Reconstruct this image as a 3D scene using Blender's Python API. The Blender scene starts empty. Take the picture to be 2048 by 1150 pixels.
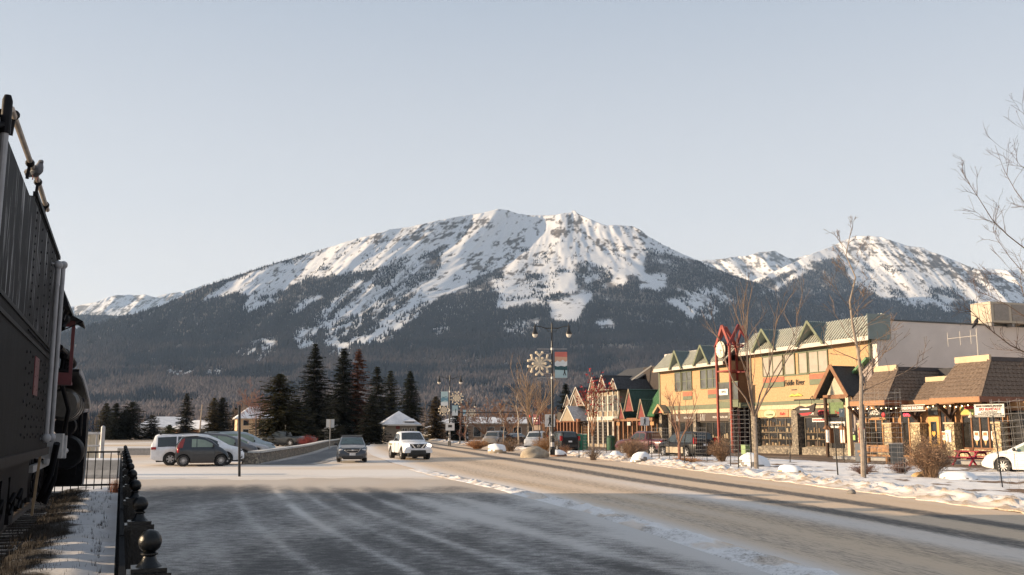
import bpy, bmesh, math, random
import numpy as np
from mathutils import Vector, Matrix
random.seed(7); RNG = np.random.default_rng(11)
C = bpy.context.scene.collection
R = math.radians
# ------------------------------------------------------------ camera, sky, sun
EYE = 1.85; PITCH = 8.53; FPX = 1900.0
cam = bpy.data.objects.new('camera', bpy.data.cameras.new('camera')); C.objects.link(cam)
cam.location = (0, 0, EYE); cam.rotation_euler = (R(90 + PITCH), 0, 0)
cam.data.sensor_width = 36; cam.data.lens = FPX / 2048 * 36
cam.data.clip_start = 0.1; cam.data.clip_end = 60000
bpy.context.scene.camera = cam
SUN_EL, SUN_AZ = 12.5, -93.0            # azimuth from +Y, clockwise
w = bpy.data.worlds.new("World"); bpy.context.scene.world = w; w.use_nodes = True
nt = w.node_tree; bg = nt.nodes['Background']
sky = nt.nodes.new('ShaderNodeTexSky'); sky.sky_type = 'NISHITA'; sky.sun_disc = False
sky.sun_elevation = R(SUN_EL); sky.sun_rotation = R(SUN_AZ)
sky.air_density = 1.0; sky.dust_density = 2.2; sky.ozone_density = 1.4; sky.altitude = 1060
hs = nt.nodes.new('ShaderNodeHueSaturation'); hs.inputs['Saturation'].default_value = 0.55
nt.links.new(sky.outputs[0], hs.inputs['Color'])
# thin milky cirrus veil: evens the sky out
veil = nt.nodes.new('ShaderNodeMix'); veil.data_type = 'RGBA'; veil.inputs['Factor'].default_value = 0.72
_tc = nt.nodes.new('ShaderNodeTexCoord'); _sx = nt.nodes.new('ShaderNodeSeparateXYZ'); nt.links.new(_tc.outputs['Generated'], _sx.inputs[0])
_rp = nt.nodes.new('ShaderNodeValToRGB'); nt.links.new(_sx.outputs['Z'], _rp.inputs[0]); _e = _rp.color_ramp.elements
_e[0].position = 0.08; _e[0].color = (0.97, 0.87, 0.78, 1); _e[1].position = 0.46; _e[1].color = (0.37, 0.425, 0.51, 1)
_m = _e.new(0.22); _m.color = (0.67, 0.665, 0.67, 1)
_vm = nt.nodes.new('ShaderNodeVectorMath'); _vm.operation = 'SCALE'; _vm.inputs['Scale'].default_value = 9.0; nt.links.new(_rp.outputs[0], _vm.inputs[0]); nt.links.new(_vm.outputs[0], veil.inputs['B'])
nt.links.new(hs.outputs[0], veil.inputs['A']); nt.links.new(veil.outputs['Result'], bg.inputs['Color'])
bg.inputs['Strength'].default_value = 0.074
sd = bpy.data.lights.new('sun', 'SUN'); sd.energy = 5.0; sd.angle = R(0.5); sd.color = (1.0, 0.75, 0.48)
sun = bpy.data.objects.new('sun', sd); C.objects.link(sun); sun.location = (-50, 0, 60)
_d = Vector((math.sin(R(SUN_AZ)) * math.cos(R(SUN_EL)), math.cos(R(SUN_AZ)) * math.cos(R(SUN_EL)), math.sin(R(SUN_EL))))
sun.rotation_euler = _d.to_track_quat('Z', 'Y').to_euler()
vs = bpy.context.scene.view_settings
vs.view_transform = 'Standard'; vs.look = 'None'; vs.gamma = 1; vs.use_curve_mapping = False; vs.exposure = 1.08

# ------------------------------------------------------------ measuring (photo pixel -> place in the world)
_cp, _sp = math.cos(R(PITCH)), math.sin(R(PITCH))
def ray(px, py):
    x = (px - 1024) / FPX; y = (575 - py) / FPX
    return Vector((x, _cp - y * _sp, _sp + y * _cp))
def G(px, py, z=0.0):
    d = ray(px, py); t = (z - EYE) / d.z
    return Vector((d.x * t, d.y * t, z))
def AT(px, py, Y):
    d = ray(px, py); t = Y / d.y
    return Vector((d.x * t, Y, EYE + d.z * t))
class Frame:                              # a facade: x along it to the right, y into the building
    def __init__(s, o, ang): s.o = Vector(o); s.a = ang; s.ux = Vector((math.cos(ang), math.sin(ang), 0)); s.uy = Vector((-math.sin(ang), math.cos(ang), 0))
    def loc(s, px, py, y=0.0):            # pixel on the plane local y -> (x, z)
        d = ray(px, py); rel = s.o + s.uy * y - Vector((0, 0, EYE)); rel.z = 0
        t = rel.dot(s.uy) / d.dot(s.uy); p = Vector((0, 0, EYE)) + d * t
        return (p - s.o).dot(s.ux), p.z
    def W(s, x, y, z=0): p = s.o + s.ux * x + s.uy * y; return Vector((p.x, p.y, z))

# ------------------------------------------------------------ materials
def _n(nt, t, **kw):
    n = nt.nodes.new(t)
    for k, v in kw.items(): setattr(n, k, v)
    return n
MATS = {}
def mat(name, col, rough=0.7, metal=0.0, var=0.15, scale=6.0, bump=0.0, bscale=40.0, col2=None, stretch=(1, 1, 1), spec=0.5, emit=None, coat=0.0, lo=0.35, hi=0.65):
    if name in MATS: return MATS[name]
    m = bpy.data.materials.new(name); m.use_nodes = True; t = m.node_tree; b = t.nodes['Principled BSDF']
    b.inputs['Roughness'].default_value = rough; b.inputs['Metallic'].default_value = metal
    b.inputs['Specular IOR Level'].default_value = spec; b.inputs['Coat Weight'].default_value = coat
    tc = _n(t, 'ShaderNodeTexCoord'); mp = _n(t, 'ShaderNodeMapping'); mp.inputs['Scale'].default_value = stretch
    t.links.new(tc.outputs['Object'], mp.inputs[0])
    nz = _n(t, 'ShaderNodeTexNoise'); nz.inputs['Scale'].default_value = scale; nz.inputs['Detail'].default_value = 6; nz.inputs['Roughness'].default_value = 0.65
    t.links.new(mp.outputs[0], nz.inputs['Vector'])
    rp = _n(t, 'ShaderNodeValToRGB'); rp.color_ramp.elements[0].position = lo; rp.color_ramp.elements[1].position = hi
    c2 = col2 or tuple(min(1, c * (1 + var)) for c in col); c1 = col if col2 else tuple(c * (1 - var) for c in col)
    rp.color_ramp.elements[0].color = (*c1, 1); rp.color_ramp.elements[1].color = (*c2, 1)
    t.links.new(nz.outputs['Fac'], rp.inputs[0]); t.links.new(rp.outputs[0], b.inputs['Base Color'])
    if bump:
        n2 = _n(t, 'ShaderNodeTexNoise'); n2.inputs['Scale'].default_value = bscale; n2.inputs['Detail'].default_value = 5
        t.links.new(mp.outputs[0], n2.inputs['Vector']); bp = _n(t, 'ShaderNodeBump'); bp.inputs['Strength'].default_value = bump; bp.inputs['Distance'].default_value = 0.03
        t.links.new(n2.outputs['Fac'], bp.inputs['Height']); t.links.new(bp.outputs[0], b.inputs['Normal'])
    if emit: b.inputs['Emission Color'].default_value = (*emit[0], 1); b.inputs['Emission Strength'].default_value = emit[1]
    MATS[name] = m; return m
def stone_mat(name, c1, c2, mortar, scale, rough=0.85):
    m = bpy.data.materials.new(name); m.use_nodes = True; t = m.node_tree; b = t.nodes['Principled BSDF']; b.inputs['Roughness'].default_value = rough
    tc = _n(t, 'ShaderNodeTexCoord'); v = _n(t, 'ShaderNodeTexVoronoi'); v.inputs['Scale'].default_value = scale
    t.links.new(tc.outputs['Object'], v.inputs['Vector'])
    rp = _n(t, 'ShaderNodeValToRGB'); rp.color_ramp.elements[0].color = (*c1, 1); rp.color_ramp.elements[1].color = (*c2, 1)
    sx = _n(t, 'ShaderNodeSeparateColor'); t.links.new(v.outputs['Color'], sx.inputs[0]); t.links.new(sx.outputs[0], rp.inputs[0])
    v2 = _n(t, 'ShaderNodeTexVoronoi', feature='DISTANCE_TO_EDGE'); v2.inputs['Scale'].default_value = scale; t.links.new(tc.outputs['Object'], v2.inputs['Vector'])
    r2 = _n(t, 'ShaderNodeValToRGB'); r2.color_ramp.elements[0].position = 0.03; r2.color_ramp.elements[1].position = 0.09
    t.links.new(v2.outputs['Distance'], r2.inputs[0])
    mx = _n(t, 'ShaderNodeMix', data_type='RGBA'); mx.inputs['A'].default_value = (*mortar, 1)
    t.links.new(r2.outputs[0], mx.inputs['Factor']); t.links.new(rp.outputs[0], mx.inputs['B']); t.links.new(mx.outputs['Result'], b.inputs['Base Color'])
    bp = _n(t, 'ShaderNodeBump'); bp.inputs['Strength'].default_value = 0.7; bp.inputs['Distance'].default_value = 0.05
    t.links.new(r2.outputs[0], bp.inputs['Height']); t.links.new(bp.outputs[0], b.inputs['Normal'])
    MATS[name] = m; return m
def attr_mat(name, attr, rough=0.9, nscale=0.0, namt=0.0):
    m = bpy.data.materials.new(name); m.use_nodes = True; t = m.node_tree; b = t.nodes['Principled BSDF']; b.inputs['Roughness'].default_value = rough
    b.inputs['Specular IOR Level'].default_value = 0.15
    a = _n(t, 'ShaderNodeAttribute', attribute_name=attr); t.links.new(a.outputs['Color'], b.inputs['Base Color']); MATS[name] = m; return m

# ------------------------------------------------------------ mesh building
class MB:
    def __init__(s): s.v = []; s.f = []; s.mi = []; s.m = 0
    def add(s, vs, fs):
        o = len(s.v); s.v.extend([tuple(p) for p in vs]); s.f.extend([tuple(i + o for i in f) for f in fs]); s.mi.extend([s.m] * len(fs)); return s
    def box(s, x0, x1, y0, y1, z0, z1):
        if x0 > x1: x0, x1 = x1, x0
        if y0 > y1: y0, y1 = y1, y0
        if z0 > z1: z0, z1 = z1, z0
        return s.add([(x0, y0, z0), (x1, y0, z0), (x1, y1, z0), (x0, y1, z0), (x0, y0, z1), (x1, y0, z1), (x1, y1, z1), (x0, y1, z1)],
                     [(3, 2, 1, 0), (4, 5, 6, 7), (0, 1, 5, 4), (1, 2, 6, 5), (2, 3, 7, 6), (3, 0, 4, 7)])
    def beam(s, a, b, w, h=None, up=(0, 0, 1)):
        a = Vector(a); b = Vector(b); h = h or w; d = (b - a).normalized(); u = Vector(up)
        if abs(d.dot(u)) > 0.98: u = Vector((0, 1, 0))
        x = d.cross(u).normalized() * w / 2; y = x.cross(d).normalized() * h / 2
        ps = [a - x - y, a + x - y, a + x + y, a - x + y, b - x - y, b + x - y, b + x + y, b - x + y]
        return s.add(ps, [(0, 1, 2, 3), (7, 6, 5, 4), (0, 4, 5, 1), (1, 5, 6, 2), (2, 6, 7, 3), (3, 7, 4, 0)])
    def tube(s, pts, rs, n=6, cap=True):
        pts = [Vector(p) for p in pts]
        if not hasattr(rs, '__len__'): rs = [rs] * len(pts)
        vs = []; fs = []; prev = None
        for i, p in enumerate(pts):
            d = (pts[min(i + 1, len(pts) - 1)] - pts[max(i - 1, 0)])
            if d.length < 1e-9: d = Vector((0, 0, 1))
            d.normalize()
            u = prev if prev is not None else (Vector((0, 0, 1)) if abs(d.z) < 0.9 else Vector((1, 0, 0)))
            x = (u - d * u.dot(d))
            if x.length < 1e-6: x = d.orthogonal()
            x.normalize(); y = d.cross(x); prev = x
            for k in range(n):
                a = 2 * math.pi * k / n; vs.append(p + (x * math.cos(a) + y * math.sin(a)) * rs[i])
        for i in range(len(pts) - 1):
            for k in range(n):
                k2 = (k + 1) % n; fs.append((i * n + k, i * n + k2, (i + 1) * n + k2, (i + 1) * n + k))
        if cap and n > 2: fs.append(tuple(range(n - 1, -1, -1))); fs.append(tuple((len(pts) - 1) * n + k for k in range(n)))
        return s.add(vs, fs)
    def lathe(s, prof, o=(0, 0, 0), axis='z', n=20, cap=True):     # prof: (radius, height)
        vs = []; fs = []
        for r, h in prof:
            for k in range(n):
                a = 2 * math.pi * k / n; c, q = r * math.cos(a), r * math.sin(a)
                p = (c, q, h) if axis == 'z' else ((c, h, -q) if axis == 'y' else (h, c, q))
                vs.append((p[0] + o[0], p[1] + o[1], p[2] + o[2]))
        for i in range(len(prof) - 1):
            for k in range(n):
                k2 = (k + 1) % n; fs.append((i * n + k, i * n + k2, (i + 1) * n + k2, (i + 1) * n + k))
        if cap: fs.append(tuple(range(n - 1, -1, -1))); fs.append(tuple((len(prof) - 1) * n + k for k in range(n)))
        return s.add(vs, fs)
    def ball(s, o, r, n=12, sc=(1, 1, 1)):
        k = max(5, n // 2); pr = [(max(1e-4, r * math.sin(math.pi * i / k)), -r * math.cos(math.pi * i / k)) for i in range(k + 1)]
        i0 = len(s.v); s.lathe(pr, (0, 0, 0), 'z', n)
        for i in range(i0, len(s.v)): p = s.v[i]; s.v[i] = (p[0] * sc[0] + o[0], p[1] * sc[1] + o[1], p[2] * sc[2] + o[2])
        return s
    def prism(s, poly, a0, a1, axis='y'):                # poly of 2-D points extruded along an axis
        n = len(poly)
        def P(p, a): return {'y': (p[0], a, p[1]), 'x': (a, p[0], p[1]), 'z': (p[0], p[1], a)}[axis]
        vs = [P(p, a0) for p in poly] + [P(p, a1) for p in poly]
        return s.add(vs, [tuple(range(n)), tuple(range(2 * n - 1, n - 1, -1))] + [((i + 1) % n, i, n + i, n + (i + 1) % n) for i in range(n)])
    def slab(s, q, th):                                  # a quad/polygon with thickness along its normal (downwards)
        q = [Vector(p) for p in q]; nrm = (q[1] - q[0]).cross(q[-1] - q[0]).normalized()
        if nrm.z < 0: q.reverse(); nrm = -nrm
        n = len(q); vs = q + [p - nrm * th for p in q]
        return s.add(vs, [tuple(range(n)), tuple(range(2 * n - 1, n - 1, -1))] + [((i + 1) % n, i, n + i, n + (i + 1) % n) for i in range(n)])
    def build(s, name, mats, parent=None, loc=None, rz=None, smooth=False, fix=True):
        me = bpy.data.meshes.new(name); me.from_pydata(s.v, [], s.f)
        for m in (mats if isinstance(mats, (list, tuple)) else [mats]): me.materials.append(m)
        if any(s.mi): me.polygons.foreach_set('material_index', s.mi)
        if fix:
            bm = bmesh.new(); bm.from_mesh(me); bmesh.ops.recalc_face_normals(bm, faces=bm.faces); bm.to_mesh(me); bm.free()
        if smooth:
            me.polygons.foreach_set('use_smooth', [True] * len(me.polygons)); me.set_sharp_from_angle(angle=R(smooth if smooth is not True else 35))
        o = bpy.data.objects.new(name, me); C.objects.link(o)
        if parent: o.parent = parent
        if loc is not None: o.location = loc
        if rz is not None: o.rotation_euler.z = rz
        return o
def tag(o, label, cat, group=None, kind=None):
    if label: o['label'] = label
    if cat: o['category'] = cat
    if group: o['group'] = group
    if kind: o['kind'] = kind
    return o
def thing(name, label, cat, loc=(0, 0, 0), rz=0, group=None):
    o = bpy.data.objects.new(name, None); C.objects.link(o); o.location = loc; o.rotation_euler.z = rz; o.empty_display_size = 0.2
    return tag(o, label, cat, group)
def kids(o): return [c for c in C.objects if c.parent == o]
def dup(root, loc, rz=0.0, label=None, scale=None):
    def cp(o, par):
        c = o.copy(); C.objects.link(c)
        if par: c.parent = par
        for k in list(o.children): cp(k, c)
        return c
    r = cp(root, None); r.location = loc; r.rotation_euler.z = rz
    if scale: r.scale = (scale,) * 3 if not hasattr(scale, '__len__') else scale
    if label: r['label'] = label
    return r
def text(s, size, m, parent, loc, rz=0.0, shear=0.0, ext=0.012, spacing=1.0, width=None, name='lettering', bold=0.0, rx=90):
    cu = bpy.data.curves.new(name, 'FONT'); cu.body = s; cu.size = size; cu.extrude = ext; cu.align_x = 'CENTER'; cu.align_y = 'CENTER'; cu.shear = shear; cu.space_character = spacing; cu.offset = bold; cu.resolution_u = 3
    t = bpy.data.objects.new('t', cu); C.objects.link(t); bpy.context.view_layer.update()
    me = bpy.data.meshes.new_from_object(t.evaluated_get(bpy.context.evaluated_depsgraph_get())); me.name = name
    bpy.data.objects.remove(t); bpy.data.curves.remove(cu); me.materials.clear(); me.materials.append(m)
    if width:
        xs = [v.co.x for v in me.vertices]; k = width / (max(xs) - min(xs))
        for v in me.vertices: v.co.x *= k
    o = bpy.data.objects.new(name, me); C.objects.link(o); o.parent = parent; o.location = loc; o.rotation_euler = (R(rx), 0, rz); return o
def np_mesh(name, V, F, m, parent=None, smooth=False, color=None, uv=None, nv=3):
    me = bpy.data.meshes.new(name); nF = len(F); me.vertices.add(len(V)); me.vertices.foreach_set('co', np.asarray(V, np.float32).ravel())
    me.loops.add(nF * nv); me.loops.foreach_set('vertex_index', np.asarray(F, np.int32).ravel())
    me.polygons.add(nF); me.polygons.foreach_set('loop_start', np.arange(0, nF * nv, nv, dtype=np.int32))
    if smooth: me.polygons.foreach_set('use_smooth', np.ones(nF, bool))
    me.update(calc_edges=True)
    if color is not None:
        a = me.color_attributes.new('tint', 'FLOAT_COLOR', 'POINT'); cc = np.ones((len(V), 4), np.float32); cc[:, :3] = color; a.data.foreach_set('color', cc.ravel())
    if uv is not None:
        u = me.uv_layers.new(name='uv'); u.data.foreach_set('uv', np.asarray(uv, np.float32)[np.asarray(F).ravel()].ravel())
    me.validate(); me.materials.append(m); o = bpy.data.objects.new(name, me); C.objects.link(o)
    if parent: o.parent = parent
    return o
# value noise on arrays
_tab = RNG.random((256, 256))
def vnoise(x, y, seed=0):
    x = np.asarray(x, float) + seed * 17.37; y = np.asarray(y, float) + seed * 31.71
    xi = np.floor(x).astype(int); yi = np.floor(y).astype(int); fx = x - xi; fy = y - yi
    fx = fx * fx * (3 - 2 * fx); fy = fy * fy * (3 - 2 * fy)
    a = _tab[xi % 256, yi % 256]; b = _tab[(xi + 1) % 256, yi % 256]; c = _tab[xi % 256, (yi + 1) % 256]; d = _tab[(xi + 1) % 256, (yi + 1) % 256]
    return (a * (1 - fx) + b * fx) * (1 - fy) + (c * (1 - fx) + d * fx) * fy - 0.5
def fbm(x, y, o=5, seed=0, g=0.5):
    r = 0; a = 1
    for i in range(o): r = r + a * vnoise(x * 2 ** i, y * 2 ** i, seed + i); a *= g
    return r
# ============================================================ MOUNTAINS (terrain traced at its own distance, kilometres away)
def poly_mask(polys, step=2, W_=2200, H_=950, blur=3):
    gx, gy = np.meshgrid(np.arange(0, W_, step), np.arange(0, H_, step)); out = np.zeros(gx.shape)
    for val, P in polys:
        ins = np.zeros(gx.shape, bool); n = len(P)
        for i in range(n):
            (x1, y1), (x2, y2) = P[i], P[(i + 1) % n]
            if y1 == y2: continue
            c = ((y1 > gy) != (y2 > gy)) & (gx < (x2 - x1) * (gy - y1) / (y2 - y1) + x1); ins ^= c
        out[ins] = val
    for _ in range(blur):
        p = np.pad(out, 2, mode='edge'); out = sum(p[2 + a:p.shape[0] - 2 + a, 2:-2] for a in (-2, -1, 0, 1, 2)) / 5
        p = np.pad(out, 2, mode='edge'); out = sum(p[2:-2, 2 + a:p.shape[1] - 2 + a] for a in (-2, -1, 0, 1, 2)) / 5
    return lambda u, v: out[np.clip((v / step).astype(int), 0, out.shape[0] - 1), np.clip((u / step).astype(int), 0, out.shape[1] - 1)]
def rays_np(u, v):
    x = (u - 1024) / FPX; y = (575 - v) / FPX; dy = _cp - y * _sp; dz = _sp + y * _cp; k = 1 / np.hypot(x, dy)
    return x * k, dy * k, dz * k
terrain_m = attr_mat('mountain_snow_rock', 'tint', 0.85)
def ss(x, a, b): t = np.clip((x - a) / (b - a), 0, 1); return t * t * (3 - 2 * t)
def warp(u, v): return u + np.clip((1130 - u) / 260, -0.9, 1.1) * (v - 420)
class Hill:
    def __init__(s, name, ridge, foot, r0, r1, relief, dens=None, rock=None, du=2.0, nt_=230, pw=0.6, seed=0):
        ru = np.array([p[0] for p in ridge], float); rv = np.array([p[1] for p in ridge], float)
        u = np.arange(ru[0], ru[-1] + du, du); rdg = np.interp(u, ru, rv) + 1.6 * fbm(u / 14, u * 0 + 3, 4, seed); kk = 31; full = rdg; rdg = np.convolve(np.pad(full, kk // 2, mode='edge'), np.ones(kk) / kk, 'valid')
        R1 = np.interp(u, [q[0] for q in r1], [q[1] for q in r1]); t = np.linspace(0, 1, nt_)[:, None]
        v = foot + (rdg[None] - foot) * t + (full - rdg)[None] * t ** 16; U = np.broadcast_to(u[None], v.shape)
        s.full = full; s.r0, s.foot, s.rdg, s.u, s.R1, s.pw = r0, foot, rdg, u, R1, pw; s.relief = relief; s.seed = seed
        r = s.rad(U, v); X, Y, Z = rays_np(U, v); V = np.stack([X * r, Y * r, EYE + Z * r], -1)
        back = V[-1:] * np.array([1.12, 1.12, 0.80]); back2 = V[-1:] * np.array([1.3, 1.3, 0.3]); V = np.concatenate([V, back, back2], 0)
        d = dens(U, v) if dens else np.zeros(v.shape); rk = rock(U, v) if rock else np.zeros(v.shape)
        n = fbm(warp(U, v) / 6, v / 7, 4, 5 + seed, 0.66); n2 = fbm(U / 40, v / 25, 4, 9 + seed)
        col = np.ones(v.shape + (3,)) * np.array([0.62, 0.63, 0.65])
        bands = vnoise(U / 70 + n, v / 2.6 + U / 90, 13 + seed); fr = ss(rk + 0.09 + 0.75 * n + 0.30 * bands, 0.33, 0.5)[..., None]
        strat = (0.75 + 0.5 * vnoise(U / 60, v / 2.2, 3 + seed))[..., None]
        col = col * (1 - fr) + np.array([0.15, 0.135, 0.125]) * strat * fr
        ff = ss(d + 0.5 * n + 0.3 * n2, 0.45, 0.85)[..., None] * 0.9
        gr = ss(n2, -0.1, 0.35)[..., None]; fl = np.array([0.045, 0.045, 0.05]) * (1 - gr) + np.array([0.12, 0.10, 0.088]) * gr
        col = col * (1 - ff) + fl * ff
        col = np.concatenate([col, col[-1:], col[-1:]], 0)
        H_, W_ = V.shape[:2]; i = np.arange(H_ * W_).reshape(H_, W_)
        F = np.stack([i[:-1, :-1], i[:-1, 1:], i[1:, 1:], i[1:, :-1]], -1).reshape(-1, 4)
        o = np_mesh(name, V.reshape(-1, 3), F, terrain_m, smooth=True, color=col.reshape(-1, 3), nv=4); tag(o, None, None, kind='structure'); s.o = o; s.dens = dens
    def rad(s, U, v):
        rdg = np.interp(U, s.u, s.rdg); R1 = np.interp(U, s.u, s.R1); t = np.clip((s.foot - v) / (s.foot - rdg), 0, 1.03)
        r = s.r0 + (R1 - s.r0) * t ** s.pw; up = warp(U, v); a, l = s.relief
        rd = 0.5 - np.abs(fbm(up / (l * 2.2), v / (l * 5), 3, 21 + s.seed)) * 1.6
        return r - a * (rd + 0.75 * fbm(up / l, v / (l * 2.5), 5, 31 + s.seed, 0.55)) * (0.25 + 0.75 * t)
TREES = []
def plant(h, n, umin, umax, vmin, vmax, hgt, seed=0, deci=(640, 860)):
    u = RNG.uniform(umin, umax, n); v = RNG.uniform(vmin, vmax, n); rdg = np.interp(u, h.u, h.full); ok = (v > rdg + 1) & (v < h.foot - 2)
    u, v = u[ok], v[ok]; d = np.maximum(h.dens(u, v), .24 * ss(v, 470, 590)) + 0.9 * fbm(warp(u, v) / 16, v / 14, 4, 40 + seed) + 0.25 * fbm(u / 5, v / 5, 2, 60); ok = RNG.random(len(u)) < np.clip((d - 0.22) * 1.7, 0, 1) ** 2.3
    u, v = u[ok], v[ok]; r = h.rad(u, v); X, Y, Z = rays_np(u, v)
    hh = hgt * RNG.uniform(0.55, 1.35, len(u)) * (0.75 + 0.35 * ss(v, 520, 700))
    br = ss(fbm(u / 90 + v / 60, v / 16, 4, 77 + seed) + 0.10 * RNG.standard_normal(len(u)), -0.10 - 0.16 * ss(900 - u, 0, 500), 0.10) * ss(v, *deci)
    g = RNG.uniform(0.7, 1.4, len(u))[:, None]
    c = (np.array([0.010, 0.017, 0.030]) * (1 - br[:, None]) + np.array([0.135, 0.110, 0.104]) * br[:, None]) * g
    TREES.append((np.stack([X * r, Y * r, EYE + Z * r - 1.0], -1), hh, br, c))
ridge_main = [(-700, 790), (-300, 742), (60, 690), (100, 680), (140, 664), (180, 652), (240, 636), (300, 620), (332, 608), (364, 592), (412, 572), (460, 556), (524, 534), (592, 514), (660, 494), (700, 482), (740, 470), (780, 459), (820, 454), (860, 444), (908, 435), (940, 429), (968, 425), (996, 418), (1016, 420), (1036, 427), (1056, 430), (1104, 430), (1132, 426), (1142, 425), (1145, 420.5), (1151, 421), (1154, 427), (1176, 437), (1200, 446), (1214, 451), (1240, 450), (1268, 453), (1280, 459), (1296, 472), (1320, 486), (1348, 500), (1380, 514), (1413, 530), (1445, 543), (1478, 555), (1504, 563), (1556, 583), (1640, 612), (1760, 648), (1900, 690), (2100, 745), (2500, 800)]
den_main = poly_mask([
    (1.0, [(0, 400), (2200, 400), (2200, 950), (0, 950)]),
    (0.0, [(500, 545), (592, 519), (660, 494), (760, 400), (1400, 400), (1392, 524), (1330, 520), (1290, 505), (1284, 540), (1300, 560), (1332, 574), (1320, 582), (1280, 574), (1240, 566), (1200, 575), (1172, 605), (1160, 632), (1110, 640), (1098, 606), (1050, 604), (1000, 622), (985, 600), (950, 590), (905, 582), (880, 592), (840, 628), (790, 664), (740, 690), (690, 708), (650, 716), (720, 668), (790, 625), (850, 575), (885, 530), (880, 508), (800, 515), (740, 540), (690, 548), (620, 552), (560, 580), (520, 600), (480, 620), (500, 590), (470, 582), (440, 592), (386, 604), (440, 575)]),
    (0.0, [(484, 612), (560, 590), (562, 600), (492, 626)]), (0.15, [(618, 640), (716, 558), (728, 558), (640, 640)]), (0.2, [(575, 622), (640, 586), (646, 592), (585, 628)]),
    (0.95, [(846, 512), (870, 496), (898, 485), (897, 496), (866, 512)]), (0.6, [(760, 530), (846, 505), (872, 520), (850, 575), (790, 620), (700, 660), (720, 580)]),
    (0.85, [(932, 560), (960, 546), (1000, 534), (1012, 545), (996, 570), (1000, 598), (960, 600), (900, 640), (860, 650), (900, 600), (925, 575)]),
    (0.6, [(1046, 545), (1075, 530), (1092, 540), (1080, 560), (1052, 566)]), (0.55, [(1014, 500), (1050, 494), (1062, 506), (1030, 512)]), (0.75, [(1096, 600), (1170, 590), (1190, 560), (1150, 580), (1110, 585)]),
    (0.62, [(1142, 530), (1170, 520), (1215, 540), (1230, 560), (1228, 582), (1190, 592), (1150, 580), (1146, 550)]), (0.8, [(1246, 552), (1270, 545), (1285, 560), (1278, 576), (1250, 572)]),
    (0.9, [(1278, 496), (1330, 505), (1400, 520), (1500, 560), (1480, 575), (1380, 560), (1336, 548), (1300, 520)]),
    (0.30, [(1098, 618), (1150, 612), (1160, 640), (1130, 645), (1102, 640)]), (0.44, [(1188, 640), (1224, 636), (1236, 668), (1205, 670)]),
    (0.43, [(1330, 596), (1400, 590), (1440, 612), (1430, 640), (1380, 640)]), (0.3, [(1296, 546), (1332, 550), (1334, 574), (1300, 566)]), (0.50, [(1340, 575), (1440, 575), (1500, 610), (1400, 600)]),
    (0.54, [(470, 690), (540, 672), (560, 690), (520, 722), (474, 718)]), (0.50, [(580, 660), (640, 634), (700, 640), (744, 660), (720, 690), (640, 700), (590, 700)]),
    (0.38, [(660, 712), (700, 680), (792, 655), (812, 662), (740, 700), (690, 722)]), (0.42, [(640, 640), (760, 560), (800, 560), (730, 640), (670, 668)]), (0.52, [(152, 684), (180, 674), (212, 672), (206, 682)]), (0.60, [(320, 740), (440, 735), (450, 752), (330, 756)]),
    (0.6, [(980, 560), (1010, 556), (1020, 580), (990, 585)]), (0.5, [(1000, 640), (1080, 640), (1090, 665), (1010, 668)]), (0.48, [(860, 650), (900, 640), (905, 662), (870, 672)]), (0.4, [(1010, 520), (1040, 518), (1044, 530), (1016, 534)]),
], blur=2)
rock_main = poly_mask([(0.32, [(1098, 470), (1112, 446), (1138, 432), (1150, 418), (1172, 440), (1180, 452), (1150, 470), (1120, 480)]), (0.35, [(1214, 450), (1270, 452), (1300, 470), (1290, 482), (1250, 470)]), (0.3, [(700, 490), (760, 468), (900, 440), (960, 432), (1000, 446), (930, 470), (860, 490), (800, 480)]),
    (0.3, [(980, 490), (1050, 470), (1060, 486), (1000, 505)]), (0.33, [(996, 418), (1050, 425), (1060, 433), (1020, 428)]), (0.25, [(1150, 450), (1230, 480), (1290, 500), (1280, 520), (1200, 500)]), (0.45, [(690, 710), (760, 670), (812, 655), (800, 680), (720, 712)]), (0.2, [(900, 560), (960, 500), (1080, 500), (1090, 560), (1000, 540)])], blur=1)
M1 = Hill('mountain', ridge_main, 868, 900, [(-700, 3600), (60, 4300), (600, 5200), (1000, 5600), (1400, 5400), (2500, 3600)], (190, 66), den_main, rock_main, seed=1)
ridge_right = [(1470, 580), (1504, 562), (1543, 545), (1589, 524), (1628, 506), (1660, 494.6), (1686, 481.5), (1709, 473), (1732, 472), (1758, 473), (1788, 483), (1814, 491), (1843, 494.6), (1863, 504), (1889, 512.5), (1928, 529), (1960.6, 540), (1990, 548), (2019, 563), (2060, 580), (2120, 610), (2300, 650), (2600, 700)]
den_right = poly_mask([(1.0, [(1460, 585), (1504, 563), (1560, 546), (1610, 528), (1664, 515), (1684, 512), (1690, 530), (1697, 552), (1720, 578), (1780, 597), (1850, 608), (1920, 603), (1960, 612), (2060, 606), (2200, 640), (2200, 800), (1400, 800)]),
    (0.0, [(1543, 577), (1553, 579), (1626, 531), (1618, 527)]), (0.1, [(1716, 560), (1760, 562), (1852, 612), (1840, 620), (1780, 592)]), (0.1, [(1800, 562), (1832, 568), (1906, 620), (1894, 624)]), (0.1, [(1870, 560), (1950, 598), (1992, 608), (1930, 588)]),
    (0.7, [(1840, 560), (1870, 572), (1960, 600), (1940, 606), (1880, 592)]), (0.6, [(1780, 580), (1800, 580), (1870, 622), (1850, 625)])], blur=2)
rock_right = poly_mask([(0.36, [(1700, 474), (1760, 474), (1860, 500), (2000, 550), (2060, 590), (1960, 580), (1860, 545), (1780, 520), (1720, 505)]), (0.25, [(1640, 505), (1700, 480), (1740, 520), (1700, 540), (1690, 515)])], blur=2)
M2 = Hill('mountain', ridge_right, 720, 3800, [(1470, 6800), (1740, 7600), (2600, 6000)], (190, 55), den_right, rock_right, nt_=170, seed=2)
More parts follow.
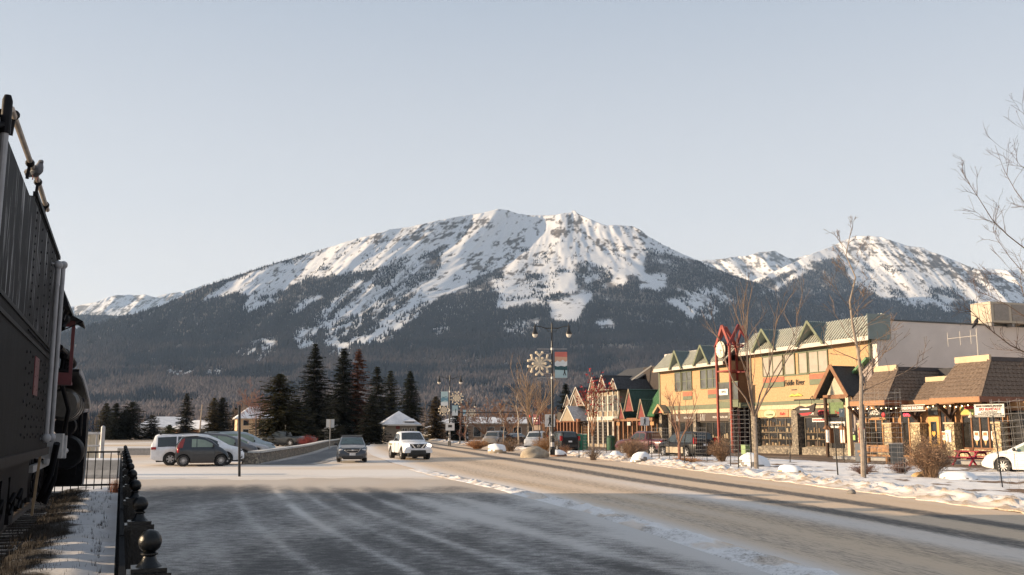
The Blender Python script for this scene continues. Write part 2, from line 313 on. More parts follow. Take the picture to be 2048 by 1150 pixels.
rock_far = poly_mask([(0.28, [(1400, 490), (1640, 490), (1640, 530), (1400, 560)]), (0.25, [(100, 560), (420, 560), (420, 640), (100, 640)])], blur=1)
M3 = Hill('mountain', [(1380, 530), (1393, 521), (1432, 519), (1468, 514), (1491, 512.5), (1517, 504), (1550, 501), (1563, 508), (1576, 516), (1589, 518), (1615, 509), (1640, 512), (1680, 530)], 620, 8200, [(1380, 10500), (1680, 10500)], (420, 40), None, rock_far, nt_=90, seed=3)
M4 = Hill('mountain', [(-350, 650), (-150, 636), (0, 622), (90, 625), (140, 614), (192, 604), (212, 596), (236, 590), (260, 589), (276, 591), (288, 588), (312, 595), (332, 588), (356, 585), (380, 580), (404, 571), (430, 578), (480, 600)], 670, 9500, [(-350, 11000), (90, 12000), (480, 12000)], (380, 36), poly_mask([(0.35, [(180, 640), (240, 615), (300, 632), (330, 620), (330, 650), (150, 650)])], blur=2), rock_far, nt_=90, seed=4)
den_hill = poly_mask([(1.0, [(0, 600), (500, 600), (500, 760), (0, 760)]), (0.1, [(140, 655), (160, 650), (158, 660), (142, 664)])], blur=2)
M5 = Hill('hill', [(-500, 668), (-200, 650), (60, 634), (120, 632), (160, 629), (240, 631), (300, 632), (340, 640), (420, 660)], 740, 5200, [(-500, 7000), (60, 7600), (420, 7600)], (200, 60), den_hill, None, nt_=80, seed=5)
M6 = Hill('mountain', [(1900, 552), (1950, 541), (1980, 536), (2010, 540), (2040, 538), (2080, 545), (2140, 560)], 640, 10500, [(1900, 13500), (2140, 13500)], (300, 40), None, None, nt_=50, seed=6)
plant(M1, 345000, -450, 1900, 480, 866, 17, 0)
plant(M2, 60000, 1470, 2110, 500, 718, 18, 3, (900, 999))
plant(M5, 34000, -450, 400, 628, 720, 18, 4, (900, 999))
def build_forest():
    P = np.concatenate([t[0] for t in TREES]); H_ = np.concatenate([t[1] for t in TREES]); B = np.concatenate([t[2] for t in TREES]); Cc = np.concatenate([t[3] for t in TREES]); n = len(P)
    rad = H_ * (0.17 + 0.10 * B) * RNG.uniform(0.8, 1.25, n); ang = RNG.uniform(0, 6.28, n); V = np.zeros((n, 5, 3)); top = H_ * (1 - 0.15 * B)
    for k in range(4):
        a = ang + k * math.pi / 2; V[:, k, 0] = P[:, 0] + rad * np.cos(a); V[:, k, 1] = P[:, 1] + rad * np.sin(a); V[:, k, 2] = P[:, 2] + 0.08 * H_ + B * 0.35 * H_
    V[:, 4, :] = P; V[:, 4, 2] += top; o = (np.arange(n) * 5)[:, None]
    F = np.concatenate([np.stack([o[:, 0] + k, o[:, 0] + (k + 1) % 4, o[:, 0] + 4], -1) for k in range(4)], 0)
    ob = np_mesh('forest', V.reshape(-1, 3), F, attr_mat('mountain_forest', 'tint', 0.95), color=np.repeat(Cc, 5, 0))
    tag(ob, 'far spruce and bare larch forest covering the lower mountain slopes', 'forest', kind='stuff'); print('forest trees', n)
build_forest()
# cloud wisp on the far left range is left to the sky; the air between:
hz = bpy.data.materials.new('haze_air'); hz.use_nodes = True; t = hz.node_tree; t.nodes.remove(t.nodes['Principled BSDF']); pv = t.nodes.new('ShaderNodeVolumePrincipled')
pv.inputs['Color'].default_value = (0.50, 0.70, 1.0, 1); pv.inputs['Density'].default_value = 3.7e-5; pv.inputs['Anisotropy'].default_value = 0.0
t.links.new(pv.outputs[0], t.nodes['Material Output'].inputs['Volume'])
b = MB(); b.box(-7200, 8600, -300, 18500, -300, 2650); tag(b.build('haze', hz), 'thin pale blue winter air between the town and the mountains', 'haze', kind='stuff')

# ============================================================ GROUND, ROAD, SNOW
def cover_mat(name, dark, light, sand, nscale, stretch, rough=0.8, uvname='uv', bump=0.25, fine=60.0, k=1.4):
    """asphalt under blown snow: coverage and sandiness come from the sheet's own 'tint' attribute, broken up by noise"""
    m = bpy.data.materials.new(name); m.use_nodes = True; t = m.node_tree; L = t.links.new; b = t.nodes['Principled BSDF']
    at = _n(t, 'ShaderNodeAttribute', attribute_name='tint'); sp = _n(t, 'ShaderNodeSeparateColor'); L(at.outputs['Color'], sp.inputs[0])
    uv = _n(t, 'ShaderNodeUVMap', uv_map='uv'); mp = _n(t, 'ShaderNodeMapping'); mp.inputs['Scale'].default_value = stretch; L(uv.outputs[0], mp.inputs[0])
    n1 = _n(t, 'ShaderNodeTexNoise'); n1.inputs['Scale'].default_value = nscale; n1.inputs['Detail'].default_value = 9; n1.inputs['Roughness'].default_value = 0.72; L(mp.outputs[0], n1.inputs['Vector'])
    n2 = _n(t, 'ShaderNodeTexNoise'); n2.inputs['Scale'].default_value = fine; n2.inputs['Detail'].default_value = 3; n2.inputs['Roughness'].default_value = 0.8; L(mp.outputs[0], n2.inputs['Vector'])
    a1 = _n(t, 'ShaderNodeMath', operation='MULTIPLY_ADD'); a1.inputs[1].default_value = k; a1.inputs[2].default_value = -0.5 * k; L(n1.outputs['Fac'], a1.inputs[0])
    a2 = _n(t, 'ShaderNodeMath', operation='MULTIPLY_ADD'); a2.inputs[1].default_value = 1.5; a2.inputs[2].default_value = -0.75; L(n2.outputs['Fac'], a2.inputs[0])
    s1 = _n(t, 'ShaderNodeMath', operation='ADD'); L(a1.outputs[0], s1.inputs[0]); L(a2.outputs[0], s1.inputs[1])
    s2 = _n(t, 'ShaderNodeMath', operation='ADD'); L(s1.outputs[0], s2.inputs[0]); L(sp.outputs[0], s2.inputs[1])
    mr = _n(t, 'ShaderNodeMapRange', interpolation_type='SMOOTHSTEP'); mr.inputs['From Min'].default_value = 0.12; mr.inputs['From Max'].default_value = 0.88; L(s2.outputs[0], mr.inputs[0])
    sn = _n(t, 'ShaderNodeMix', data_type='RGBA'); sn.inputs['A'].default_value = (*light, 1); sn.inputs['B'].default_value = (*sand, 1); L(sp.outputs[1], sn.inputs['Factor'])
    mx = _n(t, 'ShaderNodeMix', data_type='RGBA'); mx.inputs['A'].default_value = (*dark, 1); L(sn.outputs['Result'], mx.inputs['B']); L(mr.outputs[0], mx.inputs['Factor']); L(mx.outputs['Result'], b.inputs['Base Color'])
    b.inputs['Roughness'].default_value = rough; b.inputs['Specular IOR Level'].default_value = 0.25
    bp = _n(t, 'ShaderNodeBump'); bp.inputs['Strength'].default_value = bump; bp.inputs['Distance'].default_value = 0.02; L(s1.outputs[0], bp.inputs['Height']); L(bp.outputs[0], b.inputs['Normal'])
    MATS[name] = m; return m
def sheet(name, P, tint, m, uv=None, kind='structure'):
    """grid of points P[i,j] -> one sheet"""
    H_, W_ = P.shape[:2]; i = np.arange(H_ * W_).reshape(H_, W_); F = np.stack([i[:-1, :-1], i[:-1, 1:], i[1:, 1:], i[1:, :-1]], -1).reshape(-1, 4)
    o = np_mesh(name, P.reshape(-1, 3), F, m, smooth=True, color=tint.reshape(-1, 3), uv=(P[..., :2] if uv is None else uv).reshape(-1, 2), nv=4)
    me = o.data
    if me.polygons[0].normal.z < 0: me.flip_normals()
    return tag(o, None, None, kind=kind)
def Lf(Y): return np.interp(Y, [4, 12.3, 21.9, 30.9, 39.5, 54, 71, 101, 148, 200, 260], [5.2, 3.75, 2.0, -0.3, -2.9, -6.6, -10.3, -15.5, -22.5, -31, -47])
def Rf(Y): return np.interp(Y, [4, 12, 21.5, 30.1, 54.7, 79, 107.7, 142, 178, 200, 260], [13.9, 12.9, 11.5, 10.5, 7.0, 2.9, -3.4, -9.4, -15.3, -20, -36])
SNOW = (0.80, 0.80, 0.81); SAND = (0.58, 0.43, 0.285); ASPH = (0.050, 0.050, 0.054)
gm = cover_mat('packed_snow', (0.20, 0.15, 0.105), (0.72, 0.70, 0.68), (0.56, 0.43, 0.30), 0.7, (0.35, 1.5, 1), 0.85, fine=9.0, k=1.0)
# the ground sheet: fine near the town, coarse to the horizon
gx = np.concatenate([[-9000, -2500, -900, -400, -200], np.arange(-120, 121, 2.5), [200, 400, 900, 2500, 9000]]); gy = np.concatenate([[-300, -60, -10], np.arange(0, 260, 2.5), [300, 400, 600, 900, 1500, 4000, 16000]])
XX, YY = np.meshgrid(gx, gy); ZZ = np.full(XX.shape, -0.02)
tn = np.zeros(XX.shape + (3,)); tn[..., 0] = 0.86 + 0.5 * fbm(XX / 11, YY / 6, 4, 2); far = ss(YY, 130, 190) * ss(-XX, 10, 40); tn[..., 0] -= 0.75 * far * ss(fbm(XX / 25, YY / 30, 3, 4), -0.25, 0.15)
tn[..., 1] = 0.42 + 1.1 * fbm(XX / 16, YY / 7, 4, 8)
sheet('ground', np.stack([XX, YY, ZZ], -1), np.clip(tn, 0, 1), gm)
# main road
yv = np.concatenate([np.arange(4, 60, 0.3), np.arange(60, 262, 2.0)]); uu = np.linspace(0, 1, 81)
YY = np.repeat(yv[:, None], 81, 1); XL, XR = Lf(YY), Rf(YY); XX = XL + (XR - XL) * uu[None]; lat = uu[None] * 9.2 * np.ones_like(YY)
cov = np.full(YY.shape, 0.86); tr = np.zeros(YY.shape); wob = 0.22 * vnoise(YY / 12, YY * 0 + 1, 3)
for c, wd, am in ((5.25, 0.42, 0.62), (7.05, 0.40, 0.66), (1.6, 0.55, 0.20), (3.3, 0.6, 0.24)):
    tr = np.maximum(tr, am * np.exp(-((lat - c + wob) / wd) ** 4))
cov = cov - tr + 0.10 * ss(1.4 - lat, 0, 1) + 0.10 * ss(lat, 8.2, 9.0); sand = 0.85 - 0.5 * np.exp(-((lat - 4.3) / 0.7) ** 2) * ss(YY, 60, 20) - 0.75 * ss(1.2 - lat, 0, 1) + 0.25 * vnoise(lat / 0.5, YY / 9, 6)
tn = np.stack([cov, np.clip(sand, 0, 1), cov * 0], -1)
rm = cover_mat('sanded_road', (0.085, 0.078, 0.072), (0.66, 0.64, 0.63), SAND, 0.9, (2.2, 0.22, 1), 0.8, fine=9.0, k=0.42, bump=0.15)
sheet('road', np.stack([XX, YY, np.full(YY.shape, 0.004)], -1), tn, rm, uv=np.stack([lat, YY], -1))
# forecourt / side street in the foreground, dark asphalt under blown snow with sweeping wheel marks
yv = np.concatenate([np.arange(1, 30, 0.2), np.arange(30, 39, 0.3)]); YY = np.repeat(yv[:, None], 301, 1); uu = np.linspace(0, 1, 301)[None]
XL = -1.626 - 0.407 * (YY - 4.4) - 0.3; XR = Lf(YY) + 0.2; XX = XL + (XR - XL) * uu
q = XX - (-1 - 0.366 * (YY - 12.3) + 0.004 * (YY - 12.3) * (YY - 26.5)); wq = q + 0.05 * vnoise(q * 0, YY / 6, 4)
cov = np.full(YY.shape, 0.43)
for c, wd, am in ((-0.05, 0.17, 0.42), (0.75, 0.14, 0.2), (1.55, 0.2, 0.38), (-1.3, 0.18, 0.3), (2.5, 0.2, 0.3), (3.6, 0.45, 0.42), (-2.4, 0.3, 0.15), (4.7, 0.5, 0.42)): cov += .46 * am * (1 + 1.9 * vnoise(q * 2, YY / 3, 33)) * np.exp(-((wq - c) / (wd * .7)) ** 2)
for c, wd, am in ((-0.7, 0.35, 0.24), (0.4, 0.25, 0.16), (1.15, 0.22, 0.24), (2.0, 0.3, 0.28), (-1.9, 0.35, 0.1), (2.95, 0.25, 0.2)): cov -= .42 * am * (1 + 1.2 * vnoise(q * 2, YY / 4, 35)) * np.exp(-((wq - c) / wd) ** 2)
cov += 0.42 * fbm(XX / 2.6 + 7, YY / 6, 5, 12, .6) + 0.10 * vnoise(XX / 1.6, YY / 3.0, 2) + 1.0 * ss(YY, 30.5, 36.5) + 0.55 * ss(XX - XR, -1.6, -.3) + 0.06 * ss(q, 2.5, 6) + 0.14 * ss(-q, 2.0, 5.0) - 0.10 * ss(YY, 18, 8)
edge = fbm(XX / 2.0, YY / 2.5, 3, 7) * 2; zf = np.where(YY > 37.2 + 1.6 * edge, -0.05, 0.0025)
tn = np.stack([cov, np.clip(0.25 + 0.7 * ss(YY, 24, 32) + 0.3 * vnoise(XX, YY / 4, 5), 0, 1), cov * 0], -1)
fm = cover_mat('blown_snow_asphalt', (0.040, 0.038, 0.037), (0.56, 0.545, 0.53), (0.50, 0.42, 0.34), 2.6, (1.5, 2.0, 1), 0.6, fine=30.0, k=1.2, bump=0.35)
sheet('forecourt', np.stack([XX, YY, zf], -1), tn, fm)
# lumpy snow ridge left by the plough between forecourt and road
yv = np.arange(5, 46, 0.10); YY = np.repeat(yv[:, None], 25, 1); uu = np.linspace(-1, 1, 25)[None]; XX = Lf(YY) + 0.1 + uu * (0.42 + 0.12 * vnoise(YY / 1.5, YY * 0, 3))
ZZ = 0.008 + np.clip((1 - uu ** 2), 0, 1) * np.clip(0.035 + 0.11 * fbm(XX / 0.35, YY / 0.5, 4, 5) + 0.05 * vnoise(XX / .12, YY / .16, 9), 0, 1) * (1 - 0.7 * ss(YY, 36, 45)) - 0.012 * (np.abs(uu) > 0.93)
tn = np.stack([0.80 + 0.5 * fbm(XX / 0.5, YY / 1.2, 3, 3), 0.15 + 0.3 * ss(uu + 0 * YY, 0.3, 1) + 0.4 * ss(fbm(XX / .6, YY / .9, 3, 8), 0.1, 0.3), XX * 0], -1)
tag(sheet('snow_ridge', np.stack([XX, YY, ZZ], -1), np.clip(tn, 0, 1), cover_mat('ridge_snow', (0.16, 0.13, 0.10), (0.76, 0.76, 0.77), SAND, 3.0, (1, 1, 1), 0.85, fine=14, k=0.8), kind='stuff'), 'low lumpy ridge of ploughed snow between the dark forecourt and the road', 'snow')
# paved lane by the stone wall
WALL = [(-14.4, 53.6), (-15.2, 62), (-16.9, 79), (-21.0, 108), (-25.3, 150), (-29.0, 205)]
yv = np.arange(52.5, 200, 1.0); YY = np.repeat(yv[:, None], 15, 1); xl = np.interp(YY, [p[1] for p in WALL], [p[0] for p in WALL]) + 0.35; uu = np.linspace(0, 1, 15)[None]; XX = xl + uu * np.interp(YY, [52, 56, 110, 200], [3.2, 3.5, 3.9, 3.6])
tn = np.stack([0.15 + 0.3 * fbm(XX / 2, YY / 8, 3, 3) + 0.5 * np.abs(uu - 0.5) ** 2 * 4 * (np.abs(uu - .5) > .35), 0.3 + 0 * XX, 0 * XX], -1)
sheet('lane', np.stack([XX, YY, np.full(YY.shape, 0.004)], -1), np.clip(tn, 0, 1), cover_mat('lane_asphalt', (0.075, 0.076, 0.08), (0.6, 0.59, 0.58), SAND, 1.5, (1, 0.3, 1), 0.7, fine=10, k=0.6))
# planted island with a snow bank along its kerb
BK = [(4, 26.5), (30, 24.6), (44.4, 22.2), (52.3, 18.6), (59, 17.3), (64.6, 15.6), (79, 11.0), (89, 5.6), (107, 1.0), (140, -6.0), (180, -14)]
def Bf(Y): return np.interp(Y, [p[0] for p in BK], [p[1] for p in BK])
yv = np.concatenate([np.arange(12, 70, 0.22), np.arange(70, 180, 0.8)]); YY = np.repeat(yv[:, None], 90, 1); uu = (np.linspace(0, 1, 90) ** 1.7)[None]; XX = Rf(YY) - 0.15 + (Bf(YY) - Rf(YY) + 0.15) * uu + (1 - uu) ** 8 * (0.22 * fbm(YY / 0.5, YY * 0, 4, 41) + .05); fr = XX - Rf(YY) + 0.15; bk = Bf(YY) - XX
lump = fbm(XX / 0.20, YY / 0.24, 5, 14, .62)
ISL = 0.09
ZZ = 0.01 + ISL * ss(fr, 0.0, 1.5) * ss(bk, 0.05, 1.0) + (0.15 * np.exp(-((fr - 1.0) / 0.7) ** 2)) * (0.8 + 0.9 * fbm(XX / 1.1, YY / 1.4, 3, 44) + 0.75 * lump) + 0.05 * lump * ss(fr, 0, .5) + 0.05 * fbm(XX / 2.2, YY / 2.2, 3, 16) * ss(fr, .4, 2) * ss(bk, 0, 2.5) - 0.03 * (uu < 0.0001) 
dirt = ss(lump + 0.6 * vnoise(XX / 0.3, YY / .3, 6), 0.08, 0.5) * np.exp(-((fr - 0.75) / 0.7) ** 2)
tn = np.stack([1.0 - 0.85 * ss(fbm(XX / 1.3, YY / 1.5, 4, 17), 0.22, 0.42) * ss(fr, 1.5, 2.5) - 0.40 * dirt - 0.20 * np.exp(-(fr / 0.4) ** 2), 0.12 + 0.6 * dirt + 0.45 * np.exp(-(fr / 0.8) ** 2) + 0.25 * vnoise(XX / .7, YY / .7, 3), XX * 0], -1)
sheet('island', np.stack([XX, YY, ZZ], -1), np.clip(tn, 0, 1), cover_mat('island_snow', (0.17, 0.105, 0.06), (0.80, 0.80, 0.81), (0.48, 0.36, 0.24), 3.5, (1, 1, 1), 0.85, fine=22, k=0.7, bump=0.6))
def island_z(x, y):
    f = x - float(Rf(y)) + .15; b_ = float(Bf(y)) - x
    return 0.01 + ISL * float(ss(np.array(f), 0, 1.5)) * float(ss(np.array(b_), .05, 1))
# parking strip and pavement in front of the shops
yv = np.arange(4, 150, 1.0); YY = np.repeat(yv[:, None], 13, 1); uu = np.linspace(0, 1, 13)[None]; XX = Bf(YY) - 0.6 + uu * 20
tn = np.stack([0.28 + 0.5 * fbm(XX / 3, YY / 3, 4, 8) - 0.1 * ss(uu + 0 * YY, .1, .3), 0.7 + 0 * XX, 0 * XX], -1)
sheet('parking_strip', np.stack([XX, YY, np.full(YY.shape, 0.004)], -1), np.clip(tn, 0, 1), cover_mat('wet_brown_asphalt', (0.115, 0.082, 0.062), (0.62, 0.60, 0.58), SAND, 0.6, (1, 1, 1), 0.6, fine=6, k=0.7))
# ============================================================ COMMON MATERIALS
black_iron = mat('black_iron', (0.003, 0.0045, 0.0065), 0.33, 0.0, 0.3, 9, 0.15, 60, spec=0.28)
matte_iron = mat('matte_black_iron', (0.006, 0.007, 0.009), 0.8, 0, .3, 6, spec=.05)
loco_black = mat('loco_black', (0.008, 0.008, 0.010), 0.5, 0.0, 0.5, 3, 0.12, 14, spec=0.1)
streaked = mat('streaked_black_steel', (0.006, 0.006, 0.007), 0.6, 0.0, 0, 2.2, 0.15, 8, col2=(0.022, 0.022, 0.024), stretch=(5, 5, 0.55), spec=0.06, lo=0.45, hi=0.8)
peeled = mat('peeling_grey_paint', (0.012, 0.012, 0.014), 0.6, 0, 0, 2.6, 0.2, 10, col2=(0.36, 0.36, 0.37), stretch=(3.2, 3.2, 0.28), lo=0.56, hi=0.66, spec=.06)
white_pipe = mat('dull_white_paint', (0.27, 0.27, 0.285), 0.5, 0, 0.15, 5)
grey_steel = mat('grey_steel', (0.34, 0.34, 0.35), 0.45, 0.3, 0.2, 6)
tan_pipe = mat('rusty_tan_pipe', (0.40, 0.34, 0.29), 0.6, 0, 0.25, 4)
dark_red = mat('dark_red_paint', (0.10, 0.012, 0.018), 0.45, 0, 0.2, 6)
rust = mat('rusty_rail', (0.10, 0.075, 0.06), 0.55, 0.3, 0.3, 12)
wood_tie = mat('old_tie_wood', (0.045, 0.036, 0.03), 0.9, 0, 0.35, 10, 0.4, 30)
snow_m = mat('clean_snow', (0.78, 0.79, 0.81), 0.85, 0, 0.03, 5, 0.3, 20, spec=0.2)
glass_dark = mat('dark_window_glass', (0.018, 0.022, 0.026), 0.06, 0, 0.2, 2, spec=0.7)
concrete = mat('grey_concrete', (0.27, 0.265, 0.26), 0.9, 0, 0.15, 5, 0.2, 30)
# ============================================================ LOCOMOTIVE AND TENDER (frame: x along the train, y away from the street, z up)
LA = math.atan2(0.926, -0.377)
LF = Frame((0, 0, 0), LA)
def LX(px, py, l): return LF.loc(px, py, l)
TY0, TY1 = 1.2, 4.3
RAILZ = 0.12
tender = thing('locomotive_tender', 'tall black riveted coal tender with peeling paint on its upper side, behind the iron fence', 'tender', rz=LA)
def rivets(mb, x0, x1, z0, z1, n, y, r=0.022):
    for i in range(n):
        f = (i + .5) / n; mb.ball((x0 + (x1 - x0) * f, y, z0 + (z1 - z0) * f), r, 6, (1, 0.6, 1))
ZS = 3.22; ZT = 4.92; ZB = 1.53; XF = 18.95; XR_ = 7.0
b = MB(); b.box(XR_, XF, TY0, TY1, ZB, ZS); b.m = 0; b.build('tank', streaked, tender)
b = MB(); b.prism([(XR_, ZS + .002), (XF, ZS + .002), (XF - .1, ZT), (13.75, ZT), (13.2, 4.75), (XR_, 4.75)], TY0 + .02, TY1 - .02, 'y'); b.build('coal_bunker', peeled, tender)
b = MB()
for zz in (ZS, ZS - 0.17): b.box(XR_, XF + .01, TY0 - .018, TY0, zz - .025, zz + .025)
b.box(XR_, XF + .02, TY0 - .035, TY0 + .4, ZB - .10, ZB + .02); b.beam((13.7, TY0 + .02, ZT + .02), (XF - .08, TY0 + .02, ZT + .02), .06, .06); b.build('edge_band', loco_black, tender)
b = MB()
for k in range(12):
    xx = 13.9 + k * 0.46 + (k % 2) * .05; rivets(b, xx, xx, ZB + .15, ZS - .25, 9 if k % 2 else 6, TY0 - .004)
for k in range(5): xx = 14.1 + k * 1.04; rivets(b, xx, xx, ZS + .1, ZT - .1, 9 if k % 3 else 14, TY0 + .016, .02)
rivets(b, 13.7, XF, ZS - .085, ZS - .085, 75, TY0 - .018, .017); rivets(b, 13.7, XF, ZT - .05, ZT - .05, 60, TY0 + .016, .016); b.build('rivets', loco_black, tender, smooth=True)['kind'] = 'stuff'
b = MB(); b.box(15.2, 15.9, TY0 - .012, TY0 + .01, 2.35, 2.9); b.build('side_plate', dark_red, tender)
# trucks
for x0 in (8.6, 12.4, 14.9, 17.0):
    b = MB()
    for dx in (0, 1.25): b.lathe([(0.02, -.09), (.42, -.09), (.45, -.07), (.45, .05), (.49, .06), (.49, .09), (.02, .09)], (x0 + dx * .8, 1.98, RAILZ + .62), 'y', 24)
    b.build('wheel_pair', loco_black, tender, smooth=True)
b = MB(); b.box(8.0, 18.6, 1.62, 1.86, .62, .98); b.box(7.2, 18.8, 1.5, 4.0, 1.15, 1.42)
for x0 in (13.2, 14.9, 16.5, 17.7): b.prism([(x0 - .5, .98), (x0 - .25, .35), (x0 + .25, .35), (x0 + .5, .98), (x0 + .4, 1.15), (x0 - .4, 1.15)], 1.58, 1.7, 'y'); b.tube([(x0, 1.5, .75), (x0 + .12, 1.46, .88), (x0 + .22, 1.48, .70), (x0 + .1, 1.5, .58)], .03)
b.build('truck_frame', loco_black, tender)
# handrail along the top and tall vent pipe
def P3(px, py, l): x, z = LX(px, py, l); return (x, l, z)
b = MB(); hl = 1.22
pts = [P3(23, 218, hl), P3(40, 266, hl), P3(60, 322, hl), P3(76, 362, hl), P3(83, 384, hl), P3(90, 406, hl), P3(95, 420, hl)]; b.tube(pts, .034, 8); b.build('handrail', tan_pipe, tender, smooth=True)
b = MB()
for px, py, px2, py2 in ((29, 230, 22, 265), (60, 326, 56, 345), (76, 364, 73, 384), (91, 410, 90, 428)):
    b = MB(); q0 = P3(px, py, hl); q1 = (q0[0], hl + .02, ZT - .02); b.beam(q0, q1, .035, .035); b.ball(q0, .055, 8); b.build('rail_bracket', loco_black, tender, smooth=True)
b = MB(); q = P3(15, 205, 1.15); b.tube([(q[0] - .05, 1.15, 3.6), (q[0], 1.15, q[2] - .22)], .034, 10); b.build('vent_pipe', white_pipe, tender, smooth=True)
b = MB(); q = (q[0], q[1], q[2] - .2); b.tube([(q[0], 1.15, q[2] - .1), (q[0], 1.15, q[2] + .22), (q[0], 1.15, q[2] + .27)], [.046, .046, .03], 10); b.tube([(q[0] + .02, 1.2, q[2] + .1), (q[0] + .5, 1.32, q[2] + .16)], .04, 8); b.tube([(q[0], 1.15, q[2]), (q[0] - .8, 1.6, q[2] - .5)], .025, 6); b.build('vent_cap', loco_black, tender, smooth=True)

loco = thing('steam_locomotive', 'big black steam locomotive with red cab window frame, coupled in front of its tender', 'locomotive', rz=LA)
AX = 2.75                                  # centre line
b = MB(); b.box(19.35, 22.3, 1.30, 4.2, 1.5, 4.15); b.build('cab', loco_black, loco)
b = MB(); b.prism([(1.02, 4.12), (1.12, 4.42), (1.5, 4.72), (2.1, 4.92), (2.75, 5.0), (3.4, 4.92), (4.0, 4.72), (4.4, 4.42), (4.48, 4.12), (4.3, 4.12), (1.2, 4.12)], 19.2, 22.5, 'x'); b.build('cab_roof', loco_black, loco)
b = MB(); b.box(20.9, 20.96, .965, 1.03, 2.8, 4.02); b.box(20.9, 20.96, 1.03, 1.30, 3.9, 4.02); b.box(20.9, 21.3, .965, 1.30, 2.74, 2.8); b.box(20.9, 20.96, 1.03, 1.3, 2.8, 2.98)
wf = b.build('window_frame', dark_red, loco); b = MB(); b.box(21.0, 21.75, 1.27, 1.305, 3.0, 3.98); b.build('pane', glass_dark, loco)
b = MB(); b.slab([(20.7, 1.28, 4.25), (22.0, 1.28, 4.25), (22.0, .82, 4.0), (20.7, .82, 4.0)], .03); b.tube([(20.75, .84, 3.99), (20.75, 1.28, 3.75)], .012, 5); b.build('awning', loco_black, loco)
b = MB()
for px, l in ((117, 1.12), (127, 1.12)):
    x0, zt = LX(px, 530, l); zb = 1.72; b.tube([(x0, l + .18, zt + .02), (x0, l, zt), (x0, l, zb), (x0, l + .18, zb - .02)], .038, 10); b.ball((x0, l, zt), .075, 10); b.ball((x0, l, zb), .08, 10)
b.build('steam_pipe', white_pipe, loco, smooth=True)
b = MB()
for zz, dx in ((4.2, 0), (4.12, .5), (4.0, .9)): b.ball((19.6 + dx, 1.15, zz), .11, 8); b.tube([(19.4 + dx, 1.16, zz - .2), (19.8 + dx, 1.12, zz + .1)], .05, 6)
b.build('pipe_fitting', loco_black, loco, smooth=True)
b = MB(); b.lathe([(0.02, 22.3), (1.28, 22.3), (1.28, 24.5), (1.15, 26.5), (1.12, 29.0), (1.18, 29.02), (1.18, 30.6), (.9, 30.8), (.4, 30.95), (.02, 31.0)], (0, AX, 3.05), 'x', 40)
b.build('boiler', loco_black, loco, smooth=30)
b = MB()
for x in (23.2, 24.4, 25.6, 26.8, 28.0, 29.2): b.lathe([(1.2, x), (1.315 if x < 25 else 1.2, x + .01), (1.315 if x < 25 else 1.2, x + .07), (1.2, x + .08)], (0, AX, 3.05), 'x', 36)
b.build('boiler_band', grey_steel, loco, smooth=30)
b = MB(); b.lathe([(.34, 0), (.33, .3), (.42, .45), (.40, .5)], (30.0, AX, 4.2), 'z', 20); b.build('smokestack', loco_black, loco, smooth=True)
for x in (24.6, 27.2): b = MB(); b.lathe([(.5, 0), (.46, .25), (.3, .42), (.02, .47)], (x, AX, 4.2), 'z', 20); b.build('steam_dome', loco_black, loco, smooth=True)
# running board with its white edge, sweeping down at the front
rb = [(22.4, 3.14), (24.0, 3.12), (25.6, 3.02), (27.4, 2.90), (29.2, 2.78), (30.4, 2.66), (31.0, 2.52)]
b = MB(); bw = MB()
for (x0, z0), (x1, z1) in zip(rb[:-1], rb[1:]): b.slab([(x0, .90, z0), (x1, .90, z1), (x1, 1.75, z1), (x0, 1.75, z0)], .05); bw.beam((x0, .885, z0 - .04), (x1, .885, z1 - .04), .03, .13)
r_ = b.build('running_board', loco_black, loco); bw.build('white_edge', white_pipe, r_)
b = MB(); b.lathe([(.02, 24.4), (.30, 24.4), (.36, 24.5), (.36, 27.6), (.30, 27.7), (.02, 27.7)], (0, 1.28, 2.45), 'x', 24)
for x in (24.7, 25.9, 27.2): b.lathe([(.36, x), (.385, x), (.385, x + .09), (.36, x + .09)], (0, 1.28, 2.45), 'x', 24)
b.build('air_tank', mat('tank_grey', (0.09, 0.085, 0.08), 0.35, 0.4, 0.2, 4), loco, smooth=30)
for x, r in ((21.4, .55), (23.6, .9), (25.5, .9), (27.4, .9), (29.6, .45)):
    b = MB(); b.lathe([(.02, -.1), (r - .12, -.1), (r - .10, -.05), (r - .02, -.05), (r, -.07), (r, .05), (r + .04, .06), (r + .04, .1), (.02, .1)], (x, 1.95, RAILZ + r + .04), 'y', 32)
    for k in range(14): a = k * 6.283 / 14; b.beam((x + .12 * math.cos(a), 1.83, RAILZ + r + .04 + .12 * math.sin(a)), (x + (r - .1) * math.cos(a), 1.83, RAILZ + r + .04 + (r - .1) * math.sin(a)), .06, .04, up=(0, 1, 0))
    b.build('driving_wheel', loco_black, loco, smooth=30)
b = MB(); b.box(22.8, 28.2, 1.68, 1.76, .95, 1.1); b.box(25.2, 29.4, 1.56, 1.64, 1.05, 1.18); b.beam((25.5, 1.6, 1.1), (28.6, 1.5, 1.5), .1, .07); b.build('side_rod', grey_steel, loco)
b = MB(); b.lathe([(.02, 28.6), (.42, 28.6), (.47, 28.7), (.47, 29.9), (.42, 30.0), (.02, 30.0)], (0, 1.38, 1.25), 'x', 28); b.lathe([(.02, 28.6), (.28, 28.6), (.28, 30.1), (.02, 30.1)], (0, 1.42, 1.95), 'x', 20); b.build('cylinder', loco_black, loco, smooth=30)
b = MB(); x0, z0 = LX(112, 900, 1.12); b.box(20.2, 20.9, 1.02, 1.6, 1.32, 1.78)
for k, (dx, w_) in enumerate(((.9, .35), (1.25, .22), (1.5, .3))): b.box(20.2 + dx - .3, 20.2 + dx + w_ - .3, .98 + .03 * k, 1.5, 1.30 + .05 * k, 1.74 - .04 * k)
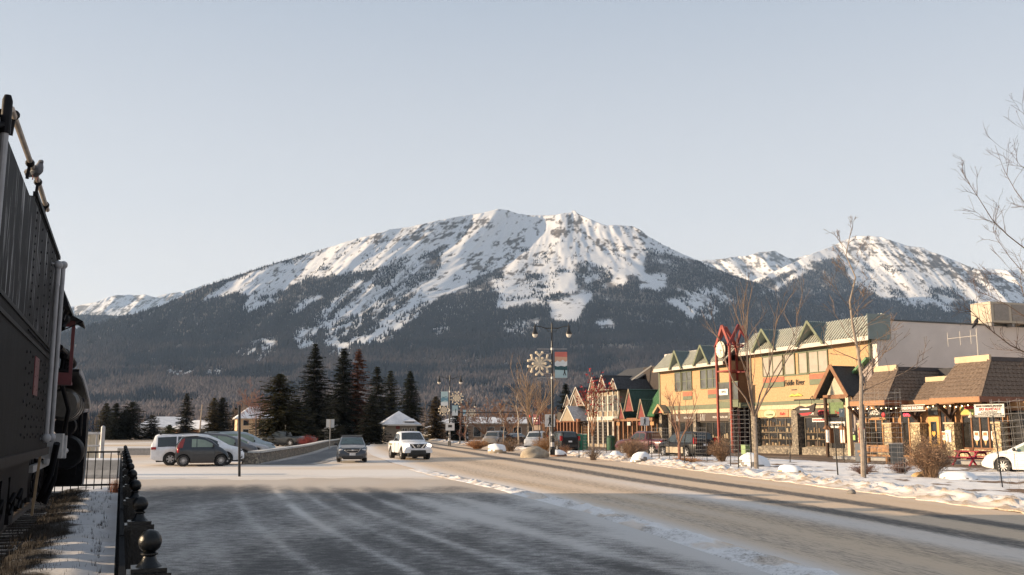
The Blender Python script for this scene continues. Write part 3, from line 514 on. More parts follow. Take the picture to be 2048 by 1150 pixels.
b.lathe([(.02, 21.6), (.09, 21.6), (.09, 21.9), (.02, 21.9)], (0, 1.12, 1.5), 'x', 8); b.lathe([(.02, 21.3), (.06, 21.3), (.06, 22.2), (.02, 22.2)], (0, 1.05, 1.42), 'x', 8); b.build('injector', grey_steel, loco, smooth=30)
# tall curved steam-chest casing and pilot at the front
arc = [(30.1, 2.35), (30.6, 2.34), (30.95, 2.2), (31.1, 1.9), (31.15, 1.5), (31.1, 1.1), (30.9, .75), (30.6, .5), (30.2, .36), (29.7, .34), (29.7, .8), (30.0, 1.4), (29.9, 2.0)]
b = MB(); b.prism(arc, .92, 1.5, 'y'); o_ = b.build('pilot_casing', loco_black, loco)
b = MB(); b.tube([(x, .92, z) for x, z in arc[:10]], .03, 6); b.build('casing_rim', mat('worn_rim', (.12, .12, .12), .4, .3), o_, smooth=True)
b = MB(); b.box(29.6, 31.2, 1.1, 4.4, .62, .95); b.box(30.9, 31.25, 1.3, 4.2, .28, .62); b.box(31.2, 31.6, 2.6, 2.9, .6, .9); b.build('pilot_beam', loco_black, loco)
for px, l, zt, zb in ((131, 1.2, 2.6, 1.4), (160, .98, 2.6, 1.7)):
    x0, _ = LX(px, 860, l); x0 = min(max(x0, 21), 30.7); b = MB(); b.tube([(x0, l, zt), (x0, l, zb)], .05, 8); b.ball((x0, l, zt), .08, 8); b.build('pipe', loco_black, loco, smooth=True)
for pts, r in (([(20.0, 1.1, 1.6), (20.4, 1.2, 1.0), (21.0, 1.4, .5)], .06), ([(20.6, 1.1, 1.6), (20.7, 1.15, .9), (20.9, 1.3, .45)], .05), ([(22.6, 1.25, 2.9), (23.4, 1.1, 2.3), (24.2, 1.2, 1.8)], .05), ([(22.4, 1.3, 3.6), (23.4, 1.15, 3.45), (24.4, 1.15, 3.5), (25.2, 1.35, 3.3), (26, 1.3, 3.2)], .06)): b = MB(); b.tube(pts, r, 8); b.build('pipe', loco_black, loco, smooth=True)
for x in (23.0, 24.0, 25.2, 26.4): b = MB(); b.ball((x, 1.25, 3.5), .13, 8); b.tube([(x, 1.25, 3.5), (x + .3, 1.3, 3.1)], .05, 6); b.build('valve', loco_black, loco, smooth=True)
b = MB(); x0, _ = LX(76, 960, 1.35); b.beam((19.2, 1.3, 1.6), (19.2, 1.38, .35), .10, .04); b.build('step_bar', mat('weathered_brass', (.25, .18, .11), .5, .2), loco)
b = MB(); b.box(19.1, 22.0, 1.7, 4.0, .5, 1.5); b.box(22, 30, 2.1, 3.4, .7, 1.7); b.build('loco_frame', loco_black, loco)
# pigeon on the handrail
pg = LF.W(*(lambda q: (q[0], q[1]))(P3(70, 335, 1.2)), 0); qx = P3(66, 336, 1.20)
pig = thing('pigeon', 'grey pigeon perched on the top handrail of the tender', 'pigeon', (pg.x, pg.y, qx[2] + .0))
feather = mat('pigeon_grey', (0.12, 0.125, 0.145), .7, 0, .3, 20)
b = MB(); ring = [(-.20, .0, .015), (-.13, .01, .03), (-.06, .03, .06), (.02, .045, .075), (.08, .06, .07), (.115, .10, .05), (.125, .135, .036), (.14, .155, .034), (.165, .155, .022), (.185, .148, .008)]
b.tube([(x, 0, z + .08) for x, z, r in ring], [r for *_, r in ring], 10); b.build('body', feather, pig, smooth=True)
b = MB()
for s in (-1, 1): b.tube([(.02, s * .07, .14), (-.07, s * .06, .11), (-.17, s * .02, .08)], [.02, .045, .008], 8)
b.build('wings', mat('pigeon_wing', (.09, .09, .10), .7), pig, smooth=True)
b = MB()
for s in (-1, 1): b.tube([(.02, s * .03, .06), (.02, s * .03, -.0)], .008, 5)
b.build('legs', mat('pigeon_leg', (.2, .06, .05), .6), pig)
pig.scale = (.95,) * 3; pig.rotation_euler.z = -.6; pig.location.z -= .1

# ============================================================ TRACK
trk = thing('railway_track', 'old railway track with wooden ties under the locomotive and tender', 'track', rz=LA)
for l in (1.98, 3.46):
    b = MB(); b.prism([(l - .07, -.02), (l + .07, -.02), (l + .07, .01), (l + .015, .03), (l + .015, .09), (l + .036, .10), (l + .036, RAILZ), (l - .036, RAILZ), (l - .036, .10), (l - .015, .09), (l - .015, .03), (l - .07, .01)], 4, 33, 'x'); b.build('rail', rust, trk)
for i in range(52):
    b = MB(); x = 5 + i * .54; dz = random.uniform(-.01, .012); b.prism([(x, -.12), (x + .23, -.12), (x + .225, .0 + dz), (x + .005, .0 + dz)], 1.45 + random.uniform(-.06, .06), 4.0, 'y'); b.build('tie', wood_tie, trk)
# ground inside the fence: snow with dead grass, dirt by the track
sx = np.arange(3, 33.3, .18); sl = np.linspace(-.35, 5.5, 60); S_, L_ = np.meshgrid(sx, sl, indexing='ij')
PX, PY = -.377 * S_ - .926 * L_, .926 * S_ - .377 * L_
PZ = .012 + .05 * fbm(S_ / .8, L_ / .6, 4, 3) * ss(L_, 0, .4) * ss(1.9 - L_, 0, .4) - .05 * ss(L_, 1.35, 1.7) + .05 * ss(L_, .1, .5) * ss(1.5 - L_, 0, .6)
cv = 1.05 - 1.1 * ss(L_ + .5 * fbm(S_ / 1.2, L_ / .7, 3, 8), .55, 1.15) + .75 * fbm(S_ / .7, L_ / .35, 3, 5)
sheet('enclosure_ground', np.stack([PX, PY, PZ], -1), np.clip(np.stack([cv, .15 + .3 * vnoise(S_, L_), cv * 0], -1), 0, 1), cover_mat('snowy_dirt', (0.035, 0.029, 0.024), (0.66, 0.66, 0.68), (0.4, 0.34, 0.28), 2.5, (1, 1, 1), .9, fine=16, k=.9))
def tuft(mb, p, n, h, spread, w=.006):
    for _ in range(n):
        a = random.uniform(0, 6.283); hh = h * random.uniform(.4, 1.1); q = Vector((p[0] + random.gauss(0, spread * .4), p[1] + random.gauss(0, spread * .4), p[2])); e = q + Vector((math.cos(a) * spread * random.random(), math.sin(a) * spread * random.random(), hh)); s = Vector((math.cos(a + 1.57), math.sin(a + 1.57), 0)) * w
        mb.add([q - s, q + s, e], [(0, 1, 2)])
b = MB()
for _ in range(900):
    s_ = random.uniform(9, 31.5); l_ = random.choice((random.gauss(1.15, .3), random.gauss(1.05, .22), random.uniform(.15, 1.1)))
    if l_ < .1: continue
    p = LF.W(s_, l_, .0); dense = l_ > .8; tuft(b, p, random.randint(8, 16) if dense else random.randint(3, 6), .16 if dense else .13, .14 if dense else .05)
tag(b.build('dead_grass', mat('dead_dark_grass', (0.032, 0.024, 0.018), .9, 0, .4, 3), fix=False), 'dead dark grass and weed stalks poking through snow beside the track', 'grass', kind='stuff')

# ============================================================ IRON FENCES
def finial(mb):                                              # post cap, neck and ball, centred on the post
    mb.prism([(-.0925, -.0925), (.0925, -.0925), (.0925, .0925), (-.0925, .0925)], 1.19, 1.225, 'z'); mb.prism([(-.075, -.075), (.075, -.075), (.075, .075), (-.075, .075)], 1.223, 1.245, 'z')
    mb.lathe([(.06, 1.243), (.05, 1.252), (.034, 1.27), (.026, 1.29), (.037, 1.298), (.037, 1.304), (.024, 1.31), (.03, 1.313), (.043, 1.325), (.05, 1.345), (.051, 1.357), (.046, 1.377), (.03, 1.398), (.01, 1.406), (.002, 1.407)], (0, 0, 0), 'z', 24)
fence = thing('iron_fence', 'long black iron fence with ball topped posts running along the forecourt', 'fence', rz=LA)
pb = MB(); pb.box(-.055, .055, -.055, .055, 0, 1.195); fb = MB(); finial(fb)
post0 = pb.build('post', black_iron, fence, loc=(4.69, -.15, 0)); fin0 = fb.build('ball_finial', black_iron, post0, smooth=40)
for i in range(1, 12):
    c = post0.copy(); C.objects.link(c); c.parent = fence; c.location = (4.69 + 2.35 * i, -.15, 0); k = fin0.copy(); C.objects.link(k); k.parent = c
xs = [2.9] + [4.69 + 2.35 * i for i in range(12)] + [32.0]
for x0, x1 in zip(xs[:-1], xs[1:]):
    b = MB(); b.box(x0 + .03, x1 - .03, -.06, -.03, 1.10, 1.15); b.box(x0 + .03, x1 - .03, -.07, -.02, .12, .16)
    n = int((x1 - x0) / .13)
    for k in range(1, n): x = x0 + (x1 - x0) * k / n; b.box(x - .009, x + .009, -.055, -.033, .04, 1.102)
    b.build('panel', matte_iron, fence)
f2 = thing('iron_fence', 'short black iron fence of thin bars closing the enclosure in front of the locomotive', 'fence', rz=LA)
b = MB(); b.box(32.0, 32.05, -.02, 3.6, 1.16, 1.21); b.box(32.0, 32.05, -.02, 3.6, .17, .23); b.build('rails', black_iron, f2)
for k in range(17): b = MB(); y = .02 + k * .215; b.box(32.012, 32.036, y - .014, y + .014, 0, 1.165); b.build('bar', black_iron, f2)
# small things by the enclosure
red_weed = MB(); p = G(240, 985); p = LF.W(31.2, .12, 0)
for _ in range(5): tuft(red_weed, (p.x + random.gauss(0, .12), p.y + random.gauss(0, .12), 0), 30, .5, .16, .008)
tag(red_weed.build('dry_weed', mat('rust_weed', (.20, .075, .04), .9, 0, .3, 5), fix=False), 'rust red dry weed clump at the fence corner', 'weed')
# ============================================================ behind the enclosure: barrier, box, gate
pA = AT(178, 930, 34); pB = AT(240, 930, 34)
c0 = G(205, 935); c0 = Vector((pA.x, 34.5, 0))
bar = thing('concrete_barrier', 'snow capped grey concrete barrier block behind the thin bar fence', 'barrier', (AT(205, 900, 38).x, 38, 0))
b = MB(); b.prism([(-.35, 0), (.35, 0), (.35, .12), (.2, .3), (.17, .68), (-.17, .68), (-.2, .3), (-.35, .12)], -1.45, .75, 'x'); b.build('block', concrete, bar)
b = MB(); b.box(-1.4, .7, -.16, .16, .682, .75); b.build('snow_cap', snow_m, bar)
ub = thing('utility_cabinet', 'beige utility cabinet standing behind the concrete barrier', 'cabinet', (AT(176, 880, 41).x, 41, 0))
b = MB(); b.box(-.5, .3, -.4, .4, .1, 1.7); b.build('body', mat('beige_metal', (.42, .36, .27), .6, 0, .1, 3), ub); b = MB(); b.box(-.55, .35, -.45, .45, 1.7, 1.77); b.build('lid', grey_steel, ub)
b = MB(); b.box(-.45, .25, -.42, -.401, .2, 1.6); b.build('door', mat('beige_door', (.45, .39, .30), .6), ub); b = MB(); b.box(-.55, .35, -.45, .45, 0, .1); b.build('plinth', concrete, ub)
b = MB(); b.box(0, .14, -.44, -.421, 1.4, 1.54); b.build('warning_sticker', mat('sticker_red', (.5, .02, .03), .6), ub)
gt = thing('pipe_gate', 'grey tubular gate with a thick round post beside the beige cabinet', 'gate', (AT(205, 880, 40).x, 40, 0))
b = MB(); b.tube([(0, 0, 0), (0, 0, 1.95)], .085, 10); b.ball((0, 0, 1.95), .085, 10); b.build('post', grey_steel, gt, smooth=True)
b = MB()
for z in (1.7, 1.2, .6): b.tube([(-.0, 0, z), (-1.1, .0, z)], .04, 6)
for x in (-.25, -1.1): b.tube([(x, 0, .3), (x, 0, 1.75)], .035, 6)
b.build('rails', grey_steel, gt, smooth=True)
# distant rail fence and low concrete wall behind it
lw = thing('retaining_wall', 'long low grey concrete wall with snow on top behind the parked minivan', 'wall', (0, 0, 0))
x0, x1 = AT(236, 880, 72).x, AT(330, 880, 72).x; b = MB(); b.box(x0, x1, 72, 72.4, 0, .5); b.build('body', concrete, lw); b = MB(); b.box(x0, x1, 71.97, 72.43, .5, .62); b.build('snow_cap', snow_m, lw)
# ============================================================ SHOPS ALONG THE STREET
AB = math.atan2(-0.936, 0.353)
o_ = G(1700, 913); FB = Frame((o_.x, o_.y, 0), AB); o_ = G(1702, 918.5); FD = Frame((o_.x, o_.y, 0), AB)
stucco = mat('yellow_stucco', (0.37, 0.232, 0.122), 0.9, 0, 0, 7, 0.6, 26, col2=(0.50, 0.332, 0.185))
green_trim = mat('sage_green_trim', (0.135, 0.155, 0.10), 0.7, 0, 0.12, 4)
roof_metal = mat('grey_green_metal_roof', (0.43, 0.43, 0.37), 0.6, 0.0, 0.1, 2)
roof_dark = mat('blue_green_metal_side', (0.16, 0.20, 0.20), 0.45, 0.3, 0.1, 2)
white_trim = mat('cream_white_trim', (0.50, 0.47, 0.42), 0.7, 0, 0.1, 4)
soffit = mat('brown_soffit', (0.26, 0.17, 0.115), 0.85, 0, 0.15, 5)
brick_red = mat('salmon_red_panel', (0.42, 0.125, 0.075), 0.75, 0, 0.12, 5)
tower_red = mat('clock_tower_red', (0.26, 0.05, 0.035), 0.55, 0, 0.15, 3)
tower_shade = mat('clock_tower_red_shaded', (0.16, 0.018, 0.02), 0.6, 0, 0.2, 3)  # tower red darkened: shade put into the right and back frames
mauve = mat('mauve_grey_render', (0.30, 0.26, 0.25), 0.9, 0, 0.06, 1.2, 0.15, 20)
stone = stone_mat('fieldstone', (0.13, 0.11, 0.09), (0.36, 0.31, 0.24), (0.10, 0.09, 0.08), 6)
pale_stone = stone_mat('pale_ledge_stone', (0.36, 0.28, 0.17), (0.58, 0.47, 0.30), (0.16, 0.12, 0.08), 5)
blind = mat('window_with_beige_blind', (0.36, 0.32, 0.26), 0.12, 0, 0.1, 1.5, spec=0.6, coat=0.3)
greyglass = mat('grey_reflecting_window', (0.10, 0.105, 0.10), 0.08, 0, 0.35, 0.8, spec=0.8)
shopglass = mat('shop_window_glass', (0.022, 0.021, 0.02), 0.10, 0, 0.5, 1.5, spec=0.6)
dark_in = mat('dark_interior', (0.02, 0.017, 0.016), 0.8)
sign_brown = mat('brown_sign_board', (0.075, 0.055, 0.045), 0.7, 0, 0.1, 3)
letter_w = mat('white_lettering', (0.72, 0.70, 0.66), 0.6, 0, 0.03); letter_k = mat('black_lettering', (0.015, 0.014, 0.013), 0.6); letter_r = mat('red_lettering', (0.42, 0.02, 0.03), 0.6)
wood_o = mat('orange_stained_wood', (0.33, 0.165, 0.065), 0.65, 0, 0, 3, 0.15, 20, col2=(0.43, 0.235, 0.10), stretch=(1, 1, 4))
wood_b = mat('brown_stained_wood', (0.20, 0.095, 0.045), 0.7, 0, 0.25, 4, 0.15, 20)
log_wood = mat('log_wood', (0.30, 0.16, 0.075), 0.75, 0, 0.3, 5, 0.2, 20)
def rect(mb, F, x0, y0, x1, y1, d0, d1):
    xa, zt = F.loc(x0, y0, d0); xb, zb = F.loc(x1, y1, d0); return mb.box(xa, xb, d0, d1, zb, zt)
def window(par, F, px, d, cols=2, rows=1, fm=green_trim, gm_=greyglass, fw=.07, box=None):
    if box: xa, xb, zb, zt = box
    else: xa, zt = F.loc(px[0], px[1], d); xb, zb = F.loc(px[2], px[3], d)
    b = MB(); e = d - .06
    b.box(xa - fw, xa, e, d + .05, zb - fw, zt + fw); b.box(xb, xb + fw, e, d + .05, zb - fw, zt + fw); b.box(xa, xb, e, d + .05, zt, zt + fw); b.box(xa, xb, e, d + .05, zb - fw, zb)
    for i in range(1, cols): x = xa + (xb - xa) * i / cols; b.box(x - fw / 2, x + fw / 2, e + .01, d + .02, zb, zt)
    for i in range(1, rows): z = zb + (zt - zb) * i / rows; b.box(xa, xb, e + .014, d + .02, z - fw * .35, z + fw * .35)
    f = b.build('window', fm, par); g = MB(); g.box(xa, xb, d - .012, d + .03, zb, zt); g.build('pane', gm_, f); return f
def gable(par, xa, za, xl, xr, zl, d0, d1, th=.13, fasc=green_trim, top=roof_dark, under=soffit, fill=None, fd=0.0, fw=.2, ribs=True, zr=None):
    """a gabled dormer: two roof planes from front d0 back to d1, green verge boards in front, wall inside at fd"""
    zr = zl if zr is None else zr
    b = MB(); b.slab([(xl, d0, zl), (xa, d0, za), (xa, d1, za), (xl, d1, zl)], th); b.slab([(xa, d0, za), (xr, d0, zr), (xr, d1, zr), (xa, d1, za)], th)
    if ribs:
        n = max(3, int((d1 - d0) / .18))
        for i in range(n): y = d0 + .08 + (d1 - d0 - .1) * i / n; b.beam((xa + .02, y, za + .01), (xr, y, zr + .01), .045, .05); b.beam((xl, y, zl + .01), (xa - .02, y, za + .01), .045, .05)
    r = b.build('dormer_roof', top, par)
    b = MB(); up = (0, 1, 0)
    b.beam((xl - .03, d0 - .02, zl - .06), (xa, d0 - .02, za + .0), .06, fw, up=(0, 0, 1)); b.beam((xr + .03, d0 - .024, zr - .06), (xa, d0 - .024, za + .0), .06, fw, up=(0, 0, 1)); b.build('verge_board', fasc, r)
    if fill: b = MB(); b.prism([(xl + .1, zl - .02), (xr - .1, zr - .02), (xa, za - .18)], fd, fd + .15, 'y'); b.build('gable_wall', fill, r)
    return r
B = thing('shop_building', 'two storey yellow stucco shop building with grey green metal roof and green gabled dormers', 'building', (FB.o.x, FB.o.y, 0), AB)
b = MB(); b.box(-26.8, -14.4, 0, 16, 3.7, 7.75); b.box(-11.6, 2.62, 0, 16, 3.8, 8.2); b.box(-14.4, -11.6, 2.2, 16, 0, 8); b.build('upper_wall', stucco, B)
b = MB(); b.box(-26.8, -14.4, .45, 15, 0, 3.7); b.box(-11.6, 0.0, .45, 15, 0, 3.8); b.build('ground_floor', dark_in, B)
b = MB(); b.box(2.63, 3.15, .12, 17, 0, 9.35); b.box(2.63, 20, 16, 17, 0, 9.35); b.box(-27, 3.1, .75, 16.9, 8.3, 9.2); b.build('side_wall', mat('grey_render', (0.62, 0.565, 0.525), 0.9, 0, 0.05, .6, 0.1, 20), B)
b = MB(); b.box(2.62, 3.2, -.0, 17.05, 9.352, 9.45); b.build('parapet_cap', mat('dark_flashing', (.05, .055, .055), .6), B)
# main roofs, ribbed metal
def metal_roof(x0, x1, z0, z1, skip=()):
    b = MB(); b.slab([(x0, -.75, z0), (x1, -.75, z0), (x1, .75, z1), (x0, .75, z1)], .10); n = int((x1 - x0) / .30)
    for i in range(n): x = x0 + .1 + i * .30; b.beam((x, -.75, z0 + .05), (x, .75, z1 + .05), .11, .11)
    r = b.build('roof', roof_metal, B); b = MB(); b.box(x0 - .02, x1 + .02, -.80, -.752, z0 - .28, z0 + .02); b.build('gutter', white_trim, r); return r
metal_roof(-26.5, -14.45, 7.66, 9.1); metal_roof(-12.0, 3.35, 8.2, 9.78)
b = MB(); b.box(3.3, 3.36, -.75, 1.2, 8.0, 9.75); b.build('roof_end', roof_dark, B)
b = MB(); b.box(-26.8, -14.4, -.78, .0, 7.40, 7.55); b.box(-11.6, 2.6, -.78, .0, 7.95, 8.1); b.build('eave_soffit', soffit, B)
for xa, za, xl, xr, zl in ((-22.2, 9.16, -23.2, -21.1, 7.5), (-17.7, 9.3, -18.95, -16.45, 7.6), (-8.5, 9.82, -9.95, -7.0, 8.12), (-2.8, 9.86, -4.25, -1.2, 8.14)):
    gable(B, xa, za, xl, xr, zl, -.95, .75, fill=stucco, fd=-.02)
# green trim, windows
b = MB(); b.box(-26.8, -14.4, -.06, -.0, 3.68, 4.1); b.box(-11.6, 0, -.06, 0, 3.8, 4.08); b.box(-26.83, -26.6, -.07, .1, 3.7, 7.4)
b.box(-23.8, -15.2, -.065, 0, 7.22, 7.38); b.box(-10.1, -1.4, -.065, 0, 7.72, 7.88); b.box(-11.62, -11.4, -.07, .1, 3.8, 7.9); b.box(2.5, 2.66, -.07, .1, 6.6, 8.1); b.build('green_band', green_trim, B)
b = MB(); b.box(-26.8, -14.4, -.04, 0, 3.35, 3.678); b.box(-11.6, 0, -.04, 0, 3.45, 3.798); b.build('cream_band', mat('cream_band', (.52, .42, .28), .8), B)
window(B, FB, None, -.03, 1, 2, gm_=greyglass, box=(-23.7, -22.7, 5.5, 7.15)); window(B, FB, None, -.03, 2, 2, gm_=greyglass, box=(-22.4, -20.8, 5.5, 7.15))
window(B, FB, None, -.03, 1, 2, gm_=greyglass, box=(-19.2, -18.3, 5.55, 7.15)); window(B, FB, None, -.03, 2, 2, gm_=greyglass, box=(-18.1, -16.3, 5.55, 7.15))
window(B, FB, None, -.03, 2, 1, gm_=blind, box=(-9.75, -7.2, 6.15, 7.65)); window(B, FB, None, -.03, 1, 1, gm_=blind, box=(-6.9, -5.7, 6.15, 7.65)); window(B, FB, None, -.03, 1, 1, gm_=blind, box=(-5.15, -4.2, 6.15, 7.65)); window(B, FB, None, -.03, 2, 1, gm_=blind, box=(-3.95, -1.85, 6.15, 7.65))
for x0, x1, z0, z1 in ((-22.4, -20.8, 4.95, 5.35), (-18.1, -16.3, 4.98, 5.38), (-9.85, -7.1, 5.62, 6.0), (-4.0, -1.8, 5.62, 6.0)): b = MB(); b.box(x0, x1, -.05, 0, z0, z1); b.build('red_panel', brick_red, B)
for x0, x1, z0, z1 in ((-22.4, -20.8, 4.6, 4.94), (-18.1, -16.3, 4.62, 4.97), (-9.85, -7.1, 5.2, 5.61), (-4.0, -1.8, 5.2, 5.61), (-7.1, -4.0, 6.0, 6.08)): b = MB(); b.box(x0, x1, -.06, 0, z0, z1); b.build('green_panel', green_trim, B)
# lettering on the wall
text('Fiddle River', .62, letter_k, B, (-5.85, -.03, 5.45), shear=.12, width=2.45, bold=.004, spacing=1.08); b = MB(); b.box(-6.25, -5.6, -.03, 0, 4.88, 4.95); b.build('underline', letter_k, B)
b = MB(); b.tube([(-6.5, -.06, 4.42), (-6.1, -.06, 4.52), (-5.75, -.06, 4.46), (-5.4, -.06, 4.52), (-4.9, -.06, 4.44)], [.02, .11, .06, .12, .03], 8); b.build('fish_emblem', mat('yellow_green_fish', (.45, .50, .10), .6), B)
# ground floor: pillars, signs, shop windows
b = MB()
for x0, x1 in ((-26.8, -26.3), (-25.0, -24.5), (-20.6, -20.1), (-14.85, -14.4), (-11.6, -10.9), (-6.3, -5.55)): b = MB(); b.box(x0, x1, -.12, .5, 0, 3.35); b.build('stone_pillar', stone, B)
for x0, x1 in ((-10.9, -6.3), (-5.2, -.3)): b = MB(); b.box(x0 + .002, x1 - .002, -.08, .46, 0, .55); b.build('stone_base', stone, B)
for x0, x1, n in ((-24.4, -20.7, 4), (-20.0, -14.9, 5)): window(B, FB, None, .3, n, 1, fm=mat('bronze_frame', (.06, .05, .04), .5), gm_=shopglass, box=(x0, x1, .55, 2.5)); b = MB(); b.box(x0 - .05, x1 + .05, .0, .28, 2.6, 3.34); b.build('fascia_sign', sign_brown, B)
text('MOUNTAIN A', .26, letter_w, B, (-21.6, -.01, 2.95), width=1.5); text('MOUNTAIN AIR', .26, letter_w, B, (-16.3, -.01, 2.95), width=2.3)
for xx in (-23.9, -19.4):
    b = MB()
    for k in range(4): b.beam((xx + k * .2, -.02, 2.68), (xx + k * .2 + (.12 if k % 2 else -.02), -.02, 3.25), .05, .03)
    b.build('emblem', letter_w, B)
window(B, FB, None, .3, 4, 2, fm=mat('shop_frame', (.10, .085, .065), .5), gm_=shopglass, box=(-10.8, -6.4, .62, 2.75)); window(B, FB, None, .3, 2, 1, fm=MATS['shop_frame'], gm_=shopglass, box=(-5.1, -2.4, .62, 2.75)); window(B, FB, None, .3, 1, 1, fm=MATS['shop_frame'], gm_=shopglass, box=(-2.2, -.4, .12, 2.75))
b = MB(); b.box(-10.9, -6.35, .05, .3, 2.85, 3.44); b.build('shop_fascia', mat('tan_fascia', (.44, .33, .18), .8), B); b = MB(); b.box(-5.4, -.3, .05, .3, 2.85, 3.44); b.build('dark_fascia', sign_brown, B)
b = MB(); b.prism([(-9.2 + .75 * math.cos(a), 3.12 + .31 * math.sin(a)) for a in np.linspace(0, 6.283, 21)[:-1]], -.0, .048, 'y'); s_ = b.build('oval_sign', mat('pale_green_sign', (.50, .52, .30), .7), B); text('COFFEE', .2, letter_k, s_, (-9.2, -.01, 3.05), width=.95)
b = MB(); b.box(-8.3, -6.8, 0, .048, 2.87, 3.42); s_ = b.build('salmon_sign', mat('salmon_sign', (.58, .24, .13), .7), B); text('Rafts', .34, letter_r, s_, (-7.5, -.012, 3.1), shear=.25)
text('DOWN', .5, letter_w, B, (-4.45, .03, 3.15), bold=.02, width=1.3); text('STREAM', .42, letter_r, B, (-2.3, .03, 3.12), bold=.02, width=1.9)
b = MB(); b.box(-4.2, -2.6, .2, .24, 2.45, 2.72); s_ = b.build('window_sign', letter_w, B); text('DOWNSTREAM', .17, letter_r, s_, (-3.4, .19, 2.585), width=1.45, bold=.008)
# goods shown in the shop windows
goods = [mat('goods_tan', (.15, .10, .055), .8), mat('goods_cream', (.26, .21, .14), .8), mat('goods_brown', (.05, .03, .02), .8)]
for x0, x1, nsh in ((-10.7, -6.5, 4), (-5.0, -2.5, 3), (-24.3, -20.8, 2), (-19.9, -15.0, 2)):
    for s_ in range(nsh):
        b = MB(); z = .66 + s_ * .5; x = x0 + .05
        while x < x1 - .2:
            w_ = random.uniform(.04, .3); h_ = random.choice((random.uniform(.06, .2), random.uniform(.2, .44))); b.m = random.randrange(3); b.box(x, x + w_, .255, .285, z, z + h_); x += w_ + random.uniform(.05, .3)
        b.m = 0; b.box(x0, x1, .25, .287, z - .035, z - .002); b.build('shelf_goods', goods, B)
# small red gable porch at the far end
gable(B, -25.7, 4.25, -26.7, -24.7, 3.5, -.8, .0, fasc=stucco, top=roof_dark, fill=brick_red, fd=-.45, ribs=False)
# mauve render under a diagonal green capping
pts = [FB.loc(px, py, -.06) for px, py in ((1736, 722), (1696, 765), (1704, 776), (1704, 913), (1744, 913), (1744, 716))]
b = MB(); b.prism([(x, max(z, .02)) for x, z in pts], -.10, -.005, 'y'); b.build('end_wall_panel', mauve, B)
b = MB(); x0, z0 = FB.loc(1737, 716, -.3); x1, z1 = FB.loc(1694, 762, -.3); b.beam((x0, -.3, z0), (x1, -.3, z1), .5, .16, up=(0, 0, 1)); b.build('sloping_capping', mat('bright_green_capping', (.10, .22, .10), .6), B)
# clock tower
T = thing('clock_tower', 'open red timber clock tower with pointed gables and a round white clock', 'clock tower', tuple(FB.W(-13.35, -.45)), AB)
PX_ = ((-1.0, -1.0), (1.0, -1.0), (1.0, 1.0), (-1.0, 1.0))
for x, y in PX_: b = MB(); b.box(x - .085, x + .085, y - .085, y + .085, 0, 9.0); b.build('post', tower_red, T)
for k, ((xa, ya), (xb, yb)) in enumerate(zip(PX_, PX_[1:] + PX_[:1])):
    b = MB(); A_, B_ = Vector((xa, ya, 8.95)), Vector((xb, yb, 8.95)); mid = (A_ + B_) / 2 + Vector((0, 0, 1.65)); o = Vector((ya - yb, xb - xa, 0)).normalized() * -.0
    for P_, Q_ in ((A_, mid), (B_, mid)): b.beam(P_ + (P_ - mid) * .10, Q_, .13, .26)
    b.beam(A_ + Vector((0, 0, -.05)), B_ + Vector((0, 0, -.05)), .1, .1); b.build('gable_frame', tower_red if k in (0, 3) else tower_shade, T); b = MB(); b.beam(A_ + Vector((0, 0, -2.2)), B_ + Vector((0, 0, -2.2)), .10, .12); b.build('cross_beam', tower_red if k in (0, 3) else tower_shade, T)
b = MB(); b.lathe([(.02, -.06), (.66, -.06), (.70, -.03), (.70, .10), (.02, .10)], (0, -1.2, 8.55), 'y', 36); ck = b.build('clock', mat('clock_white', (.66, .62, .50), .55), T, smooth=30)
b = MB(); b.lathe([(.71, -.02), (.74, -.02), (.74, .22), (.71, .22)], (0, -1.2, 8.55), 'y', 36); b.build('clock_case', letter_k, ck)
b = MB()
for k in range(12): a = k * math.pi / 6; b.beam((.52 * math.sin(a), -1.272, 8.55 + .52 * math.cos(a)), (.62 * math.sin(a), -1.272, 8.55 + .62 * math.cos(a)), .05, .01, up=(0, 1, 0))
b.beam((0, -1.28, 8.55), (.30, -1.28, 8.42), .045, .01, up=(0, 1, 0)); b.beam((0, -1.285, 8.55), (.16, -1.285, 8.08), .035, .01, up=(0, 1, 0)); b.build('clock_hands', letter_k, ck)
b = MB(); b.box(-.95, .95, .9, 2.6, 3.72, 4.15); b.box(-.95, 1.9, -.95, -.85, 3.72, 4.2); b.build('balcony_floor', green_trim, T)
b = MB(); b.box(-.88, .88, -.93, -.90, 4.35, 5.75); b.box(1.12, 1.9, -.93, -.90, 4.35, 5.75); b.build('balcony_glass', greyglass, T); b = MB(); b.box(-.9, 1.95, -.96, -.88, 5.75, 5.83); b.box(-.9, 1.95, -.96, -.88, 4.22, 4.32); b.build('balcony_rail', green_trim, T)
b = MB(); b.box(-.8, .5, -.98, -.955, 4.75, 5.25); s_ = b.build('banner', letter_w, T); text('OPEN', .3, letter_k, s_, (-.15, -.985, 5.0))
b = MB(); b.box(-1.0, 1.7, 2.4, 2.62, 0, 8); b.build('back_wall', mat('dark_red_recess', (.06, .015, .017), .8), T)
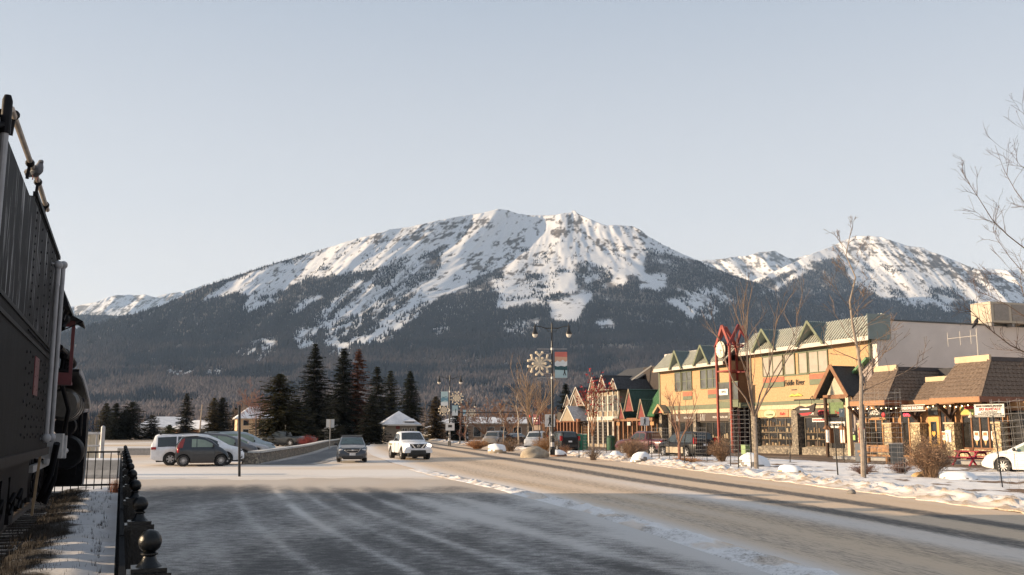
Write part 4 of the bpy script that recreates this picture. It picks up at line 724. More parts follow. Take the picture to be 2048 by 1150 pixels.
# entry porch of the next shop
Pq = thing('entry_porch', 'timber entry porch with steep dark roof between the yellow shop and brown roofs', 'porch', (FB.o.x, FB.o.y, 0), AB)
gable(Pq, .95, 6.3, -.85, 2.55, 4.15, -2.1, 1.2, fasc=wood_b, top=mat('dark_shingle', (.035, .04, .045), .85, 0, .3, 8), fill=None, ribs=False, fw=.28, under=soffit)
b = MB(); b.prism([(-.1, 4.2), (2.1, 4.2), (1.0, 5.75)], -1.7, -1.6, 'y'); b.build('gable_infill', mat('pale_infill', (.40, .36, .27), .8), Pq); b = MB(); b.box(-.3, 2.3, -1.85, -1.65, 4.0, 4.28); b.box(-.2, 2.2, -1.8, -1.7, 3.55, 3.7); b.build('tie_beam', wood_b, Pq)
b = MB(); b.tube([(0.0, -1.9, 0), (0.0, -1.9, 4.1)], .13, 10); b.build('log_post', mat('dark_log', (.07, .04, .025), .8, 0, .3, 4), Pq, smooth=True); b = MB(); b.box(2.2, 2.48, -2.0, -1.75, 0, 4.2); b.build('post', mat('cream_post', (.56, .46, .32), .75, 0, .1, 4), Pq)
b = MB(); b.box(.35, 1.85, -1.9, -1.86, 2.95, 3.75); s_ = b.build('green_board', mat('mossy_green_board', (.12, .17, .075), .8, 0, .25, 6), Pq); text('Tea', .3, letter_r, s_, (1.2, -1.92, 3.05))
b = MB(); b.box(.3, 1.9, -1.9, -1.85, 2.0, 2.42); s_ = b.build('name_board', letter_w, Pq); text('DOWNSTREAM', .26, letter_k, s_, (1.1, -1.91, 2.2), width=1.5, bold=.012)
b = MB(); b.box(.1, 2.2, -.45, .5, 0, 1.0); b.build('stone_wall', stone, Pq); b = MB(); b.box(-.2, 2.4, .3, .42, 1.0, 4); b.build('door_wall', wood_b, Pq)
for x in (.2, 1.75): b = MB(); b.box(x - .28, x + .28, -2.0, -1.7, .95, 1.95); b.prism([(x - .38, 1.95), (x + .38, 1.95), (x, 2.2)], -2.1, -1.62, 'y'); s_ = b.build('notice_case', wood_b, Pq); b = MB(); b.box(x - .2, x + .2, -2.02, -1.99, 1.0, 1.85); b.build('notice', letter_w, s_)
b = MB(); b.box(.75, 1.2, -.48, -.452, 1.15, 1.5); b.build('green_notice', mat('lime_notice', (.30, .50, .18), .7), Pq); b = MB(); b.lathe([(.02, 0), (.22, 0), (.22, .03), (.02, .03)], (.95, -.49, 1.8), 'y', 16); b.build('round_notice', letter_w, Pq)
# hanging raft shaped sign
hs_ = thing('hanging_sign', 'dark boat shaped hanging sign with red keel on an iron bracket', 'sign', tuple(FB.W(-2.7, -1.5, 0)), AB)
b = MB(); b.tube([(-1.3, 0, 4.05), (1.6, 0, 4.05)], .05, 6); b.tube([(.5, 0, 4.05), (.8, 0, 4.3), (1.0, 0, 3.9)], .03, 6); b.tube([(-.7, 0, 4.05), (-.7, 0, 3.5)], .015, 5); b.tube([(.7, 0, 4.05), (.7, 0, 3.5)], .015, 5); b.build('bracket', letter_k, hs_)
b = MB(); b.prism([(-1.2, 3.45), (-.6, 3.62), (0, 3.5), (.6, 3.6), (1.15, 3.75), (.95, 3.2), (.3, 2.95), (-.4, 2.95), (-.95, 3.1)], -.06, .06, 'y'); b.build('hull', mat('dark_sign_hull', (.03, .022, .02), .7, 0, .3, 6), hs_); b = MB(); b.prism([(-.7, 3.05), (.8, 3.12), (.3, 2.9), (-.35, 2.9)], -.08, -.055, 'y'); b.build('keel', letter_r, hs_); b = MB(); b.box(-.6, .5, -.075, -.055, 3.3, 3.4); b.build('stripe', letter_w, hs_)
# rooftop unit
hv = thing('rooftop_unit', 'boxy metal air handling unit on the flat roof of the grey building', 'air unit', tuple(FB.W(3.4, 11.2, 9.3)), AB)
pale_m = mat('pale_sheet_metal', (.36, .32, .26), .55, .2, .08, 3)
b = MB(); b.box(-1.4, .4, -1.2, 3.2, .25, 1.75); b.build('casing', pale_m, hv); b = MB(); b.box(.401, .43, -.9, .5, .4, 1.6); b.box(.401, .43, .8, 3.0, .4, 1.6); b.build('grille', mat('unit_grille', (.22, .20, .18), .6), hv)
b = MB(); b.box(-1.2, .3, 3.4, 5.0, .2, 1.5); b.build('fan_box', mat('dark_unit', (.05, .05, .05), .7), hv)
for y in (-1.0, 1.0, 3.0): b = MB(); b.box(-1.3, .3, y - .1, y + .1, 0, .25); b.build('skid', concrete, hv)
# ------------------------------------------------------------ brown mansard shops
sh = bpy.data.materials.new('brown_shake'); sh.use_nodes = True; t = sh.node_tree; bs = t.nodes['Principled BSDF']; bs.inputs['Roughness'].default_value = .9
tc = _n(t, 'ShaderNodeTexCoord'); sx_ = _n(t, 'ShaderNodeSeparateXYZ'); t.links.new(tc.outputs['Object'], sx_.inputs[0]); ad = _n(t, 'ShaderNodeMath', operation='ADD'); t.links.new(sx_.outputs[0], ad.inputs[0]); t.links.new(sx_.outputs[1], ad.inputs[1])
cx = _n(t, 'ShaderNodeCombineXYZ'); t.links.new(ad.outputs[0], cx.inputs[0]); t.links.new(sx_.outputs[2], cx.inputs[1])
nz = _n(t, 'ShaderNodeTexNoise'); nz.inputs['Scale'].default_value = 9; t.links.new(tc.outputs['Object'], nz.inputs['Vector'])
rp = _n(t, 'ShaderNodeValToRGB'); rp.color_ramp.elements[0].color = (.10, .07, .052, 1); rp.color_ramp.elements[1].color = (.21, .155, .115, 1); rp.color_ramp.elements[0].position = .3; rp.color_ramp.elements[1].position = .7; t.links.new(nz.outputs['Fac'], rp.inputs[0]); t.links.new(rp.outputs[0], bs.inputs['Base Color'])
MATS['brown_shake'] = sh
def shingles(mb, p00, p10, p11, p01, nrow, wid):
    """real overlapping shakes: p00->p10 along the eave, p01,p11 the upper edge"""
    p00, p10, p11, p01 = map(Vector, (p00, p10, p11, p01)); nrm = (p10 - p00).cross(p01 - p00).normalized()
    if nrm.z < 0: nrm = -nrm
    for r in range(nrow):
        a = p00.lerp(p01, r / nrow); c = p10.lerp(p11, r / nrow); a2 = p00.lerp(p01, min(1, (r + 1.25) / nrow)); c2 = p10.lerp(p11, min(1, (r + 1.25) / nrow)); n = max(1, int((c - a).length / wid)); off = .5 * (r % 2)
        for k in range(-1, n + 1):
            f0 = min(1, max(0, (k + off) / n)); f1 = min(1, max(0, (k + off + .93) / n))
            if f1 - f0 < .2 / n: continue
            l = a.lerp(c, f0) + nrm * .045; q = a.lerp(c, f1) + nrm * .045; l2 = a2.lerp(c2, f0) + nrm * .008; q2 = a2.lerp(c2, f1) + nrm * .008; m_ = (l + q) / 2 + (a - a2).normalized() * .05
            mb.add([l, m_, q, q2, l2, l - nrm * .04, m_ - nrm * .04, q - nrm * .04], [(0, 1, 2, 3, 4), (5, 6, 1, 0), (6, 7, 2, 1)])
fascia_o = mat('orange_fascia', (.31, .155, .07), .6, 0, .08, 3); fascia_shade = mat('orange_fascia_shaded', (.22, .085, .045), .6, 0, .1, 3); cream = mat('cream_parapet', (.50, .39, .26), .8, 0, .1, 3)  # side returns get the orange fascia darkened, shade painted into its colour
D = thing('shop_building', 'low row of timber and stone shops under brown shake mansard roofs with an orange fascia', 'building', (FD.o.x, FD.o.y, 0), AB)
def bay(x0, x1, y0, yb, zt, ins=1.0, insy=2.0, left=True):
    zf = 3.62; b = MB(); q = [(x0, y0, zf), (x1, y0, zf), (x1 - ins, y0 + insy, zt), (x0 + (ins * .2), y0 + insy, zt)]
    b.slab(q, .1); shingles(b, *q, 9, .26); q2 = [(x1, y0, zf), (x1, yb, zf), (x1 - ins, yb, zt), (x1 - ins, y0 + insy, zt)]; b.slab(q2, .1); shingles(b, *q2, 9, .32)
    b.slab([(x0, yb, zf), (x0, y0, zf), (x0 + ins * .2, y0 + insy, zt), (x0 + ins * .2, yb, zt)], .1); b.beam((x1, y0, zf + .06), (x1 - ins, y0 + insy, zt + .06), .22, .06)
    r = b.build('mansard_roof', sh, D, fix=False); b = MB(); b.box(x0 + .1, x1 - ins + .05, y0 + insy - .06, y0 + insy + .1, zt - .02, zt + .34); b.build('front_parapet', cream, r)
    b = MB(); b.box(x1 - ins - .1, x1 - ins + .06, y0 + insy + .1, yb, zt - .02, zt + .22); b.box(x0 + .1, x1 - ins - .1, y0 + insy + .1, yb, zt - .4, zt); b.build('side_parapet', mat('dark_cap', (.06, .05, .05), .7), r)
    b = MB(); b.box(x0, x1, y0 - .05, y0, 3.36, 3.66); b.build('fascia', fascia_o, D); b = MB(); b.box(x1, x1 + .05, y0 - .05, yb, 3.36, 3.66); b.build('fascia', fascia_shade, D); b = MB(); b.box(x0 + .05, x1 - .02, y0 + .01, yb, 3.38, 3.44); b.build('soffit', wood_b, D)
bay(.2, 3.28, 0, 9, 5.6); bay(6.95, 10.48, 0, 12, 5.72)
q = [(3.28, 1.85, 3.6), (6.95, 1.85, 3.6), (6.95, 3.4, 4.85), (3.28, 3.4, 4.85)]; b = MB(); b.slab(q, .1); shingles(b, *q, 7, .26); b.build('mansard_roof', sh, D, fix=False)
b = MB(); b.box(3.28, 6.95, 3.3, 3.45, 4.83, 5.12); b.build('front_parapet', cream, D); b = MB(); b.box(3.28, 6.95, 1.8, 1.85, 3.36, 3.66); b.build('fascia', fascia_o, D); b = MB(); b.box(3.3, 6.9, 1.86, 3.6, 3.38, 3.44); b.build('soffit', wood_b, D)
b = MB(); b.box(2.5, 7.4, 5.2, 9, 4.5, 5.75); b.build('rear_wall', mat('navy_rear_wall', (.035, .035, .042), .8), D)
b = MB(); b.box(-1.2, 13, 2.35, 10, .0, 3.38); b.build('wall', wood_o, D); b = MB(); b.box(-1.0, 14, -.6, 2.4, 0.006, .18); b.build('boardwalk', concrete, D)
WZ = (.85, 2.72)
for x0, x1, n, z0, z1 in ((-.75, 1.0, 3, .75, 2.5), (2.2, 3.3, 2, .3, 3.1), (5.35, 6.05, 2, .75, 3.1), (7.0, 9.45, 4, .85, 2.65), (10.2, 12.6, 2, .3, 2.9)): window(D, FD, None, 2.33, n, 1, fm=wood_b if x0 > 5 else wood_o, gm_=shopglass, fw=.09, box=(x0, x1, z0, z1))
b = MB(); b.box(4.35, 5.2, 2.28, 2.36, .2, 2.65); dr = b.build('door', mat('yellow_door', (.50, .30, .08), .6), D); b = MB(); b.box(4.55, 5.0, 2.26, 2.285, 1.0, 2.35); b.build('pane', glass_dark, dr); b = MB(); b.prism([(4.78, 1.45), (4.92, 1.62), (4.9, 1.75), (4.83, 1.78), (4.78, 1.72), (4.72, 1.78), (4.65, 1.75), (4.63, 1.62)], 2.25, 2.262, 'y'); b.build('heart', mat('orange_heart', (.65, .33, .06), .6), dr); b = MB(); b.box(4.4, 5.15, 2.28, 2.34, 2.75, 3.3); b.build('transom', greyglass, dr)
for x0, x1 in ((-1.3, -.85), (1.12, 1.8), (3.42, 4.2), (6.15, 6.85), (9.55, 10.1)):
    b = MB(); b.box(x0, x1, 1.75, 2.34, .18, 2.2); p_ = b.build('stone_pier', pale_stone, D); b = MB(); b.box(x0 - .06, x1 + .06, 1.7, 2.34, 2.2, 2.3); b.build('pier_cap', cream, p_)
    b = MB(); b.box((x0 + x1) / 2 - .12, (x0 + x1) / 2 + .12, 1.85, 2.1, 2.3, 3.38); b.beam(((x0 + x1) / 2, 1.9, 2.5), ((x0 + x1) / 2, .9, 3.36), .14, .16); b.beam(((x0 + x1) / 2 - .1, 1.9, 2.7), ((x0 + x1) / 2 - .8, 1.9, 3.36), .12, .12); b.beam(((x0 + x1) / 2 + .1, 1.9, 2.7), ((x0 + x1) / 2 + .8, 1.9, 3.36), .12, .12); b.build('bracket', mat('dark_bracket', (.05, .028, .02), .8), D)
for x0, x1, z1 in ((6.9, 9.54, .75), (-.8, 1.1, .7), (5.2, 6.14, .7)): b = MB(); b.box(x0, x1, 2.0, 2.34, .18, z1); b.build('stone_base', pale_stone, D)
b = MB(); b.box(-.75, 1.05, 2.15, 2.33, 2.72, 3.2); s_ = b.build('shop_sign', mat('dark_green_sign', (.03, .03, .025), .7), D); text('WATCH CO', .36, letter_w, s_, (.15, 2.14, 2.95), width=1.55, bold=.012)
b = MB(); b.box(2.35, 3.2, 2.20, 2.24, 2.62, 2.95); s_ = b.build('open_sign', letter_k, D); text('OPEN', .26, mat('red_neon', (.6, .02, .03), .5, emit=((1, .05, .08), 2.0)), s_, (2.78, 2.19, 2.78), width=.7)
b = MB(); b.box(4.0, 6.0, -.03, .0, 3.06, 3.36); s_ = b.build('hanging_name_board', mat('brown_name_board', (.11, .065, .04), .7), D); s_.location = (-.4, .9, -.05); text('TASSONI BUILDERS', .22, letter_w, s_, (5.0, -.04, 3.2), width=1.8, bold=.008); b = MB(); b.box(3.96, 6.04, -.02, .01, 3.02, 3.05); b.box(3.96, 6.04, -.02, .01, 3.37, 3.4); b.build('border', letter_w, s_)
b = MB(); b.box(7.0, 9.4, 2.18, 2.33, 2.72, 3.2); s_ = b.build('rainbow_sign', mat('rainbow_sign', (.55, .40, .08), .6, col2=(.20, .42, .20), scale=2.5), D); b = MB(); b.box(7.3, 9.0, 2.165, 2.18, 3.05, 3.2); b.build('red_stripe', letter_r, s_)
for x in (7.92, 8.53, 9.14, 5.5, 5.87):
    b = MB(); b.lathe([(.02, 0), (.2, .0), (.2, .02), (.02, .02)], (x, 2.30, 1.42), 'y', 14); b.box(x - .19, x + .19, 2.30, 2.325, 1.5, 1.78); b.m = 1; b.box(x - .13, x + .13, 2.295, 2.31, 1.56, 1.72); b.m = 2; b.prism([(x - .1, 1.26), (x + .1, 1.26), (x, .95)], 2.29, 2.31, 'y'); b.build('cone_decal', [letter_w, mat('decal_orange', (.6, .16, .06), .6), mat('cone_tan', (.5, .3, .12), .6)], D)
for x in (7.9, 8.5, 9.15): b = MB(); b.lathe([(.16, 0), (.13, .1), (.05, .2), (.03, .35), (.02, .36)], (x, 2.0, 2.55), 'z', 12); b.build('pendant_lamp', white_trim, D)
b = MB(); bulb = mat('warm_bulb', (.9, .7, .4), .4, emit=((1, .62, .28), 6.0))
for i in range(26): x = -.9 + i * .43; b.ball((x, 1.15, 3.2 + .04 * math.sin(i * 2.1)), .035, 6)
b.build('string_light', bulb, D); b = MB(); b.tube([(-1, 1.15, 3.26), (10.2, 1.15, 3.26)], .01, 4); b.build('string_wire', letter_k, D)
b = MB(); b.box(3.58, 3.98, 1.70, 1.748, 1.15, 1.85); mn = b.build('menu_board', letter_w, D); mn.location = (2.65, 0, 0)
# hanging rental sign
rs = thing('hanging_sign', 'white ski rentals sign board hanging under the brown eave', 'sign', tuple(FD.W(11.0, .1, 0)), AB); rs.rotation_euler.z = AB + 0.22
b = MB(); b.box(-.83, .83, -.04, .04, 2.55, 3.22); b.build('board', mat('off_white_board', (.62, .60, .56), .7, 0, .06, 4), rs)
text('EDGE CONTROL SKI SHOP', .13, letter_k, rs, (0, -.05, 3.12), width=1.45, bold=.006); text('SKI RENTALS', .20, letter_r, rs, (0, -.05, 2.95), shear=.3, width=1.2, bold=.004, spacing=1.1); text('& SNOWBOARDS', .1, letter_k, rs, (0, -.05, 2.8), width=.9); text('EQUIPMENT SERVICE', .08, letter_k, rs, (0, -.05, 2.7), width=1.3, bold=.004)
b = MB(); b.box(-.81, .81, -.045, -.039, 2.57, 2.64); b.build('bottom_band', letter_k, rs); text('REPAIRS & TUNING', .055, letter_w, rs, (0, -.05, 2.605), width=1.4, ext=.006); b = MB(); b.box(-.85, .85, -.045, .045, 3.22, 3.25); b.box(-.85, .85, -.045, .045, 2.52, 2.55); b.box(-.86, -.83, -.045, .045, 2.52, 3.25); b.box(.83, .86, -.045, .045, 2.52, 3.25); b.tube([(-.6, 0, 3.22), (-.6, 0, 3.45)], .01, 4); b.tube([(.6, 0, 3.22), (.6, 0, 3.45)], .01, 4); b.build('frame', letter_k, rs)
# wreath
wr = thing('wreath', 'dark evergreen wreath hanging under the eave of the watch shop', 'wreath', tuple(FD.W(2.75, .35, 2.78)), AB); b = MB()
for k in range(160): a = random.uniform(0, 6.283); r = random.gauss(.34, .045); p = Vector((r * math.cos(a), random.gauss(0, .04), r * math.sin(a))); d = Vector((random.gauss(0, 1), random.gauss(0, .6), random.gauss(0, 1))).normalized() * .1; s = d.orthogonal().normalized() * .025; b.add([p - s, p + s, p + d], [(0, 1, 2)])
b.build('needles', mat('dark_needles', (.02, .028, .018), .9), wr, fix=False); b = MB(); b.ball((0, -.02, 0), .16, 10, (1, .4, 1)); b.build('bauble', letter_r, wr); b = MB(); b.tube([(0, 0, .34), (0, 0, .6)], .008, 4); b.build('cord', letter_k, wr)
# antenna and raven behind the roofs
an = thing('antenna', 'thin television antenna on the brown mansard roof', 'antenna', tuple(FD.W(7.6, 3.2, 5.6)), AB); b = MB(); b.tube([(0, 0, 0), (0, 0, 2.35)], .025, 5); b.build('mast', white_trim, an); b = MB(); b.tube([(-2.2, 0, 1.75), (0, 0, 1.75)], .014, 4)
for x, h in ((-2.2, .42), (-1.25, .42), (-.45, .42)): b.tube([(x, 0, 1.7 - h), (x, 0, 1.7 + h)], .022, 4)
b.build('elements', white_trim, an)
rv = thing('raven', 'black raven sitting on top of the antenna mast', 'raven', tuple(FD.W(7.6, 3.2, 7.9)), AB + 1.0); bird_k = mat('raven_black', (.012, .012, .015), .5, 0, .3, 20)
b = MB(); b.tube([(-.20, 0, -.12), (-.12, 0, .02), (-.02, 0, .16), (.05, 0, .30), (.08, 0, .40), (.11, 0, .45), (.16, 0, .45), (.24, 0, .42)], [.03, .07, .12, .12, .075, .07, .045, .006], 10); b.build('body', bird_k, rv, smooth=True); b = MB(); b.tube([(-.02, .09, .28), (-.12, .08, .08), (-.24, .03, -.14)], [.03, .05, .01], 6); b.tube([(-.02, -.09, .28), (-.12, -.08, .08), (-.24, -.03, -.14)], [.03, .05, .01], 6); b.build('wings', bird_k, rv, smooth=True)
# ------------------------------------------------------------ the older row further along the street
dshing = mat('dark_grey_shingle', (.045, .047, .052), .85, 0, .3, 4, .3, 12); tan_w = mat('tan_siding', (.27, .22, .16), .85, 0, .12, 3); brown_w = mat('taupe_siding', (.19, .14, .11), .85, 0, .12, 3)
green_r = mat('bright_green_metal', (.085, .21, .095), .5, .1, .1, 2); teal_r = mat('dark_teal_metal', (.03, .075, .062), .5, .1, .15, 2); maroon = mat('maroon_gable', (.16, .035, .03), .8, 0, .25, 4)
def fb(px, py, y=0): return FB.loc(px, py, y)
A1 = thing('shop_building', 'shop with bright green metal roof and maroon gable fronts next to the yellow building', 'building', (FB.o.x, FB.o.y, 0), AB)
xl, _ = fb(1238, 860); xr = -27.0
b = MB(); b.box(xl, xr, .6, 14, 0, 3.6); b.build('wall', brown_w, A1)
b = MB(); q = [(fb(1286, 832, -.6)[0], -.7, 3.2), (xr + .15, -.7, 3.2), (xr + .15, 1.6, 6.4), (fb(1286, 832, -.6)[0], 1.6, 6.4)]; b.slab(q, .1)
for i in range(24): f = i / 24; b.beam(Vector(q[0]).lerp(Vector(q[1]), f) + Vector((.1, 0, .03)), Vector(q[3]).lerp(Vector(q[2]), f) + Vector((.1, 0, .03)), .05, .05)
b.build('main_roof', green_r, A1)
for (ax, ay), (lx, ly), (rx, ry), m1, d1 in (((1257, 778), (1248, 822), (1267, 822), teal_r, 4.0), ((1281, 798), (1274, 836), (1291, 836), teal_r, 1.2), ((1241, 806), (1236, 837), (1249, 837), teal_r, 2.5)):
    xa, za = fb(ax, ay, -.9); x0, z0 = fb(lx, ly, -.9); x1, z1 = fb(rx, ry, -.9); gable(A1, xa, za, x0, x1, (z0 + z1) / 2, -.9, d1, fasc=tan_w, top=m1, fill=maroon, fd=-.86, ribs=True, fw=.11)
b = MB(); b.box(xl, xr, -.75, -.5, 2.75, 3.05)
for k in range(9): x = xl + .3 + k * (xr - xl - .6) / 8; b.box(x - .1, x + .1, -.7, -.5, 0, 2.75)
b.build('porch_frame', wood_b, A1)
for k in range(7): x = xl + .6 + k * (xr - xl - 1.5) / 7; window(A1, FB, None, .58, 2, 2, fm=wood_o, gm_=shopglass, box=(x, x + 1.0, .6, 2.5))
for k in range(4): x = xl + 1.2 + k * 2.4; b = MB(); b.box(x, x + .7, -.9, -.85, 2.3, 2.65); b.build('name_board', [wood_o, white_trim, maroon, wood_o][k], A1)
A2 = thing('shop_building', 'tall narrow fronted shop with three steep dark gables and cream trim', 'building', (FB.o.x, FB.o.y, 0), AB)
x0, _ = fb(1176, 860); x1, _ = fb(1240, 860); b = MB(); b.box(x0, x1, .0, 15, 0, 6.1); b.build('wall', tan_w, A2)
for (ax, ay), (lx, ly), (rx, ry), d1 in (((1184, 755), (1179, 791), (1191, 791), 9), ((1203, 750), (1197, 790), (1211, 788), 10), ((1226, 757), (1219, 793), (1232, 790), 9)):
    xa, za = fb(ax, ay, -.8); xx0, z0 = fb(lx, ly, -.8); xx1, z1 = fb(rx, ry, -.8); gable(A2, xa, za, xx0 - .25, xx1 + .25, 6.1, -.8, d1, fasc=white_trim, top=dshing, fill=brown_w, fd=-.76, ribs=False, fw=.10)
b = MB(); b.slab([(x0, -.1, 6.05), (x1, -.1, 6.05), (x1, 5, 8.8), (x0, 5, 8.8)], .15); b.slab([(x0, 10, 6.05), (x1, 10, 6.05), (x1, 5, 8.8), (x0, 5, 8.8)], .15); b.build('main_roof', dshing, A2)
b = MB(); n = 7
for k in range(n): x = x0 + .2 + k * (x1 - x0 - .5) / (n - 1); b.box(x, x + .22, -.1, 0, 0, 6.05)
b.box(x0, x1, -.12, 0, 2.9, 3.3); b.build('cream_trim', white_trim, A2)
for k in range(n - 1):
    x = x0 + .5 + k * (x1 - x0 - .5) / (n - 1); w_ = (x1 - x0) / n - .55
    window(A2, FB, None, -.03, 1, 2, fm=white_trim, gm_=greyglass, fw=.05, box=(x, x + w_, 3.9, 5.5)); window(A2, FB, None, -.03, 1, 1, fm=sign_brown, gm_=shopglass, fw=.06, box=(x, x + w_, .4, 2.7))
b = MB(); b.box(x1 - .5, -27.0, 3.2, 14, 5.5, 8.5); b.build('rear_block', mat('dark_brown_block', (.04, .032, .03), .85), A2); b = MB(); xx, zz = fb(1246, 788, -.1); b.beam((x1 - .6, .0, 6.0), (x1 + 1.3, 3.2, 8.6), .14, .14); b.build('white_verge', white_trim, A2)
A3 = thing('shop_building', 'low taupe lodge with small gables and orange timber porch, far end of row', 'building', (FB.o.x, FB.o.y, 0), AB)
x0, _ = fb(1128, 860); x1 = fb(1176, 860)[0] - .02; b = MB(); b.box(x0, x1, .8, 12, 0, 4.9); b.build('wall', brown_w, A3)
b = MB(); b.slab([(x0 - .3, .3, 4.7), (x1, .3, 4.7), (x1, 5, 7.0), (x0 - .3, 5, 7.0)], .15); b.slab([(x0 - .3, 10, 4.7), (x1, 10, 4.7), (x1, 5, 7.0), (x0 - .3, 5, 7.0)], .15); b.build('roof', dshing, A3)
for xa, w_, za in ((x0 + 1.2, 1.2, 6.0), (x0 + 3.2, 1.0, 5.9), (x1 - 3, 2.4, 6.8)): gable(A3, xa, za, xa - w_, xa + w_, 4.6, -.1, 4, fasc=white_trim, top=dshing, fill=brown_w, fd=-.05, ribs=False, fw=.11)
gable(A3, x1 - 2.6, 4.6, x1 - 4.6, x1 - .6, 2.9, -1.4, .9, fasc=white_trim, top=mat('snowy_grey_roof', (.45, .46, .48), .8, 0, .3, 3), fill=tan_w, fd=-1.35, ribs=False, fw=.14)
b = MB(); b.box(x0 - .4, x1, -1.2, -.9, 2.75, 3.1)
for k in range(8): x = x0 - .3 + k * (x1 - x0) / 7.2; b.box(x - .12, x + .12, -1.15, -.9, 0, 2.75)
b.build('porch_frame', mat('orange_red_timber', (.20, .085, .045), .7, 0, .25, 4), A3)
for k in range(5): x = x0 + .5 + k * (x1 - x0 - .8) / 5; window(A3, FB, None, .75, 2, 1, fm=wood_o, gm_=shopglass, box=(x, x + 1.3, .5, 2.5)); 
for k in range(3): x = x0 + .8 + k * 3; window(A3, FB, None, .77, 1, 2, fm=white_trim, gm_=greyglass, fw=.06, box=(x, x + .9, 3.4, 4.4))
b = MB(); b.prism([(x0 + 1.6 + .8 * math.cos(a), 3.45 + .5 * math.sin(a)) for a in np.linspace(0, 6.283, 19)[:-1]], -1.3, -1.22, 'y'); b.build('oval_sign', mat('dark_oval_sign', (.04, .035, .03), .7), A3)
# maroon and brown roadside boards before the lodge
sb = thing('sign_board', 'maroon street sign board on posts in front of the far lodge', 'sign', tuple(FB.W(fb(1120, 860)[0], -3, 0)), AB); b = MB(); b.box(-1.1, 1.1, -.05, .05, 2.5, 3.7); b.build('board', mat('maroon_board', (.10, .02, .025), .7), sb); b = MB(); b.box(-1.2, 1.2, -.05, .05, 1.85, 2.4); b.build('lower_board', brown_w, sb); b = MB(); b.box(-.9, -.78, -.04, .04, 0, 3.7); b.box(.78, .9, -.04, .04, 0, 3.7); b.build('posts', wood_b, sb); b = MB(); b.box(-.8, .6, -.07, -.05, 3.2, 3.3); b.box(-.8, .3, -.07, -.05, 2.9, 3.0); b.build('lines', letter_w, sb)
# ------------------------------------------------------------ far buildings on the left
def hip_house(name, label, p, w_, d_, h_, rh, wallm, roofm, rz=0.0, ov=.5, ridge=0.0, wins=(), basem=None):
    H = thing(name, label, 'building', p, rz); b = MB(); b.box(-w_ / 2, w_ / 2, -d_ / 2, d_ / 2, 0, h_); b.build('wall', wallm, H)
    W2, D2 = w_ / 2 + ov, d_ / 2 + ov; r = ridge / 2
    b = MB(); b.add([(-W2, -D2, h_), (W2, -D2, h_), (W2, D2, h_), (-W2, D2, h_), (-r, 0, h_ + rh), (r, 0, h_ + rh)], [(0, 1, 5, 4), (1, 2, 5), (2, 3, 4, 5), (3, 0, 4), (3, 2, 1, 0)]); b.build('roof', roofm, H)
    b = MB(); b.box(-W2, W2, -D2, -D2 + .06, h_ - .22, h_ - .003); b.box(-W2, W2, D2 - .06, D2, h_ - .22, h_ - .003); b.box(-W2, -W2 + .06, -D2 + .06, D2 - .06, h_ - .22, h_ - .003); b.box(W2 - .06, W2, -D2 + .06, D2 - .06, h_ - .22, h_ - .003); b.build('fascia', white_trim, H)
    for x0, x1, z0, z1, n in wins: 
        f = window(H, None, None, -d_ / 2 - .03, n, 1, fm=white_trim, gm_=glass_dark, fw=.06, box=(x0, x1, z0, z1))
    if basem: b = MB(); b.box(-w_ / 2 - .12, w_ / 2 + .12, -d_ / 2 - .12, d_ / 2 + .12, 0, h_ * .42); b.build('stone_base', basem, H)
    return H
snow_roof = mat('snowy_roof', (.50, .52, .56), .85, 0, 0, .8, .1, 10, col2=(.68, .69, .72)); old_brown = mat('greige_wall', (.20, .18, .15), .85, 0, .1, 3)
H1 = hip_house('pavilion', 'small hip roofed park building with snowy roof and stone base under the tall spruces', (AT(797, 860, 150).x, 150, 0), 5.0, 4.4, 2.7, 2.1, old_brown, snow_roof, 0.25, .7, 0, ((.3, 1.0, 1.7, 2.1, 2), (1.4, 2.1, 1.7, 2.1, 2)), stone)
b = MB(); b.slab([(.3, -2.8, 3.2), (2.4, -2.8, 3.2), (2.1, -1.2, 3.6), (.8, -1.2, 3.8)], .08); b.build('dormer_roof', snow_roof, H1); b = MB(); b.box(.6, 2.1, -2.5, -2.35, 2.75, 3.15); b.build('dormer_wall', mat('dark_blue_slats', (.03, .04, .05), .8), H1); b = MB(); b.box(-.7, -.1, -2.26, -2.22, 2.0, 2.5); b.build('red_board', maroon, H1)
hip_house('house', 'low house with grey snowy roof far behind the white minivan', (AT(336, 860, 300).x, 300, 0), 17, 12, 2.6, 3.4, mat('white_wall', (.5, .5, .5), .8), snow_roof, .2, .6, 9, ((-4, -2, 1, 2.2, 1), (2, 4, 1, 2.2, 1)))
hip_house('house', 'dark house with white snowy hip roof beside the utility pole', (AT(402, 860, 290).x, 290, 0), 15, 10, 2.2, 2.6, wood_b, mat('fresh_snow_roof', (.72, .72, .74), .85), -.1, .9, 4, ((-3, -1, .8, 1.8, 1), (2, 4, .8, 1.8, 1)))
H4 = hip_house('house', 'two storey cream house with snowy gables behind the dark spruces on the left', (AT(506, 860, 230).x, 230, 0), 8, 8, 4.6, 2.8, mat('cream_wall', (.55, .40, .25), .8, 0, .1, 3), MATS['fresh_snow_roof'], .35, .6, 2, ((-2.6, -1.4, .8, 2, 1), (1, 2.2, .8, 2, 1), (-2.6, -1.4, 2.9, 4.1, 1), (1, 2.2, 2.9, 4.1, 1)))
b = MB(); b.box(2.2, 3.0, -.4, .4, 5, 8.0); b.build('chimney', stone, H4)
hip_house('shed', 'small snow roofed shelter beside the far road bend', (AT(888, 860, 210).x, 210, 0), 7, 5, 2.4, 1.2, mat('shed_wall', (.40, .28, .16), .8), MATS['fresh_snow_roof'], .1, .7, 3, ((-1, .5, .8, 1.8, 1),))
